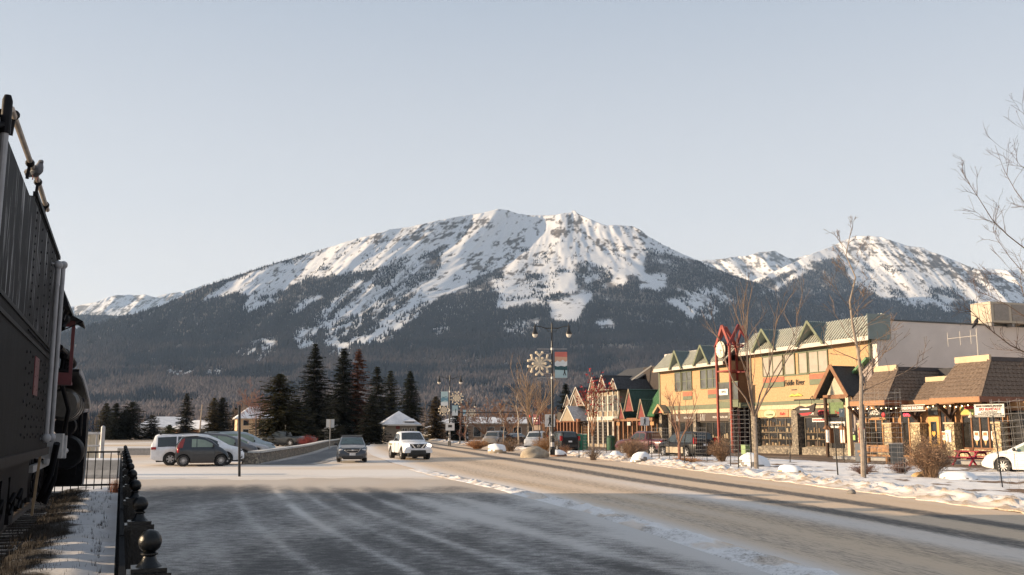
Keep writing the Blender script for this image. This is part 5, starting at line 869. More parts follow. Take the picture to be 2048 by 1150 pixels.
hip_house('long_building', 'long low building with snowy roof behind the bare orange trees', (AT(985, 850, 190).x, 190, 0), 22, 8, 3.2, 1.2, mat('brown_long_wall', (.20, .14, .10), .8), snow_roof, .05, .6, 15, tuple((-9 + 2.6 * k, -7.6 + 2.6 * k, .6, 2.4, 1) for k in range(7)))
hip_house('storage_hut', 'small hut with snow covered roof behind the two sign backs', (AT(684, 860, 140).x, 140, 0), 5.0, 4, 1.9, 1.2, concrete, MATS['fresh_snow_roof'], .2, .4, 2)
# ------------------------------------------------------------ stone wall along the lane
wl = thing('stone_wall', 'low fieldstone wall with pale snowy coping curving along the grey lane', 'wall', (0, 0, 0))
def strip(pts, hw, z0, z1):
    b = MB(); L_ = []; R_ = []
    for i, p in enumerate(pts):
        a = Vector(pts[max(i - 1, 0)]); c = Vector(pts[min(i + 1, len(pts) - 1)]); d = (c - a).normalized(); n = Vector((-d.y, d.x)) * hw; L_.append(Vector(p) + n); R_.append(Vector(p) - n)
    n = len(pts); vs = [(p.x, p.y, z) for z in (z0, z1) for S in (L_, R_) for p in S]; q = lambda z, s, i: z * 2 * n + s * n + i; fs = []
    for i in range(n - 1): fs += [(q(0, 0, i), q(0, 0, i + 1), q(1, 0, i + 1), q(1, 0, i)), (q(0, 1, i + 1), q(0, 1, i), q(1, 1, i), q(1, 1, i + 1)), (q(1, 0, i), q(1, 0, i + 1), q(1, 1, i + 1), q(1, 1, i)), (q(0, 0, i + 1), q(0, 0, i), q(0, 1, i), q(0, 1, i + 1))]
    for i in (0, n - 1): fs.append((q(0, 0, i), q(0, 1, i), q(1, 1, i), q(1, 0, i)))
    b.add(vs, fs); return b
def smooth_line(P, n=40):
    P = np.array(P); t = np.linspace(0, len(P) - 1, n); i = np.clip(t.astype(int), 0, len(P) - 2); f = (t - i)[:, None]; f = f; return [tuple(v) for v in P[i] * (1 - f) + P[i + 1] * f]
wp = smooth_line(WALL, 30); strip(wp, .22, 0, .56).build('body', stone, wl); strip(wp, .29, .563, .68).build('coping', mat('pale_coping', (.50, .49, .47), .85, 0, .2, 3), wl)
b = MB(); b.box(-14.85, -14.0, 53.0, 53.85, 0, .6); b.build('end_pier', stone, wl)
w2 = thing('stone_wall', 'second low stone wall across the far road bend with a snow patch on it', 'wall', (0, 0, 0)); wp2 = [(AT(820, 870, 200).x, 200), (AT(850, 870, 198).x, 198), (AT(905, 870, 192).x, 192)]; strip(wp2, .3, 0, .75).build('body', stone, w2); strip(wp2, .36, .752, .95).build('coping', MATS['pale_coping'], w2)
# ============================================================ CARS
def paint(name, c, rough=.28, dust=.12): return mat('paint_' + name, c, rough, 0, dust, 2.5, 0, coat=.5, spec=.5)
tyre_m = mat('tyre_rubber', (.022, .021, .021), .85, 0, .3, 8); rim_m = mat('alloy_rim', (.42, .42, .43), .35, .6, .1, 6); trim_k = mat('black_car_trim', (.016, .016, .017), .55); carglass = mat('car_glass', (.03, .038, .04), .07, 0, .2, 1, spec=.8); paleglass = mat('car_glass_light', (.17, .22, .18), .12, 0, .15, 1.5, spec=.7)
lamp_clear = mat('headlight_lens', (.45, .45, .46), .12, .2, .1, 5); lamp_red = mat('taillight_red', (.32, .012, .015), .25, 0, .2, 6); plate_m = mat('number_plate', (.55, .56, .58), .6, 0, .2, 12); chrome = mat('chrome', (.55, .56, .58), .2, .9)
lamp_on = mat('headlight_lit', (.9, .85, .8), .3, emit=((1, .86, .72), 3.0))
def wheel(par, x, y, r, wd=.21, nsp=7, spoke=.05):
    s = 1 if y > 0 else -1; o = thing('wheel', None, None, (x, y, r)); o.parent = par
    b = MB(); b.lathe([(r * .62, -wd / 2), (r * .93, -wd / 2), (r, -wd * .3), (r, wd * .3), (r * .93, wd / 2), (r * .62, wd / 2), (r * .62, -wd / 2)], (0, 0, 0), 'y', 28, False); b.build('tyre', tyre_m, o, smooth=30)
    b = MB(); e = s * wd * .46; b.lathe([(r * .58, e - s * .05), (r * .66, e - s * .0), (r * .68, e), (r * .6, e - s * .02)], (0, 0, 0), 'y', 28, False)
    for k in range(nsp): a = 6.283 * k / nsp; b.beam((math.cos(a) * r * .08, e - s * .02, math.sin(a) * r * .08), (math.cos(a) * r * .62, e - s * .02, math.sin(a) * r * .62), spoke, .03, up=(0, 1, 0))
    b.lathe([(.02, e - s * .05), (r * .15, e - s * .05), (r * .15, e), (.02, e)], (0, 0, 0), 'y', 12); b.build('rim', rim_m, o)
    b = MB(); b.lathe([(.01, e - s * .075), (r * .6, e - s * .075), (r * .6, e - s * .06), (.01, e - s * .06)], (0, 0, 0), 'y', 20); b.build('brake_disc', trim_k, o); return o
class Car:
    def __init__(s, name, label, cat, loc, rz, L, W, top, belt, wx, rw, pm, sill=.22, nose=.14, cabin=.70, group=None):
        s.root = thing(name, label, cat, loc, rz, group); s.L, s.W = L, W; s.tx = [p[0] for p in top]; s.tz = [p[1] for p in top]; s.bx = [p[0] for p in belt]; s.bz = [p[1] for p in belt]
        s.cabin = cabin; s.nose = nose; s.wx = wx; s.rw = rw
        xs = sorted(set(list(np.linspace(-L / 2, L / 2, 60)) + [x + rw * 1.15 * math.cos(a) for x in wx for a in np.linspace(0, math.pi, 15)] + [p[0] for p in top])); xs = [x for x in xs if -L / 2 <= x <= L / 2]
        b = MB(); rings = []
        for x in xs:
            hw = s.hw(x); zt = s.zt(x); zb = min(s.zb(x), zt - .03); zs = sill + (.12 * (abs(x) / (L / 2)) ** 8)
            for w_ in wx:
                d = abs(x - w_)
                if d < rw * 1.15: zs = max(zs, rw + math.sqrt((rw * 1.15) ** 2 - d * d))
            zs = min(zs, zb - .08); zm = (zs + zb) / 2; y6, y7 = s.yc(x)
            half = [(0, zs), (hw * .86, zs), (hw * .965, zs + .015), (hw * 1.0, zs + min(.2, (zb - zs) * .5)), (hw * .995, zm + (zb - zm) * .45), (hw * .975, zb - .035), (hw * .945, zb), (y6, max(zb + .008, zt - .05)), (y7, max(zb + .016, zt)), (0, max(zb + .02, zt + .015))]
            rings.append([(x, y, z) for y, z in half] + [(x, -y, z) for y, z in half[-2:0:-1]])
        n = len(rings[0]); fs = []
        for i in range(len(rings) - 1):
            for k in range(n): k2 = (k + 1) % n; fs.append((i * n + k, i * n + k2, (i + 1) * n + k2, (i + 1) * n + k))
        fs.append(tuple(range(n))); fs.append(tuple((len(rings) - 1) * n + k for k in range(n)))
        b.add([p for r in rings for p in r], fs); s.body = b.build('body', pm, s.root, smooth=42)
        b = MB()                                        # dark wheel housings inside the arches
        for x in wx:
            for sd in (-1, 1): b.lathe([(.02, 0), (rw * 1.13, 0), (rw * 1.13, -.02), (.02, -.02)], (x, sd * (W / 2 - .27), rw), 'y', 20)
        b.build('wheel_housing', trim_k, s.root)
        b = MB(); b.box(-L / 2 + .3, L / 2 - .3, -W / 2 + .35, W / 2 - .35, .17, .5); b.build('underbody', trim_k, s.root)
    def hw(s, x): f = abs(x) / (s.L / 2); return s.W / 2 * (1 - s.nose * max(0, (f - .62) / .38) ** 2.4)
    def zt(s, x): return float(np.interp(x, s.tx, s.tz))
    def zb(s, x): return float(np.interp(x, s.bx, s.bz))
    def yc(s, x):
        h = max(0, s.zt(x) - s.zb(x)); k = min(1, h / .55); hw = s.hw(x); y6 = hw * (.93 - (.93 - s.cabin) * k); return y6, y6 * (.90 - .03 * k)
    def wheels(s, **kw):
        for x in s.wx:
            for sd in (-1, 1): wheel(s.root, x, sd * (s.W / 2 - .115), s.rw, **kw)
    def side(s, ranges, gm_, sides=(-1, 1), dz=.03, tz=.085):
        for x0, x1 in ranges:
            for sd in sides:
                b = MB(); xs = np.linspace(x0, x1, 9); vs = []
                for x in xs:
                    hw = s.hw(x); zb = s.zb(x); zt = max(zb + .05, s.zt(x) - .05); y6, _ = s.yc(x)
                    for z in (zb + dz, max(zb + dz + .01, zt - tz)):
                        f = (z - zb) / (zt - zb); y = hw * .945 + (y6 - hw * .945) * f + .007; vs.append((x, sd * y, z))
                b.add(vs, [(2 * i, 2 * i + 2, 2 * i + 3, 2 * i + 1) for i in range(8)]); b.build('side_window', gm_, s.root)
    def screen(s, x0, x1, gm_, name='windscreen', in_=.04):
        b = MB(); xs = np.linspace(x0, x1, 7); vs = []; dx = s.zt(x1) - s.zt(x0); nl = math.hypot(x1 - x0, dx); nx, nz = -dx / nl * .012, (x1 - x0) / nl * .012
        if nz < 0: nx, nz = -nx, -nz
        for x in xs:
            _, y7 = s.yc(x); y7 -= in_ * .5; zt = s.zt(x)
            for f in (-1, -.5, 0, .5, 1): vs.append((x + nx, y7 * f, zt + nz + .015 * (1 - abs(f))))
        b.add(vs, [(5 * i + k, 5 * i + k + 1, 5 * i + k + 6, 5 * i + k + 5) for i in range(6) for k in range(4)]); return b.build(name, gm_, s.root)
    def part(s, name, b, m, smooth=False): return b.build(name, m, s.root, smooth=smooth)
    def mirrors(s, x, m, z=None):
        for sd in (-1, 1):
            z_ = z or s.zb(x) + .12; b = MB(); b.ball((x, sd * (s.hw(x) + .10), z_), .1, 10, (.55, 1.15, .75)); b.beam((x, sd * (s.hw(x) * .9), z_ - .06), (x, sd * (s.hw(x) + .06), z_ - .03), .05); s.part('mirror', b, m, 40)
    def seams(s, xs):
        b = MB()
        for x in xs:
            for sd in (-1, 1): hw = s.hw(x); b.box(x - .006, x + .006, sd * hw * .96, sd * (hw + .003), .33, s.zb(x) - .05)
        s.part('door_seam', b, trim_k)
VAN_TOP = [(-2.55, 1.0), (-2.52, 1.15), (-2.35, 1.62), (-2.2, 1.70), (-1.2, 1.75), (0, 1.74), (.55, 1.68), (1.0, 1.50), (1.65, 1.13), (1.8, 1.07), (2.2, .98), (2.42, .86), (2.54, .66)]
VAN_BELT = [(-2.55, .98), (-1.5, 1.02), (.6, .98), (1.6, .99), (2.1, .9), (2.54, .6)]
def minivan(label, loc, rz, pm, gm_=carglass, sc=1.0, front=True):
    c = Car('minivan', label, 'minivan', loc, rz, 5.1, 1.96, VAN_TOP, VAN_BELT, (-1.5, 1.53), .345, pm, cabin=.74)
    c.side([(-2.2, -1.2), (-1.12, -.1), (-.02, 1.05)], gm_, dz=.02, tz=.10); c.screen(.72, 1.6, gm_); c.screen(-2.48, -2.34, carglass, 'rear_window'); c.wheels(nsp=6, spoke=.085); c.mirrors(1.05, trim_k); c.seams((-1.16, -.06, 1.1))
    for sd in (-1, 1):
        b = MB(); b.ball((2.18, sd * .74, .80), .25, 12, (1.15, .55, .35)); c.part('headlight', b, mat('smoked_lens', (.10, .10, .11), .15, .2), 40); b = MB(); b.box(-2.545, -2.28, sd * .80, sd * .965, .88, 1.02); c.part('taillight', b, lamp_red)
        b = MB(); b.beam((-2.0, sd * .66, 1.745), (.1, sd * .66, 1.79), .04, .04); b.beam((-2.0, sd * .66, 1.745), (-2.1, sd * .66, 1.70), .04); c.part('roof_rail', b, trim_k)
        b = MB(); b.prism([(2.30, .34), (2.46, .40), (2.42, .56), (2.34, .60)], sd * .80, sd * .885, 'y'); c.part('fog_light', b, trim_k)
    b = MB(); b.box(2.50, 2.56, -.55, .55, .35, .62); c.part('grille', b, trim_k); c.root.scale = (sc,) * 3; return c
pw = paint('white', (.70, .71, .74)); pdg = paint('dark_grey', (.085, .085, .095)); psil = paint('silver', (.36, .37, .40)); pblue = paint('ice_blue', (.26, .32, .36)); pnavy = paint('navy', (.025, .032, .045)); pred = paint('wine_red', (.075, .012, .018)); pblk = mat('paint_black', (.008, .008, .009), .35, 0, .2, 3, spec=.3)
HA = R(21)
p = G(336, 930.5); hd = Vector((math.cos(HA), math.sin(HA), 0)); lt = Vector((-hd.y, hd.x, 0)); vc = p + hd * 1.5 + lt * .86
minivan('white minivan parked behind the small black hatchback', vc, HA, pw, sc=.94)
p = G(481, 922); minivan('dark grey minivan parked between the white minivan and the stone wall', p - hd * 1.53 + lt * .86 + Vector((0, .6, 0)), HA, pdg, paleglass, .95)
p = G(522, 913.5); minivan('ice blue minivan parked farthest back behind the stone wall pier', p - hd * 1.55 + lt * .9, HA, pblue, paleglass, 1.0)
SED_TOP = [(-2.3, .92), (-2.25, 1.0), (-1.75, 1.08), (-1.2, 1.3), (-.7, 1.42), (0, 1.44), (.5, 1.38), (1.25, 1.0), (1.4, .97), (1.95, .86), (2.2, .74), (2.3, .55)]
SED_BELT = [(-2.3, .88), (-1.5, .96), (.8, .92), (1.3, .9), (2.0, .8), (2.3, .5)]
def sedan(label, loc, rz, pm, gm_=carglass, nsp=10, spoke=.035):
    c = Car('sedan', label, 'car', loc, rz, 4.65, 1.82, SED_TOP, SED_BELT, (-1.4, 1.4), .335, pm, sill=.19, cabin=.70)
    c.side([(-1.25, -.25), (-.17, .82)], gm_); c.screen(.62, 1.22, gm_); c.screen(-1.7, -.95, gm_, 'rear_window'); c.wheels(nsp=nsp, spoke=spoke); c.mirrors(.85, trim_k if pm != psil else pm); c.seams((-.21, .9, -1.1))
    for sd in (-1, 1):
        b = MB(); b.ball((2.03, sd * .66, .68), .22, 12, (1.0, .7, .36)); c.part('headlight', b, lamp_clear, 40); b = MB(); b.ball((-2.2, sd * .66, .86), .2, 12, (.5, .9, .45)); c.part('taillight', b, lamp_red, 40)
    b = MB(); b.box(2.27, 2.32, -.55, .55, .3, .5); c.part('grille', b, trim_k); return c
p = G(528, 917); sedan('silver sedan squeezed between two minivans by the stone wall', p - hd * 1.9 + lt * .9, HA, psil, paleglass)
# the small two seater
p = G(366, 932.5); c = Car('hatchback', 'tiny black two seater hatchback with red rear pillar in front of the white minivan', 'car', p + hd * .93 + lt * .68, HA, 2.62, 1.56,
    [(-1.31, .95), (-1.28, 1.05), (-1.05, 1.44), (-.85, 1.50), (-.3, 1.53), (.1, 1.47), (.45, 1.30), (.85, .98), (1.0, .90), (1.2, .74), (1.31, .55)], [(-1.31, .86), (-.6, .93), (.5, .93), (.8, .88), (1.31, .48)], (-.93, .93), .285, paint('graphite', (.014, .018, .024), .35), sill=.2, nose=.12, cabin=.76)
c.side([(-.55, -.32), (-.28, .5)], paleglass, dz=.04); c.screen(.12, .82, carglass); c.screen(-1.26, -1.08, carglass, 'rear_window'); c.wheels(nsp=13, spoke=.022, wd=.17); c.mirrors(.52, trim_k)
for sd in (-1, 1):
    b = MB(); vs = []
    for x in (-1.24, -1.12, -1.0, -.90):
        hw = c.hw(x); zb = c.zb(x); zt = c.zt(x) - .05; y6, _ = c.yc(x); lo = zb + .04; hi = zt - .02
        if x > -.95: lo = hi - .08
        for z in (lo, hi): f = (z - zb) / (zt - zb); vs.append((x, sd * (hw * .945 + (y6 - hw * .945) * f + .008), z))
    b.add(vs, [(0, 2, 3, 1), (2, 4, 5, 3), (4, 6, 7, 5)]); c.part('rear_pillar', b, mat('paint_red_pillar', (.22, .03, .028), .35))
    b = MB(); b.ball((-1.2, sd * .66, .80), .15, 12, (.5, .75, 1.15)); c.part('taillight', b, lamp_red, 40); b = MB(); b.ball((1.0, sd * .56, .72), .16, 12, (1.1, .6, .6)); c.part('headlight', b, lamp_clear, 40)
b = MB(); b.box(-1.0, -.2, -.6, .6, 1.545, 1.56); c.part('roof_snow', b, snow_m)
b = MB(); b.box(-.6, .6, -.7, .7, .15, .22); c.part('underside', b, rust); c.seams((-.45, .62))
# dark estate car facing us
p = G(690, 925); c = Car('estate_car', 'dark navy estate car with frosty bonnet driving toward the camera beside the grey lane', 'car', (p.x, p.y + 2.15, 0), R(-90 + 11), 4.4, 1.74,
    [(-2.2, .95), (-2.1, 1.1), (-1.75, 1.38), (-1.0, 1.47), (0, 1.46), (.35, 1.40), (1.05, 1.0), (1.15, .97), (1.8, .88), (2.08, .78), (2.2, .60)], [(-2.2, .9), (-1, .93), (.8, .9), (1.2, .88), (1.9, .80), (2.2, .55)], (-1.32, 1.3), .32, pnavy, sill=.2, nose=.13, cabin=.72)
c.side([(-1.7, -1.0), (-.95, -.1), (-.05, .75)], carglass); c.screen(.42, 1.02, mat('teal_windscreen', (.03, .055, .058), .1, 0, .2, 2, spec=.8), in_=.02); c.wheels(); c.mirrors(.72, trim_k, 1.02)
b = MB(); vs = []; xs = np.linspace(1.2, 2.0, 7)
for x in xs:
    _, y7 = c.yc(x)
    for f in (-1, -.5, 0, .5, 1): vs.append((x, y7 * f * .93, c.zt(x) + .012 + .015 * (1 - abs(f))))
b.add(vs, [(5 * i + k, 5 * i + k + 1, 5 * i + k + 6, 5 * i + k + 5) for i in range(6) for k in range(4)]); c.part('frosty_bonnet', b, mat('frost_on_paint', (.25, .26, .28), .5, 0, .25, 3), True)
b = MB(); b.box(-1.3, .1, -.56, .56, 1.485, 1.50); c.part('roof_frost', b, mat('frost_on_roof', (.42, .43, .45), .6))
for sd in (-1, 1):
    b = MB(); b.ball((1.98, sd * .60, .70), .2, 14, (.8, .95, .42)); c.part('headlight', b, lamp_clear, 40); b = MB(); b.ball((2.06, sd * .62, .38), .08, 10, (.6, 1, 1)); c.part('fog_light', b, trim_k, 40)
b = MB(); b.prism([(-.42, .78), (.42, .78), (.30, .60), (.18, .56), (-.18, .56), (-.30, .60)], 2.18, 2.225, 'x'); gr = c.part('grille', b, trim_k)
b = MB(); b.tube([(2.22, -.46, .80), (2.235, -.33, .60), (2.24, -.18, .555), (2.24, .18, .555), (2.235, .33, .60), (2.22, .46, .80)], .018, 6); b.beam((2.235, -.33, .70), (2.235, .33, .70), .02, .025); b.ball((2.24, 0, .70), .06, 10, (.3, 1.3, .8)); b.build('chrome_surround', chrome, gr)
b = MB(); b.box(2.2, 2.235, -.17, .17, .40, .55); c.part('number_plate', b, plate_m); b = MB(); b.box(2.12, 2.215, -.6, .6, .24, .36); c.part('bumper_intake', b, trim_k)
for sd in (-1, 1): b = MB(); b.beam((-1.2, sd * .60, 1.53), (-.0, sd * .60, 1.53), .03, .03); b.ball((-1.0, sd * .60, 1.51), .04, 6); b.ball((-.1, sd * .60, 1.51), .04, 6); c.part('roof_rail', b, trim_k)
for x in (-.95, -.2): b = MB(); b.beam((x, -.72, 1.56), (x, .72, 1.56), .05, .03); c.part('roof_bar', b, trim_k)
# white pickup with its lamps on
PK_TOP = [(-2.6, 1.12), (-2.58, 1.15), (-.95, 1.17), (-.9, 1.3), (-.8, 1.66), (-.6, 1.74), (.1, 1.76), (.42, 1.70), (1.05, 1.20), (1.15, 1.16), (1.9, 1.10), (2.35, 1.04), (2.52, .96), (2.6, .80)]
PK_BELT = [(-2.6, 1.06), (-.9, 1.1), (.9, 1.1), (1.2, 1.08), (2.0, 1.02), (2.6, .74)]
def pickup(label, loc, rz, pm, lit=False, group=None):
    c = Car('pickup_truck', label, 'pickup truck', loc, rz, 5.2, 1.85, PK_TOP, PK_BELT, (-1.6, 1.65), .385, pm, sill=.40, nose=.08, cabin=.76)
    c.side([(-.75, -.2), (-.12, .78)], carglass); c.screen(.46, 1.02, carglass, in_=.0); c.wheels(nsp=6, spoke=.07, wd=.25); c.mirrors(.72, trim_k, 1.26); c.seams((-.16, .95))
    return c
p = G(810, 919.5); c = pickup('white pickup truck with lit headlights driving toward the camera', (p.x, p.y + 2.3, 0), R(-90 + 19), pw, True)
b = MB(); b.prism([(-.55, .98), (.55, .98), (.40, .72), (-.40, .72)], 2.56, 2.615, 'x'); gr = c.part('grille', b, trim_k)
b = MB(); b.beam((2.63, .44, .98), (2.63, .20, .72), .08, .02, up=(1, 0, 0)); b.beam((2.63, -.44, .98), (2.63, -.20, .72), .08, .02, up=(1, 0, 0)); b.build('chrome_bars', chrome, gr); b = MB()
for k in range(16): a, a2 = k * .3927, (k + 1) * .3927; b.beam((2.635, .08 * math.cos(a), .86 + .08 * math.sin(a)), (2.635, .08 * math.cos(a2), .86 + .08 * math.sin(a2)), .02, .015)
b.box(2.625, 2.645, -.11, .11, .845, .875); b.build('badge', chrome, gr)
for sd in (-1, 1):
    b = MB(); b.ball((2.50, sd * .70, .88), .15, 12, (.8, 1.1, .75)); c.part('headlight', b, lamp_on, 40); b = MB(); b.lathe([(.01, 2.56), (.085, 2.56), (.085, 2.6), (.01, 2.6)], (0, sd * .66, .56), 'x', 16); c.part('fog_light', b, trim_k)
b = MB(); b.box(2.40, 2.66, -.84, .84, .60, .72); c.part('bumper', b, pw); b = MB(); b.prism([(-.46, .60), (.46, .60), (.54, .34), (-.54, .34)], 2.5, 2.63, 'x'); c.part('air_dam', b, trim_k); b = MB(); b.box(2.5, 2.625, -.9, .9, .43, .6); c.part('bumper_skirt', b, pw); b = MB(); b.box(2.0, 2.5, -.6, .6, .3, .45); c.part('skid_plate', b, trim_k)
b = MB()
for sd in (-1, 1): b.beam((-.5, sd * .55, 1.80), (-.1, sd * .55, 1.80), .02, .02)
b.box(-1.9, -1.1, -.935, -.928, .88, .98); c.part('side_stripe', b, mat('olive_stripe', (.16, .17, .05), .5))
# cars parked in front of the shops, seen from behind (they head into the kerb)
HS = math.atan2(.936, -.353)
p = G(1340, 914); c = pickup('wine red pickup truck parked behind a wide brown bush', (AT(1297, 880, 72).x, 73.5, 0), HS + .25, pred)
for sd in (-1, 1): b = MB(); b.box(-2.61, -2.5, sd * .74, sd * .9, .74, 1.06); c.part('taillight', b, lamp_red)
b = MB(); b.box(-2.7, -2.58, -.88, .88, .46, .62); c.part('rear_bumper', b, chrome); b = MB(); b.box(-2.612, -2.598, -.70, .70, .66, 1.08); c.part('tailgate', b, mat('dark_wine_tailgate', (.03, .006, .01), .4)); 
p = G(1415, 914)
def suv(label, loc, rz, pm, lower=None, plate=True, group=None, L=4.6):
    k = L / 4.6; c = Car('suv', label, 'SUV', loc, rz, L, 1.84, [(x * k, z) for x, z in [(-2.3, 1.02), (-2.26, 1.2), (-2.1, 1.62), (-1.9, 1.70), (-.8, 1.74), (.1, 1.71), (.5, 1.62), (1.15, 1.14), (1.3, 1.08), (2.0, .98), (2.22, .86), (2.3, .66)]], [(-2.3 * k, 1.0), (0, 1.0), (1.2 * k, 1.02), (2.0 * k, .9), (2.3 * k, .6)], (-1.35 * k, 1.4 * k), .36, pm, sill=.27, cabin=.76)
    c.side([(-2.0 * k, -1.2 * k), (-1.1 * k, -.15 * k), (-.07 * k, .85 * k)], carglass); c.screen(.58 * k, 1.12 * k, carglass); c.screen(-2.25 * k, -2.1 * k, carglass, 'rear_window'); c.wheels(nsp=5, spoke=.08); c.mirrors(.9 * k, trim_k)
    for sd in (-1, 1):
        b = MB(); b.box(-2.3 * k - .02, -2.15 * k, sd * .70, sd * .885, .95, 1.35); c.part('taillight', b, lamp_red); b = MB(); b.ball((2.05 * k, sd * .68, .80), .2, 10, (.8, .8, .45)); c.part('headlight', b, lamp_clear, 40)
    if plate: b = MB(); b.box(-2.3 * k - .015, -2.29 * k, -.16, .16, .82, .95); c.part('number_plate', b, plate_m)
    b = MB(); b.box(-2.3 * k - .05, -2.2 * k, -.86, .86, .42, .62); c.part('rear_bumper', b, trim_k)
    if lower: b = MB(); b.box(-1.0 * k, 1.0 * k, -.925, .925, .32, .72); c.part('lower_cladding', b, lower)
    return c
suv('black van with tan lower doors parked nose to the shops', (AT(1374, 880, 65).x, 65.6, 0), HS + .06, pblk, mat('tan_lower_side', (.36, .30, .22), .8, 0, .2, 3))  # plain tan band along the lower sides
sedan('white sedan at the right edge in front of the picnic table', (G(2008, 948) - Vector((math.cos(HS + .35), math.sin(HS + .35), 0)) * 1.4 + Vector((math.sin(HS + .35), -math.cos(HS + .35), 0)) * .82), HS + .35, paint('warm_white', (.70, .69, .67)), paleglass)
suv('black SUV parked behind the tall street lamp', (AT(1124, 880, 84).x, 84, 0), HS - .1, pblk, None, True)
suv('frosty white SUV half hidden behind the boulder and bare tree', (AT(1072, 880, 95).x, 95, 0), HS + 2.6, paint('frost_white', (.45, .46, .48)), None, True)
suv('tan grey jeep parked beyond the low orange grass tuft', (AT(986, 880, 112).x, 112, 0), R(-100), paint('tan_grey', (.22, .19, .16)), None, False, L=4.2)
suv('dark green SUV in the row beyond the tan grey jeep', (AT(1000, 880, 128).x, 128, 0), R(-95), paint('dark_green', (.03, .045, .04)), None, False)
sedan('dark sedan far along the parking row behind the bare tree', (AT(1030, 880, 130).x, 130, 0), HS, paint('charcoal', (.03, .03, .035)))
pickup('dark pickup truck parked behind the stone wall under the left spruces', (AT(563, 880, 112).x, 112, 0), R(165), paint('black_green', (.02, .024, .026)))
sedan('dark blue sedan parked beside the dark pickup behind the stone wall', (AT(592, 880, 116).x, 116, 0), R(170), paint('dark_blue', (.03, .04, .06)))
# ============================================================ TREES, BUSHES, BOULDERS
crown_m = attr_mat('needle_foliage', 'tint', 0.9)
bark = mat('spruce_bark', (.075, .055, .045), .9, 0, .3, 6, .4, 20)
def spruce(label, px, ytop, Y, wpx, tint=(.018, .024, .015), name='spruce_tree', bare=0.08, nper=1.0, shape=.85, group=None, lean=0.0, thin=0.0, base_z=0.0):
    p = AT(px, 860, Y); H = AT(px, ytop, Y).z - base_z; Rm = wpx / 2 * Y / 1921.0 * 1.2
    t = thing(name, label, 'tree', (p.x, Y, base_z), 0, group)
    rng = np.random.default_rng(int(px * 7 + ytop)); V = []; F = []; Cc = []
    def tri(a, b_, c, col): i = len(V); V.extend([a, b_, c]); F.append((i, i + 1, i + 2)); Cc.extend([col, col, np.asarray(col) * 1.25])
    nl = int(30 + H * 2.2); lean_v = np.array([lean, 0, 0])
    for li in range(nl):
        f = bare + (1 - bare) * (li + rng.random()) / nl; z = f * H; q = (1 - f) / (1 - bare); r0 = Rm * (q ** shape) * (0.55 + .45 * min(1, q * 6)) + .12
        nb = max(5, int((6 + 7 * q) * nper)); a0 = rng.uniform(0, 6.28)
        for k in range(nb):
            if rng.random() < thin: continue
            a = a0 + 6.283 * k / nb + rng.normal(0, .3); L = r0 * rng.uniform(.55, 1.15) * (1.18 if rng.random() < .12 else 1); up = .35 * (1 - q) - .28 * q + rng.normal(0, .12)
            d = np.array([math.cos(a), math.sin(a), 0.0]); side = np.array([-d[1], d[0], 0]); base = np.array([0, 0, z]) + lean_v * f * H; ns = max(3, int(L / .34)); g = np.array(tint) * rng.uniform(.7, 1.9)
            for s in range(1, ns + 1):
                u = s / ns; c = base + d * L * u + np.array([0, 0, 1]) * L * (up * u - .22 * u * u + (.10 * max(0, u - .7) / .3)); wd = (.18 + .30 * (1 - u)) * (.6 + .07 * H) * .74; ln = L / ns * 1.5 + .12
                for sg in (-1, 1):
                    e = c + d * ln * rng.uniform(.3, .8) + side * sg * wd * rng.uniform(.9, 1.9) + np.array([0, 0, rng.uniform(-.28, .02) * wd * 2]); tri(c - d * ln * .5 + np.array([0, 0, .04]), c + d * ln * .4 + np.array([0, 0, rng.uniform(-.12, .05)]), e, g * rng.uniform(.8, 1.25))
                if rng.random() < .7: tri(c - side * .07, c + side * .07, c + d * ln * .3 - np.array([0, 0, wd * rng.uniform(.7, 1.7)]), g * .85)
            tri(c - side * .06, c + side * .06, c + d * .35 + np.array([0, 0, .1]), g * 1.3)
    top = np.array([0, 0, H]) + lean_v * H
    for k in range(5): a = k * 1.256; tri(top - np.array([0, 0, .9]) + .12 * np.array([math.cos(a), math.sin(a), 0]), top - np.array([0, 0, .9]) - .06 * np.array([math.cos(a), math.sin(a), 0]), top, np.array(tint))
    b = MB(); r = .045 + .016 * H; b.tube([(0, 0, -.1), (lean * H * .3, 0, H * .3), (lean * H * .97, 0, H * .97)], [r, r * .75, .02], 8); b.build('trunk', bark, t, smooth=True)
    np_mesh('crown', V, F, crown_m, t, color=np.array(Cc)); return t
GR = (.020, .024, .013)
spruce('broad dark spruce at the left end of the tall group behind the stone wall', 556, 748, 114, 98, (.027, .026, .012), shape=.55, bare=.16)
spruce('tallest dark spruce in the middle of the group, behind the first sign back', 626, 688, 140, 94, (.012, .015, .012), shape=.8)
spruce('slim ragged spruce standing between the tallest spruce and the brown one', 684, 697, 135, 66, (.012, .015, .012), shape=.6)
spruce('tall dying spruce with rust brown needles and a pale trunk', 714, 698, 138, 54, (.085, .036, .022), 'dead_spruce', shape=.6, thin=.3)
spruce('slim dark spruce just right of the rust brown one', 752, 733, 160, 56, (.020, .022, .016), shape=.6, thin=.15)
spruce('pale green thin spruce behind the pavilion roof', 779, 742, 170, 54, (.028, .030, .018), shape=.65, thin=.12)
spruce('neat cone shaped spruce right of the pavilion roof', 819, 743, 165, 62, (.016, .020, .013), shape=.7, bare=.05)
spruce('brownish narrow spruce near the far road bend', 871, 793, 180, 40, (.055, .040, .022), shape=.55)
spruce('small spruce with sagging boughs over the pavilion eave', 742, 790, 128, 62, (.014, .016, .012), shape=.8, thin=.1)
spruce('low dark spruce behind the second lamp and its blue banner', 915, 822, 170, 44, (.013, .017, .013), shape=.6, bare=.02)
spruce('dark spruce behind the far lodge and tall lamp', 1132, 766, 150, 46, (.014, .018, .015), shape=.8, bare=.02)
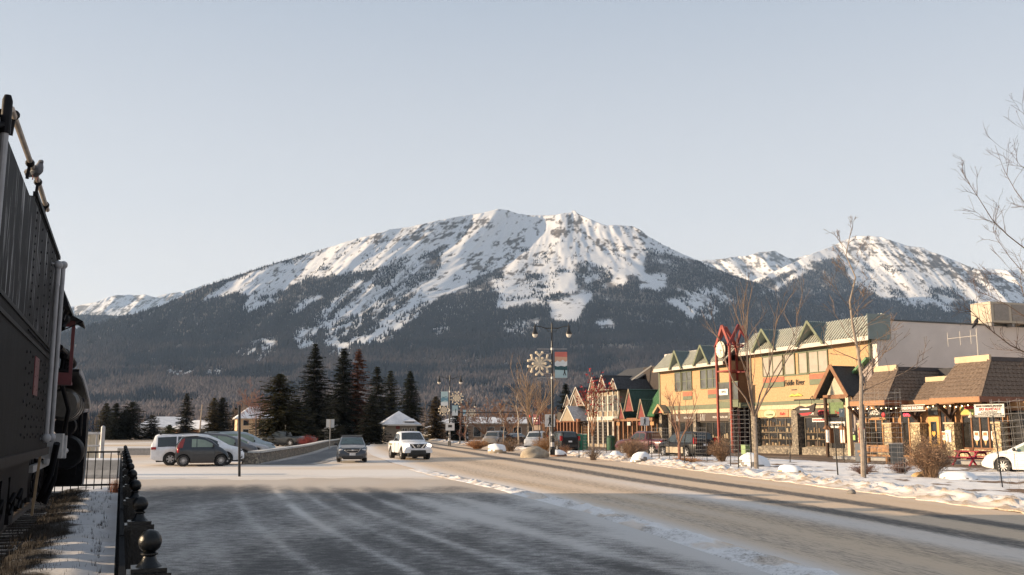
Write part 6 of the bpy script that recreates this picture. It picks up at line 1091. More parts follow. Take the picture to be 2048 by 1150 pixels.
spruce('olive spruce at the far left beside the locomotive front', 210, 806, 190, 42, (.040, .036, .020), shape=.7, bare=.02)
spruce('dark narrow spruce second from the locomotive', 230, 806, 185, 38, (.016, .019, .014), shape=.65, bare=.04)
spruce('bushy dark pine with broad crown behind the concrete wall', 262, 804, 188, 54, (.018, .019, .013), 'pine_tree', shape=.45, bare=.12)
spruce('shorter dark pine left of the bushy one', 247, 824, 186, 36, (.016, .017, .013), 'pine_tree', shape=.5, bare=.08)
spruce('low scraggly pine left of the grey snowy roof', 303, 830, 192, 44, (.030, .028, .020), 'pine_tree', shape=.5, bare=.05, thin=.35)
spruce('lone slim spruce behind the white minivan', 371, 787, 200, 34, (.026, .026, .020), shape=.6, thin=.15)
spruce('warm olive spruce left of the pair near the utility pole', 426, 796, 195, 40, (.058, .046, .022), shape=.6)
spruce('darker spruce right of the pair near the utility pole', 443, 794, 196, 40, (.022, .022, .015), shape=.6)
spruce('small green pine in front of the grey snowy roof', 339, 850, 170, 30, (.050, .052, .024), 'pine_tree', shape=.6, bare=.02, thin=.2)
spruce('dark spruce behind the cream house', 470, 815, 260, 50, (.018, .019, .015), shape=.7)
spruce('dark bushy spruce between the tall spruces and the stone wall', 590, 800, 122, 80, (.013, .015, .011), shape=.5, bare=.1)
spruce('dark spruce filling the gap behind the two sign backs', 655, 790, 150, 70, (.012, .014, .011), shape=.6, bare=.04)
twig = mat('grey_brown_twig', (.17, .125, .095), .9, 0, .25, 4); twig_r = mat('orange_brown_twig', (.24, .125, .07), .9, 0, .3, 4); trunk_g = mat('smooth_grey_bark', (.26, .215, .175), .85, 0, .25, 5, .2, 30); twig_d = mat('dark_twig', (.10, .07, .055), .9, 0, .25, 4)
def grow(mb, rng, p, d, L, r, depth, up=.25, spread=.6, nsub=4, rmin=.006, tips=None, wig=.12):
    n = 5 if depth > 0 else 3; pts = [p]; rs = [r]; q = Vector(p); dd = Vector(d)
    for i in range(n):
        dd = (dd + Vector((rng.gauss(0, wig), rng.gauss(0, wig), rng.gauss(0, wig) + up * .2))).normalized(); q = q + dd * L / n; pts.append(q.copy()); rs.append(max(rmin, r * (1 - .8 * (i + 1) / n)))
    mb.tube(pts, rs, 6 if r > .03 else (4 if r > .012 else 3), cap=False)
    if depth == 0:
        if tips is not None: tips.append(pts[-1])
        return
    for k in range(nsub):
        f = rng.uniform(.25, .97); i = min(n - 1, int(f * n)); b = pts[i].lerp(pts[i + 1], f * n - i); ax = (pts[i + 1] - pts[i]).normalized(); o = ax.orthogonal().normalized(); o.rotate(Matrix.Rotation(rng.uniform(0, 6.283), 3, ax)); nd = (ax * (1 - spread * .5) + o * spread + Vector((0, 0, up))).normalized()
        grow(mb, rng, b, nd, L * rng.uniform(.35, .6) * (1.15 - .5 * f), max(rmin, r * .5), depth - 1, up, spread, max(2, nsub - 1), rmin, tips, wig)
def leaves(name, tips, m, par, size, n, seed, spread=.15):
    rng = random.Random(seed); b = MB()
    for t in tips:
        for _ in range(n):
            p = Vector(t) + Vector((rng.gauss(0, spread), rng.gauss(0, spread), rng.gauss(0, spread))); a = Vector((rng.gauss(0, 1), rng.gauss(0, 1), rng.gauss(0, 1))).normalized(); o = a.orthogonal().normalized(); s = size * rng.uniform(.6, 1.3); b.add([p - a * s, p + o * s * .6, p + a * s, p - o * s * .6], [(0, 1, 2, 3)])
    return b.build(name, m, par, fix=False)
def bare_tree(label, p, H, fork, mains, spread, depth, nsub, seed, tm=trunk_g, bm=twig, r=.08, leader=False, up=.25, name='bare_tree', rmin=.006, tipm=None, tipn=2, tips_size=.05, angle=.35):
    rng = random.Random(seed); t = thing(name, label, 'tree', p); b = MB(); c = MB(); tips = []
    if leader:
        pts = [Vector((rng.gauss(0, .02) * i, rng.gauss(0, .02) * i, H * i / 10)) for i in range(11)]; b.tube(pts, [max(.012, r * (1 - .9 * i / 10)) for i in range(11)], 8)
        for k in range(mains):
            f = fork + (1 - fork) * (k + rng.random() * .5) / mains; f = min(f, .97); i = int(f * 10); q = pts[i].lerp(pts[min(10, i + 1)], f * 10 - i); a = rng.uniform(0, 6.283); L = H * spread * (1.25 - f) * rng.uniform(.7, 1.15)
            grow(c, rng, q, Vector((math.cos(a) * math.cos(angle), math.sin(a) * math.cos(angle), math.sin(angle) + .25 * f)), L, max(rmin * 1.5, r * .30 * (1.15 - f)), depth, up, .6, nsub, rmin, tips)
    else:
        zf = H * fork; b.tube([(0, 0, -.05), (.01, .02, zf * .5), (0, 0, zf)], [r * 1.15, r, r * .95], 8)
        for k in range(mains):
            a = 6.283 * k / mains + rng.uniform(-.4, .4); tilt = spread * rng.uniform(.35, 1.1); grow(c, rng, Vector((0, 0, zf - .02)), Vector((math.cos(a) * math.sin(tilt), math.sin(a) * math.sin(tilt), math.cos(tilt))), (H - zf) * rng.uniform(.75, 1.05), r * .46, depth, up, .5, nsub, rmin, tips)
    b.build('trunk', tm, t, smooth=True); br = c.build('branches', bm, t, fix=False)
    if tipm: leaves('leaves', tips, tipm, t, tips_size, tipn, seed)
    return t
def ISLP(px, py, z=.1): p = G(px, py, z); return (p.x, p.y, z - .04)
def HT(px, py, p): return AT(px, py, p[1]).z - p[2]
p = ISLP(1727, 955); bare_tree('tall slim grey trunked bare tree with one leader, before the porch and brown roofs', p, HT(1727, 458, p), .30, 22, .30, 2, 4, 5, r=.105, leader=True, rmin=.007, angle=.55)
p = ISLP(1513, 936); bare_tree('bare tree with six upright stems in front of the yellow shop windows', p, HT(1515, 596, p), .30, 7, .42, 2, 4, 8, r=.095, rmin=.006)
p = ISLP(1359, 925); bare_tree('low forking reddish bare tree in front of the black van', p, HT(1355, 772, p), .24, 6, .45, 2, 4, 12, tm=mat('reddish_bark', (.20, .10, .07), .9, 0, .3, 6), bm=mat('reddish_twig', (.20, .11, .075), .9), r=.085)
p = ISLP(1186, 916); bare_tree('small maple still holding red leaves in front of the older shop row', p, HT(1180, 768, p), .30, 7, .32, 2, 4, 21, bm=twig_r, r=.08, name='maple_tree', tipm=mat('red_leaf', (.26, .022, .022), .8, 0, .4, 5), tipn=3, tips_size=.10, rmin=.010)
p = ISLP(1007, 896, .15); bare_tree('slender bare tree beyond the small snowy boulder', p, HT(1007, 795, p), .25, 14, .24, 2, 3, 31, r=.075, leader=True, rmin=.011)
p = ISLP(1037, 893, .15); bare_tree('tall thin birch like bare tree left of the big lamp', p, HT(1037, 728, p), .33, 18, .20, 2, 4, 33, r=.09, leader=True, rmin=.011, tm=mat('birch_bark', (.36, .30, .24), .85, 0, .3, 5), angle=.9)
p = ISLP(1066, 893, .15); bare_tree('vase shaped many stemmed bare tree beside the big lamp', p, HT(1066, 742, p), .26, 12, .45, 2, 5, 35, r=.10, rmin=.011, bm=mat('pale_tan_twig', (.27, .19, .125), .9))
p = ISLP(1046, 893, .15); bare_tree('slim upright bare tree behind the birch like one', (p[0] + .8, p[1] + 14, p[2]), 7.5, .3, 10, .22, 2, 4, 36, r=.08, rmin=.012)
for lab, px, yt, Y, w_, sd, m_ in (('wide orange brown weeping birch right of the second lamp', 968, 798, 165, .9, 41, twig_r), ('round orange brown bare tree behind the birch like trunk', 1020, 808, 160, .8, 42, twig_r), ('round orange brown bare tree right of the vase shaped one', 1092, 806, 150, .8, 43, twig_r), ('grey brown bare tree behind the cream house', 497, 800, 235, .5, 44, twig), ('reddish bare tree beside the broad left spruce', 512, 785, 220, .5, 45, mat('red_brown_twig', (.22, .105, .075), .9))):
    P_ = AT(px, 860, Y); bare_tree(lab, (P_.x, Y, 0), AT(px, yt, Y).z, .16, 11, w_, 3, 5, sd, bm=m_, r=.14, rmin=.022, up=.05)
for i, (lab, px, yt, Y) in enumerate((('columnar red brown aspen nearest the second lamp', 920, 782, 128), ('columnar red brown aspen right of its twin', 931, 800, 132))): P_ = AT(px, 860, Y); bare_tree(lab, (P_.x, Y, 0), AT(px, yt, Y).z, .05, 30, .11, 2, 4, 50 + i, bm=mat('red_brown_twig', (.22, .105, .075), .9), r=.09, leader=True, rmin=.014, angle=1.15)
for i, (lab, px, yt, Y) in enumerate((('thin grey bare shrub tree behind the spruces at the utility pole', 455, 830, 215), ('pale bare shrub tree left of the olive spruce', 192, 828, 210), ('thin bare tree by the snowy storage hut', 668, 800, 170), ('bare shrub tree beyond the road bend', 845, 815, 210))): P_ = AT(px, 860, Y); bare_tree(lab, (P_.x, Y, 0), AT(px, yt, Y).z, .15, 7, .6, 2, 4, 60 + i, r=.1, rmin=.016)
# the tree that reaches in from the right
Y4 = 27.0; tp = AT(2122, 860, Y4); t4 = thing('bare_tree', 'bare tree reaching in from the right edge with small dark buds on its twigs', 'tree', (tp.x, Y4, .15)); rng = random.Random(99); b = MB(); c = MB(); tips = []
def L4(pts, r, dep=1, ns=7, dy=0.0):
    P_ = []
    for i, (x, y) in enumerate(pts): q = AT(x, y, Y4 + dy * i); P_.append(Vector((q.x - tp.x, q.y - Y4, q.z - .15)))
    n = len(P_); c.tube(P_, [max(.004, r * .62 * (1 - .85 * i / (n - 1))) for i in range(n)], 5, cap=False)
    for k in range(ns):
        f = rng.uniform(.15, .98) * (n - 1); i = min(n - 2, int(f)); q = P_[i].lerp(P_[i + 1], f - i); ax = (P_[i + 1] - P_[i]).normalized(); o = ax.orthogonal().normalized(); o.rotate(Matrix.Rotation(rng.uniform(0, 6.283), 3, ax)); grow(c, rng, q, (ax * .75 + o * .6 + Vector((0, 0, .15))).normalized(), rng.uniform(.35, 1.15), max(.005, r * .25), dep, .1, .6, 4, .0038, tips, .14)
b.tube([AT(x, y, Y4) - Vector((tp.x, Y4, .15)) for x, y in ((2122, 985), (2118, 860), (2112, 700), (2104, 540), (2098, 400), (2085, 200))], [.13, .12, .10, .08, .055, .02], 8)
L4([(2104, 540), (2060, 505), (2015, 470), (1985, 440), (1960, 400), (1935, 362), (1920, 337)], .035, 1, 16, -.15)
L4([(2098, 470), (2060, 420), (2030, 380), (2008, 340), (1990, 290)], .028, 1, 10, .2)
L4([(2110, 600), (2060, 560), (2020, 515), (1995, 480), (1985, 455)], .026, 1, 9, .1)
L4([(2112, 740), (2070, 715), (2020, 690), (1975, 655), (1945, 625), (1915, 605)], .045, 1, 14, -.2); L4([(1990, 668), (1960, 640), (1955, 612), (1950, 570)], .016, 1, 5, -.2)
L4([(2112, 690), (2060, 640), (2015, 610), (1975, 590), (1955, 585)], .03, 1, 12, .15); L4([(2090, 300), (2065, 250), (2045, 225), (2022, 210)], .02, 1, 5)
L4([(2112, 720), (2080, 660), (2050, 600), (2040, 560), (2048, 520)], .03, 1, 9); L4([(2112, 650), (2070, 575), (2035, 555), (2000, 545)], .022, 1, 8); L4([(2098, 420), (2070, 350), (2040, 330), (2018, 300)], .02, 1, 6)
L4([(2108, 640), (2150, 590), (2200, 540), (2240, 470), (2262, 400)], .035, 1, 12, .1); L4([(2112, 730), (2160, 690), (2220, 650), (2270, 600)], .04, 1, 11, -.1); L4([(2098, 430), (2130, 370), (2160, 310), (2170, 260)], .025, 1, 8)
b.build('trunk', trunk_g, t4, smooth=True); c.build('branches', mat('tan_branch', (.10, .065, .045), .85, 0, .25, 5), t4, fix=False); leaves('buds', tips[::2], twig_d, t4, .022, 1, 5, .02)
# ------------------------------------------------------------ bushes
leaf_b = mat('dry_brown_leaf', (.19, .105, .06), .9, 0, 0, 6, col2=(.33, .21, .13))
def bush(label, p, rx, h, n, seed, tm=twig, lm=leaf_b, nl=3, ls=.028, name='bush', round_=True, w=.006):
    rng = random.Random(seed); t = thing(name, label, 'bush', p); b = MB(); tips = []
    for k in range(n):
        a = rng.uniform(0, 6.283); e = math.acos(rng.uniform(.05, 1)) if round_ else rng.uniform(0, .7); q0 = Vector((rng.gauss(0, .10) * rx, rng.gauss(0, .10) * rx, 0)); d = Vector((math.cos(a) * math.sin(e) * rx, math.sin(a) * math.sin(e) * rx, h * (.42 + .58 * math.cos(e)) if round_ else h * math.cos(e))) * rng.uniform(.62, 1.06); mid = q0 + Vector((d.x * .35, d.y * .35, d.z * .55)) + Vector((rng.gauss(0, .05), rng.gauss(0, .05), rng.gauss(0, .04))); end = q0 + d
        b.tube([q0, mid, end], [w * 1.5, w, w * .5], 3, cap=False)
        for _ in range(3):
            f = rng.uniform(.2, 1); s = mid.lerp(end, f); e2 = s + Vector((rng.gauss(0, .14), rng.gauss(0, .14), rng.uniform(-.02, .22))) * rx * .9; b.tube([s, e2], [w * .7, w * .4], 3, cap=False); tips.append(e2); tips.append(s.lerp(e2, .5))
    b.build('stems', tm, t, fix=False)
    if nl: leaves('leaves', tips, lm, t, ls, nl, seed, .06)
    return t
tan_tw = mat('tan_bush_twig', (.25, .165, .105), .9, 0, .3, 5)
p = ISLP(1862, 955); bush('big round brown bush in front of the red picnic table', p, 1.0, 1.62, 420, 1, tan_tw, nl=3, ls=.026)
p = ISLP(1443, 922); bush('round brown bush between the black van and the clock tower', p, .85, 1.40, 330, 2, tan_tw, nl=2, ls=.026)
p = ISLP(1266, 918); bush('wide tan bush in front of the wine red pickup', p, 1.15, 1.45, 360, 3, tan_tw, nl=2, ls=.026)
p = ISLP(1186, 919); bush('loose twiggy bush at the foot of the red leaved maple', p, .7, 1.1, 140, 4, twig, nl=0)
p = ISLP(1089, 905, .15); bush('tawny bush just behind the largest boulder', p, 1.2, 1.35, 300, 5, mat('tawny_twig', (.32, .19, .09), .9, 0, .3, 5), nl=1, ls=.03)
p = ISLP(1020, 902, .15); bush('sparse tan bush right of the small snowy boulder', p, 1.3, 1.3, 160, 6, tan_tw, nl=0, w=.009)
p = ISLP(955, 897, .15); bush('low orange grass tuft near the second lamp', p, 1.3, .85, 360, 7, mat('orange_grass', (.36, .19, .09), .9, 0, .3, 5), nl=0, w=.012)
p = ISLP(1728, 948); bush('small spiky bush at the foot of the slim tall tree', p, .62, .52, 120, 8, mat('dark_red_twig', (.14, .075, .055), .9), nl=0, round_=True)
p = ISLP(1803, 946); bush('low reddish twig clump left of the big round bush', p, .62, .55, 170, 9, mat('dark_red_twig', (.14, .075, .055), .9), nl=0)
p = ISLP(1130, 907); bush('dry brown shrub beside the flat snowy rock', p, .6, .8, 90, 10, twig_r, nl=0)
p = ISLP(1392, 924); bush('flat orange dry grass patch under the reddish bare tree', (p[0] - .6, p[1] - .3, p[2]), .9, .28, 260, 11, mat('orange_grass', (.36, .19, .09), .9, 0, .3, 5), nl=0)
P_ = AT(615, 870, 108); bush('red berry bush behind the stone wall by the dark parked cars', (P_.x, 108, 0), 1.2, 1.2, 200, 12, mat('red_twig', (.24, .05, .04), .9), nl=1, lm=mat('red_berry', (.25, .05, .05), .8), w=.012, ls=.04)
# ------------------------------------------------------------ boulders
def boulder(label, p, sx, sy, sz, seed, m, snow=True, cat='boulder', snow_n=.55):
    t = thing('boulder', label, cat, p, random.Random(seed).uniform(0, 6)); n, k = 28, 16; V = []; rs = np.random.default_rng(seed).uniform(0, 50)
    for i in range(k + 1):
        for j in range(n):
            th = math.pi * i / k; a = 6.283 * j / n; x, y, z = math.sin(th) * math.cos(a), math.sin(th) * math.sin(a), math.cos(th)
            r = 1 + .32 * float(vnoise(x * 1.3 + rs, y * 1.3 + z * 1.7, 3)) + .16 * float(vnoise(x * 3 + rs, y * 3 + z * 4, 5)); V.append(Vector((x * r * sx, y * r * sy, max(-.25, z * r) * sz)))
    fs = [(i * n + j, (i + 1) * n + j, (i + 1) * n + (j + 1) % n, i * n + (j + 1) % n) for i in range(k) for j in range(n)]; b = MB(); b.add(V, fs); b.build('rock', m, t, smooth=50)
    if snow:
        b = MB(); vs = []; f2 = []
        for f in fs:
            q = [V[i] for i in f]; nn = (q[1] - q[0]).cross(q[2] - q[0])
            if nn.length < 1e-9: nn = (q[2] - q[0]).cross(q[3] - q[0])
            if nn.length and nn.normalized().z > snow_n: f2.append(f)
        used = sorted({i for f in f2 for i in f}); mp = {i: j for j, i in enumerate(used)}; edge = {}
        for f in f2:
            for e in zip(f, f[1:] + f[:1]): edge[tuple(sorted(e))] = edge.get(tuple(sorted(e)), 0) + 1
        rim = {i for e, c_ in edge.items() if c_ == 1 for i in e}
        if used: b.add([V[i] + Vector((0, 0, .004 if i in rim and i >= n else .06 * sz + .03)) for i in used], [tuple(mp[i] for i in f) for f in f2]); b.build('snow_cap', snow_m, t, smooth=60)
    return t
rk = mat('tan_granite', (.26, .22, .17), .9, 0, 0, 3, .5, 12, col2=(.40, .34, .26)); rk2 = mat('grey_granite', (.15, .14, .13), .9, 0, 0, 3, .5, 12, col2=(.27, .25, .23)); rk3 = mat('ochre_rock', (.34, .21, .09), .9, 0, 0, 3, .5, 12, col2=(.48, .33, .17))
for a in (('largest tan boulder beside the tall lamp', ISLP(1071, 912), 1.1, .8, .62, 1, rk, False), ('small half snowy boulder near the slender bare tree', ISLP(994, 904), .85, .7, .62, 2, rk, True), ('flat rock under snow beside the tall lamp foot', ISLP(1117, 910), .75, .6, .35, 3, mat('red_rock', (.18, .11, .08), .9, 0, .2, 3, .4, 12), True), ('rounded snow covered boulder in front of the wide tan bush', ISLP(1283, 922), .78, .6, .48, 4, rk2, True),
          ('tall snow heaped boulder behind the six stemmed tree', ISLP(1508, 932), .85, .65, .58, 5, rk2, True), ('ochre sided boulder with a snow top, right of the six stemmed tree', ISLP(1580, 944), .72, .5, .30, 6, rk3, True), ('grey boulder with snow to the right of the big round bush', ISLP(1916, 958), .72, .5, .30, 7, rk2, True), ('ochre rock at the foot of the big round bush', ISLP(1840, 954), .3, .3, .22, 8, rk3, False),
          ('small grey rock behind the sparse tan bush', ISLP(1013, 899), .6, .5, .4, 9, rk2, False), ('small rock beside the wide tan bush', ISLP(1232, 914), .5, .4, .35, 10, rk, True)): boulder(*a, snow_n=.25)
p = G(1703, 988); boulder('small dark stone lying on the road edge by the snow bank', (p.x, p.y, .03), .13, .11, .10, 11, rk2, False, 'stone')
# ============================================================ STREET FURNITURE
iron = mat('black_lamp_iron', (.012, .012, .013), .35, .1, .2, 5); globe = mat('lamp_globe', (.62, .60, .56), .25, 0, .05, 4)
def street_lamp(label, p, H, ang):
    t = thing('street_lamp', label, 'street lamp', p, ang, 'black double headed street lamps'); b = MB(); b.lathe([(.17, 0), (.17, .5), (.13, .55), (.12, 1.1), (.085, 1.15), (.06, H), (.02, H + .12)], n=14); b.build('pole', iron, t, smooth=30)
    b = MB(); b.lathe([(.125, .55), (.135, .56), (.135, .85), (.125, .86)], n=14); b.lathe([(.125, 1.3), (.1, 1.31), (.1, 1.42), (.09, 1.43)], n=14); b.build('silver_band', grey_steel, t)
    ar = 1.18
    for s in (-1, 1):
        b = MB(); b.tube([(0, 0, H - .28), (s * .4, 0, H - .30), (s * .8, 0, H - .18), (s * ar, 0, H - .13), (s * (ar + .12), 0, H - .16)], [.04, .035, .03, .028, .015], 6); b.tube([(s * .05, 0, H - .5), (s * .25, 0, H - .52), (s * .4, 0, H - .32)], .018, 5); b.build('arm', iron, t, smooth=True)
        b = MB(); b.lathe([(.02, .12), (.035, .10), (.045, -.02), (.07, -.08), (.10, -.22), (.16, -.38), (.22, -.50), (.235, -.56), (.225, -.60), (.19, -.60)], (s * ar, 0, H - .12)); b.tube([(s * ar, 0, H - .02), (s * ar, 0, H + .12)], [.03, .004], 6); h_ = b.build('lamp_shade', iron, t, smooth=40); b = MB(); b.lathe([(.001, -.84), (.07, -.83), (.14, -.77), (.18, -.68), (.19, -.60)], (s * ar, 0, H - .12)); b.build('globe', globe, h_, smooth=True)
    for z in (H - 1.75, H - 3.75): b = MB(); b.tube([(-1.05, 0, z), (1.05, 0, z)], .022, 5); b.lathe([(.075, z - .09), (.095, z - .08), (.095, z + .08), (.075, z + .09)], n=12); b.build('banner_arm', grey_steel, t)
    return t
def snowflake(label, p, r, ang):
    t = thing('snowflake_decoration', label, 'decoration', p, ang, 'snowflake decorations on lamp posts'); m = mat('tinsel_cream', (.52, .44, .33), .9, 0, 0, 14, .8, 40, col2=(.70, .62, .50)); rng = random.Random(3)
    for k in range(6):
        a = k * math.pi / 3 + math.pi / 2; d = Vector((math.cos(a), 0, math.sin(a))); b = MB(); b.tube([d * r * .1, d * r * .72], [.06 * r / .7, .055 * r / .7], 7); o = Vector((-d.z, 0, d.x)); 
        for s in (-1, 1): e = d * r * .95 + o * s * r * .26; b.tube([d * r * .70, e], [.065 * r / .7, .075 * r / .7], 7); b.ball(e, .09 * r / .7, 8)
        d2 = Vector((math.cos(a + .5236), 0, math.sin(a + .5236))); b.tube([d2 * r * .1, d2 * r * .50], [.06 * r / .7, .085 * r / .7], 7); b.ball(d2 * r * .52, .1 * r / .7, 8); b.build('arm', m, t, smooth=True)
    b = MB(); b.ball((0, 0, 0), r * .18, 10, (1, .5, 1)); b.build('hub', m, t, smooth=True); b = MB(); fr = r * 1.02; b.beam((r * .15, 0, r * .85), (r * 1.12, 0, r * .85), .03); b.beam((r * .15, 0, -r * .85), (r * 1.12, 0, -r * .85), .03); b.beam((r * 1.12, 0, -r * .86), (r * 1.12, 0, r * .86), .03); b.build('hanger', white_pipe, t); return t
bl = mat('banner_pale_blue', (.36, .50, .54), .8, 0, .05, 3); bp = mat('banner_salmon', (.55, .16, .13), .8, 0, .08, 2); bo = mat('banner_peach', (.58, .36, .25), .8, 0, .1, 2); bw_ = mat('banner_white', (.62, .66, .68), .8, 0, .1, 6); bd = mat('banner_teal', (.03, .085, .10), .8, 0, .2, 6); bs_ = mat('banner_sky', (.20, .46, .55), .8)
def banner(label, p, w_, h_, ang, art):
    t = thing('banner', label, 'banner', p, ang, 'banners on lamp posts'); b = MB(); b.box(-w_ / 2, w_ / 2, -.012, .012, -h_ / 2, h_ / 2); b.build('cloth', bl if art else bs_, t)
    def layer(nm, poly, m, y): b = MB(); b.prism([(x * w_, z * h_) for x, z in poly], -y, y, 'y'); b.build(nm, m, t)
    if art == 1:
        layer('dusk_sky', [(-.5, .5), (.5, .5), (.5, .30), (-.5, .32)], bp, .015); layer('peach_sky', [(-.5, .318), (.5, .298), (.5, .10), (-.5, .10)], bo, .016); layer('peaks', [(-.5, .10), (-.3, .17), (-.1, .12), (.15, .2), (.35, .12), (.5, .16), (.5, -.1), (-.5, -.1)], bw_, .019)
        layer('forest', [(-.5, -.02), (-.3, -.06), (0, -.03), (.3, -.06), (.5, -.02), (.5, -.20), (-.5, -.18)], bd, .022); layer('walker', [(.24, -.17), (.32, -.17), (.34, -.28), (.42, -.40), (.36, -.40), (.29, -.31), (.20, -.40), (.15, -.39), (.24, -.28)], letter_k, .024)
    elif art == 2: layer('field', [(-.5, -.25), (.5, -.25), (.5, -.5), (-.5, -.5)], bw_, .015); layer('hill', [(-.5, .0), (-.2, .12), (.2, .02), (.5, .1), (.5, -.2), (.1, -.12), (-.5, -.25)], mat('banner_mid_blue', (.12, .25, .33), .8), .016); layer('ridge', [(-.4, .14), (-.1, .10), (.2, .14), (.42, .11), (.2, .09), (-.2, .08)], bd, .019)
    else: layer('field', [(-.5, -.1), (-.2, .0), (0, -.05), (.2, .15), (.3, .1), (.5, -.1), (.5, -.5), (-.5, -.5)], bw_, .015); layer('figure', [(.05, .1), (.2, .2), (.25, .05), (.15, -.2), (.05, -.2)], bd, .018)
    return t
LM1 = (AT(1105, 860, 66).x, 66, .16); H1_ = AT(1105, 648, 66).z - .16; street_lamp('tall black double lamp nearest the camera, carrying a salmon topped banner', LM1, H1_, 0.0)
q = AT(1079, 727, 66); snowflake('large cream snowflake on the left of the tall lamp', (q.x, 66, q.z), .80, 0); q = AT(1122, 730, 66); banner('salmon and pale blue banner with a walking figure on the tall lamp', (q.x, 66, q.z), .86, 1.82, 0, 1)
LM2 = (AT(899, 860, 104).x, 104, .12); H2_ = AT(899, 751, 104).z - .12; street_lamp('second black double lamp by the far bend with two blue banners', LM2, H2_, 0.0)
q = AT(914, 796, 104); s2 = snowflake('cream snowflake on the right of the second lamp', (q.x, 104, q.z), .68, math.pi); q = AT(889, 797, 104); banner('pale blue mountain banner on the upper left of the second lamp', (q.x, 104, q.z), .78, 1.55, 0, 2); q = AT(910, 821, 104); banner('small bright blue banner low on the right of the second lamp', (q.x, 104, q.z), .62, 1.1, 0, 3); q = AT(888, 820, 112); snowflake('dim snowflake behind the second lamp, below the pale banner', (q.x, 112, q.z), .62, 0)
street_lamp('third and smallest black double lamp beyond the columnar aspens', (AT(935, 860, 150).x, 150, .0), AT(935, 803, 150).z, 0.0); q = AT(944, 826, 150); snowflake('smallest snowflake on the third lamp', (q.x, 150, q.z), .62, math.pi); q = AT(930, 826, 150); banner('small grey blue banner on the third lamp', (q.x, 150, q.z), .6, 1.0, 0, 2)
alu = mat('sign_aluminium', (.40, .41, .42), .5, .3, .08, 4); galv = mat('sign_post_pale', (.42, .38, .33), .6, 0, .15, 4)
def sign_back(label, px, yt, yb, yg, w_, group=None):
    p = G(px, yg); s = p.y / 1921; h = (yb - yt) * s; zt = AT(px, yt, p.y).z; t = thing('road_sign', label, 'sign', (p.x, p.y, 0)); b = MB(); b.box(-.04, .04, -.03, .03, 0, zt); b.build('post', galv, t); b = MB(); b.box(-w_ / 2, w_ / 2, .031, .05, zt - h, zt + .03); b.build('panel', alu, t); b = MB(); b.box(-.03, .03, -.04, -.03, zt - h, zt); b.build('rail', galv, t); return t
sign_back('larger grey sign back on a pale post left of the dark estate car', 659, 839, 855, 897, .82); sign_back('smaller grey sign back on a pale post behind the estate car', 738, 852, 863, 887, .85)
def ped_sign(label, px, yt, yb, Y, w_, zb=0.0):
    p = AT(px, 860, Y); zt, z0 = AT(px, yt, Y).z, AT(px, yb, Y).z; h = zt - z0; t = thing('crossing_sign', label, 'sign', (p.x, Y, zb)); b = MB(); b.tube([(0, .04, 0), (0, .04, zt)], .035, 6); b.build('post', grey_steel, t); b = MB(); b.box(-w_ / 2, w_ / 2, -.015, .0, z0, zt); b.build('panel', mat('sign_white', (.55, .56, .57), .6, 0, .05, 4), t); c_ = (z0 + zt) / 2; k = h / 1.0; b = MB(); b.ball((.02 * k, -.02, c_ + .36 * k), .075 * k, 8, (1, .15, 1))
    b.prism([(-.09 * k, c_ + .26 * k), (.08 * k, c_ + .27 * k), (.10 * k, c_ - .06 * k), (.05 * k, c_ - .22 * k), (.14 * k, c_ - .42 * k), (.05 * k, c_ - .43 * k), (-.02 * k, c_ - .22 * k), (-.10 * k, c_ - .43 * k), (-.18 * k, c_ - .42 * k), (-.06 * k, c_ - .08 * k)], -.02, -.016, 'y'); b.beam((-.08 * k, -.018, c_ + .22 * k), (-.26 * k, -.018, c_ + .02 * k), .06 * k, .004); b.beam((.08 * k, -.018, c_ + .22 * k), (.20 * k, -.018, c_ - .02 * k), .06 * k, .004); b.build('walking_figure', letter_k, t); return t
ped_sign('white pedestrian crossing sign right beside the tall lamp pole', 1100, 833, 858, 68, .72, .15); ped_sign('grey pedestrian crossing sign in front of the green roofed shop', 1290, 834, 851, 74, .68, 0)
bsn = thing('bus_sign', 'white bus stop sign fixed to the foot of the second lamp', 'sign', (AT(900, 860, 103.5).x, 103.5, .1)); b = MB(); b.tube([(0, .05, 0), (0, .05, 2.2)], .03, 5); b.build('post', grey_steel, bsn); zt, z0 = AT(900, 846, 103.5).z - .1, AT(900, 861, 103.5).z - .1; b = MB(); b.box(-.48, .48, -.01, .01, z0, zt); b.build('panel', MATS['sign_white'], bsn); b = MB(); b.box(-.2, .2, -.015, -.011, z0 + .35, z0 + .6); b.box(-.15, -.07, -.015, -.011, z0 + .29, z0 + .35); b.box(.07, .15, -.015, -.011, z0 + .29, z0 + .35); b.build('bus_symbol', letter_k, bsn)
pk = thing('parking_sign', 'blue grey parking sign on a thin post before the porch', 'sign', ISLP(1688, 921)); P_ = pk.location; b = MB(); b.tube([(0, 0, -.2), (0, 0, AT(1688, 820, P_.y).z)], .03, 6); b.build('post', letter_k, pk); b = MB(); zt = AT(1688, 819, P_.y).z; b.box(-.15, .15, -.04, -.025, zt - .5, zt); b.build('panel', mat('parking_blue_grey', (.20, .25, .26), .6), pk); text('P', .2, letter_w, pk, (0, -.045, zt - .17), ext=.004, bold=.01)
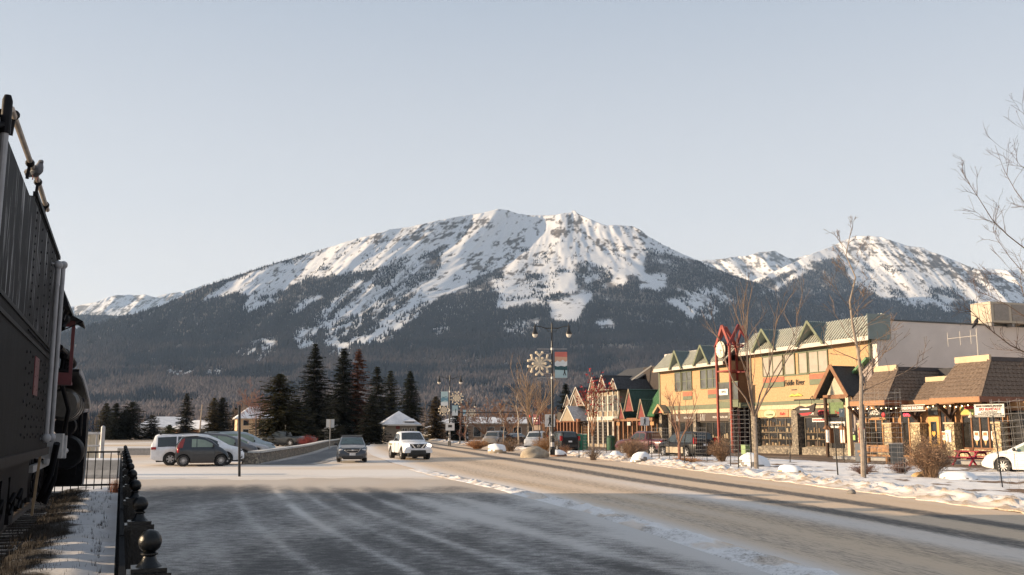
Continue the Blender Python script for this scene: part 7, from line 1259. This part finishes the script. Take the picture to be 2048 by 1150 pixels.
# thin stakes
def stake(label, px, yt, yg, r=.022, m=None, top=None, z=.1, group=None):
    p = G(px, yg, z); q = AT(top or px, yt, p.y); t = thing('stake', label, 'stake', (p.x, p.y, z - .15), 0, group); b = MB(); b.tube([(0, 0, 0), (q.x - p.x, 0, q.z - z + .15)], r, 6); b.build('rod', m or iron, t); b = MB(); b.ball((q.x - p.x, 0, q.z - z + .15), r * 1.25, 6); b.build('cap', m or iron, t); return t
stake('tall dark post standing alone in the snow in front of the small black hatchback', 479, 813, 952, .055, z=0); stake('dark post behind the stone wall pier', 512, 838, 905, .05, z=0); stake('short pale post left of the broad spruce trunk', 571, 850, 892, .06, galv, z=0); stake('short dark post right of the broad spruce trunk', 594, 853, 890, .05, z=0); stake('dark post behind the tan bush row on the island', 1079, 862, 905, .04); stake('dark stake left of the red leaved maple', 1158, 880, 913, .03); stake('dark stake between maple and wide tan bush', 1222, 882, 912, .03); stake('stake leaning by the snow covered boulder', 1297, 866, 918, .028); stake('rusty stake in front of the wine red pickup', 1318, 880, 924, .028, rust); stake('stake left of the black van tail', 1369, 880, 930, .028); stake('stake before the black van number plate', 1385, 845, 922, .028); stake('stake below the clock tower', 1477, 870, 940, .028); stake('stake in front of the book filled shop window', 1580, 870, 925, .03); stake('leaning stake beside the parking sign', 1676, 850, 951, .03, top=1668)
up_ = thing('utility_pole', 'tall leaning wooden utility pole behind the parked minivans', 'pole', (AT(399, 860, 230).x, 230, 0)); b = MB(); b.tube([(0, 0, 0), (.35, 0, AT(401, 809, 230).z)], [.2, .14], 8); b.build('pole', mat('pole_wood', (.30, .25, .20), .85, 0, .15, 3), up_); b = MB(); b.beam((-.5, 0, 6.6), (1.1, 0, 6.6), .12); b.build('crossarm', MATS['pole_wood'], up_)
sp = thing('striped_post', 'thin white marker post beyond the far road bend', 'post', (AT(863, 860, 190).x, 190, 0)); b = MB(); b.tube([(0, 0, 0), (0, 0, AT(863, 840, 190).z)], .14, 6); b.build('pole', white_trim, sp); b = MB(); b.ball((.1, 0, AT(863, 840, 190).z), .22, 8); b.build('lamp_head', globe, sp)
ts = thing('traffic_light', 'small far traffic light showing red among the bare trees', 'traffic light', (AT(1060, 860, 125).x, 125, 0)); b = MB(); z = AT(1060, 832, 125).z; b.box(-.2, .2, -.15, .15, z - .95, z + .2); b.build('housing', iron, ts); b = MB(); b.ball((0, -.17, z), .17, 10, (1, .4, 1)); b.build('red_light', mat('traffic_red', (.5, .02, .02), .4, emit=((1, .05, .03), 1.2)), ts); b = MB(); b.tube([(0, .1, 0), (0, .1, z + .6), (0, .1, z + .8)], .07, 6); b.tube([(0, .1, z + .5), (-11, .1, z + .45)], .06, 5); b.build('mast', iron, ts)
# wire tree guards
wire = mat('galvanised_wire', (.30, .28, .26), .5, .3, .1, 5)
def guard(label, px, yg, rpx, yt, n=14, z=.1, tilt=0.0):
    p = G(px, yg, z); r = rpx * p.y / 1921; H = AT(px, yt, p.y).z - z; t = thing('tree_guard', label, 'tree guard', (p.x, p.y, z - .1), 0, 'wire mesh tree guards'); t.rotation_euler.y = tilt; b = MB(); rng = random.Random(int(px)); R_ = [(r * (1 + rng.gauss(0, .05)), 6.283 * k / n) for k in range(n)]; wr_ = .0045
    for rr, a in R_: b.tube([(rr * math.cos(a), rr * math.sin(a), .1), (rr * math.cos(a) + rng.gauss(0, .02), rr * math.sin(a), H)], wr_, 3, cap=False)
    z_ = .15
    while z_ < H: b.tube([(rr * math.cos(a), rr * math.sin(a), z_ + rng.gauss(0, .012)) for rr, a in R_ + R_[:1]], wr_, 3, cap=False); z_ += .20
    b.build('mesh', wire, t, fix=False)
    for k in (0, n // 2): rr, a = R_[k]; b = MB(); b.tube([(rr * 1.03 * math.cos(a), rr * 1.03 * math.sin(a), 0), (rr * 1.03 * math.cos(a), rr * 1.03 * math.sin(a), H * .82)], .02, 5); b.build('stake', iron, t)
    return t
guard('tall wire tree guard around stakes left of the big round bush', 1772, 948, 36, 772, 12); guard('wire tree guard in front of the clock tower base', 1481, 936, 19, 812, 10); guard('leaning wire tree guard before the white sedan', 2040, 975, 34, 790, 12, tilt=-.06); guard('wire tree guard beside the wine red pickup tail', 1322, 920, 17, 852, 10); guard('pale wire tree guard around the red leaved maple', 1190, 912, 24, 842, 10); guard('wire tree guard at the yellow shop left end', 1402, 922, 12, 850, 8)
# bench, table, boards, bins
bn = thing('log_bench', 'rustic log bench with plank back in front of the watch shop', 'bench', (AT(1755, 905, 53.6).x, 53.6, 0.0), AB + .35)
b = MB(); b.box(-.95, .95, -.28, .28, .40, .50); b.build('seat', log_wood, bn); b = MB(); b.slab([(-.9, .26, .62), (.9, .26, .62), (.9, .36, 1.02), (-.9, .36, 1.02)], .08); b.build('backrest', log_wood, bn)
for x in (-.7, .7): b = MB(); b.tube([(x, -.2, 0), (x, -.2, .41)], .13, 10); b.tube([(x, .22, 0), (x, .26, .41), (x, .32, .95)], [.13, .12, .09], 10); b.build('leg', log_wood, bn, smooth=True)
for x in (-.95, .95): b = MB(); b.box(x - .08, x + .08, -.3, .35, .60, .72); b.build('armrest', log_wood, bn)
redw = mat('red_painted_wood', (.24, .016, .035), .6, 0, .15, 5)
pt = thing('picnic_table', 'dark red wooden picnic table with slanted legs in front of the cone decal windows', 'table', (AT(1944, 905, 50.5).x, 50.5, 0.006), R(103))
b = MB()
for k in range(4): b.box(-.95, .95, -.36 + k * .185, -.36 + k * .185 + .17, .72, .77)
b.build('tabletop', redw, pt)
for s in (-1, 1): b = MB(); b.box(-.95, .95, s * .62, s * .86, .43, .475); b.build('bench_seat', redw, pt)
for x in (-.65, .65):
    b = MB(); b.beam((x, -.72, 0), (x, -.22, .72), .05, .12, up=(1, 0, 0)); b.build('leg', redw, pt); b = MB(); b.beam((x, .72, 0), (x, .22, .72), .05, .12, up=(1, 0, 0)); b.build('leg', redw, pt); b = MB(); b.box(x + .028, x + .075, -.84, .84, .34, .428); b.box(x + .028, x + .07, -.34, .34, .62, .718); b.build('crossbar', redw, pt)
cr = thing('condiment_crate', 'small brown wooden crate standing on the red picnic table', 'crate', (pt.location.x, 50.5, .782), R(60)); b = MB(); b.box(-.15, .15, -.1, .1, 0, .015)
for s in (-1, 1): b.box(-.15, .15, s * .1 - .01, s * .1 + .01, .016, .16); b.box(s * .15 - .01, s * .15 + .01, -.09, .09, .016, .16)
b.build('box', wood_b, cr); b = MB(); b.tube([(-.14, 0, .14), (-.1, 0, .24), (.1, 0, .24), (.14, 0, .14)], .012, 5); b.build('handle', letter_k, cr)
def aboard(label, px, py, w_, h_, m, Y, rz): p = AT(px, py, Y); t = thing('sandwich_board', label, 'sign', (p.x, Y, 0.005), rz, None); b = MB(); b.slab([(-w_ / 2, -.3, .02), (w_ / 2, -.3, .02), (w_ / 2, -.03, h_), (-w_ / 2, -.03, h_)], .03); b.build('front_panel', m, t); b = MB(); b.slab([(-w_ / 2, .3, .02), (w_ / 2, .3, .02), (w_ / 2, .03, h_), (-w_ / 2, .03, h_)], .03); b.build('back_panel', m, t); b = MB(); b.box(-w_ / 2, w_ / 2, -.05, .05, h_ - .02, h_ + .03); b.build('hinge', grey_steel, t); return t
aboard('grey sandwich board standing left of the log bench', 1722, 900, .65, 1.05, mat('grey_board', (.22, .23, .24), .7), 56.5, AB + .9); aboard('dark sandwich board on the pavement right of the log bench', 1792, 900, .7, 1.1, mat('slate_board', (.06, .065, .07), .7), 52.6, AB + 1.0); aboard('bright green sandwich board in front of the old shop row', 1163, 885, 1.0, 1.5, mat('green_board', (.05, .22, .12), .6), 84, AB + .8)
rp = thing('poster_panel', 'red and white standing poster panel beside the porch', 'sign', tuple(FD.W(-.35, 1.3, 0)), AB); b = MB(); b.box(-.3, .3, -.03, .03, .3, 2.0); b.build('panel', mat('poster_red', (.26, .03, .025), .7), rp); b = MB(); b.box(0, .29, -.04, -.031, .9, 1.9); b.build('paper', letter_w, rp); b = MB(); b.box(-.3, -.24, -.02, .02, 0, .3); b.box(.24, .3, -.02, .02, 0, .3); b.build('feet', letter_k, rp)
gb = thing('waste_bin', 'dark green waste bin in front of the tall gabled shop', 'bin', (AT(1222, 885, 90).x, 90, 0), AB); b = MB(); b.lathe([(.38, 0), (.42, .1), (.45, 1.1), (.40, 1.12)], n=16); b.build('barrel', mat('bin_green', (.02, .08, .045), .6), gb, smooth=30); b = MB(); b.lathe([(.46, 1.12), (.46, 1.18), (.3, 1.32), (.05, 1.36)], n=16); b.build('lid', mat('bin_lid', (.02, .05, .03), .6), gb, smooth=30)
gr_ = thing('utility_box', 'small pale green utility box at the foot of the clock tower', 'utility box', (AT(1491, 893, 72).x, 72, 0), AB); b = MB(); b.box(-.28, .28, -.2, .2, 0, .72); b.build('body', mat('pale_green_box', (.25, .36, .17), .6), gr_); b = MB(); b.box(-.3, .3, -.22, .22, .721, .77); b.build('lid', mat('pale_green_lid', (.22, .32, .15), .6), gr_)
tb = thing('picnic_bench', 'snowy picnic bench under the spruces behind the stone wall', 'table', (AT(700, 870, 108).x, 108, 0), .3); b = MB(); b.box(-1, 1, -.4, .4, .72, .78); b.build('tabletop', wood_b, tb); b = MB(); b.box(-1, 1, -.4, .4, .781, .85); b.build('snow', snow_m, tb)
for x in (-.7, .7): b = MB(); b.beam((x, -.6, 0), (x, .2, .72), .08); b.beam((x, .6, 0), (x, -.2, .72), .08); b.build('leg', wood_b, tb)
for s in (-1, 1): b = MB(); b.box(-1, 1, s * .75 - .13, s * .75 + .13, .42, .47); b.build('bench_seat', wood_b, tb)
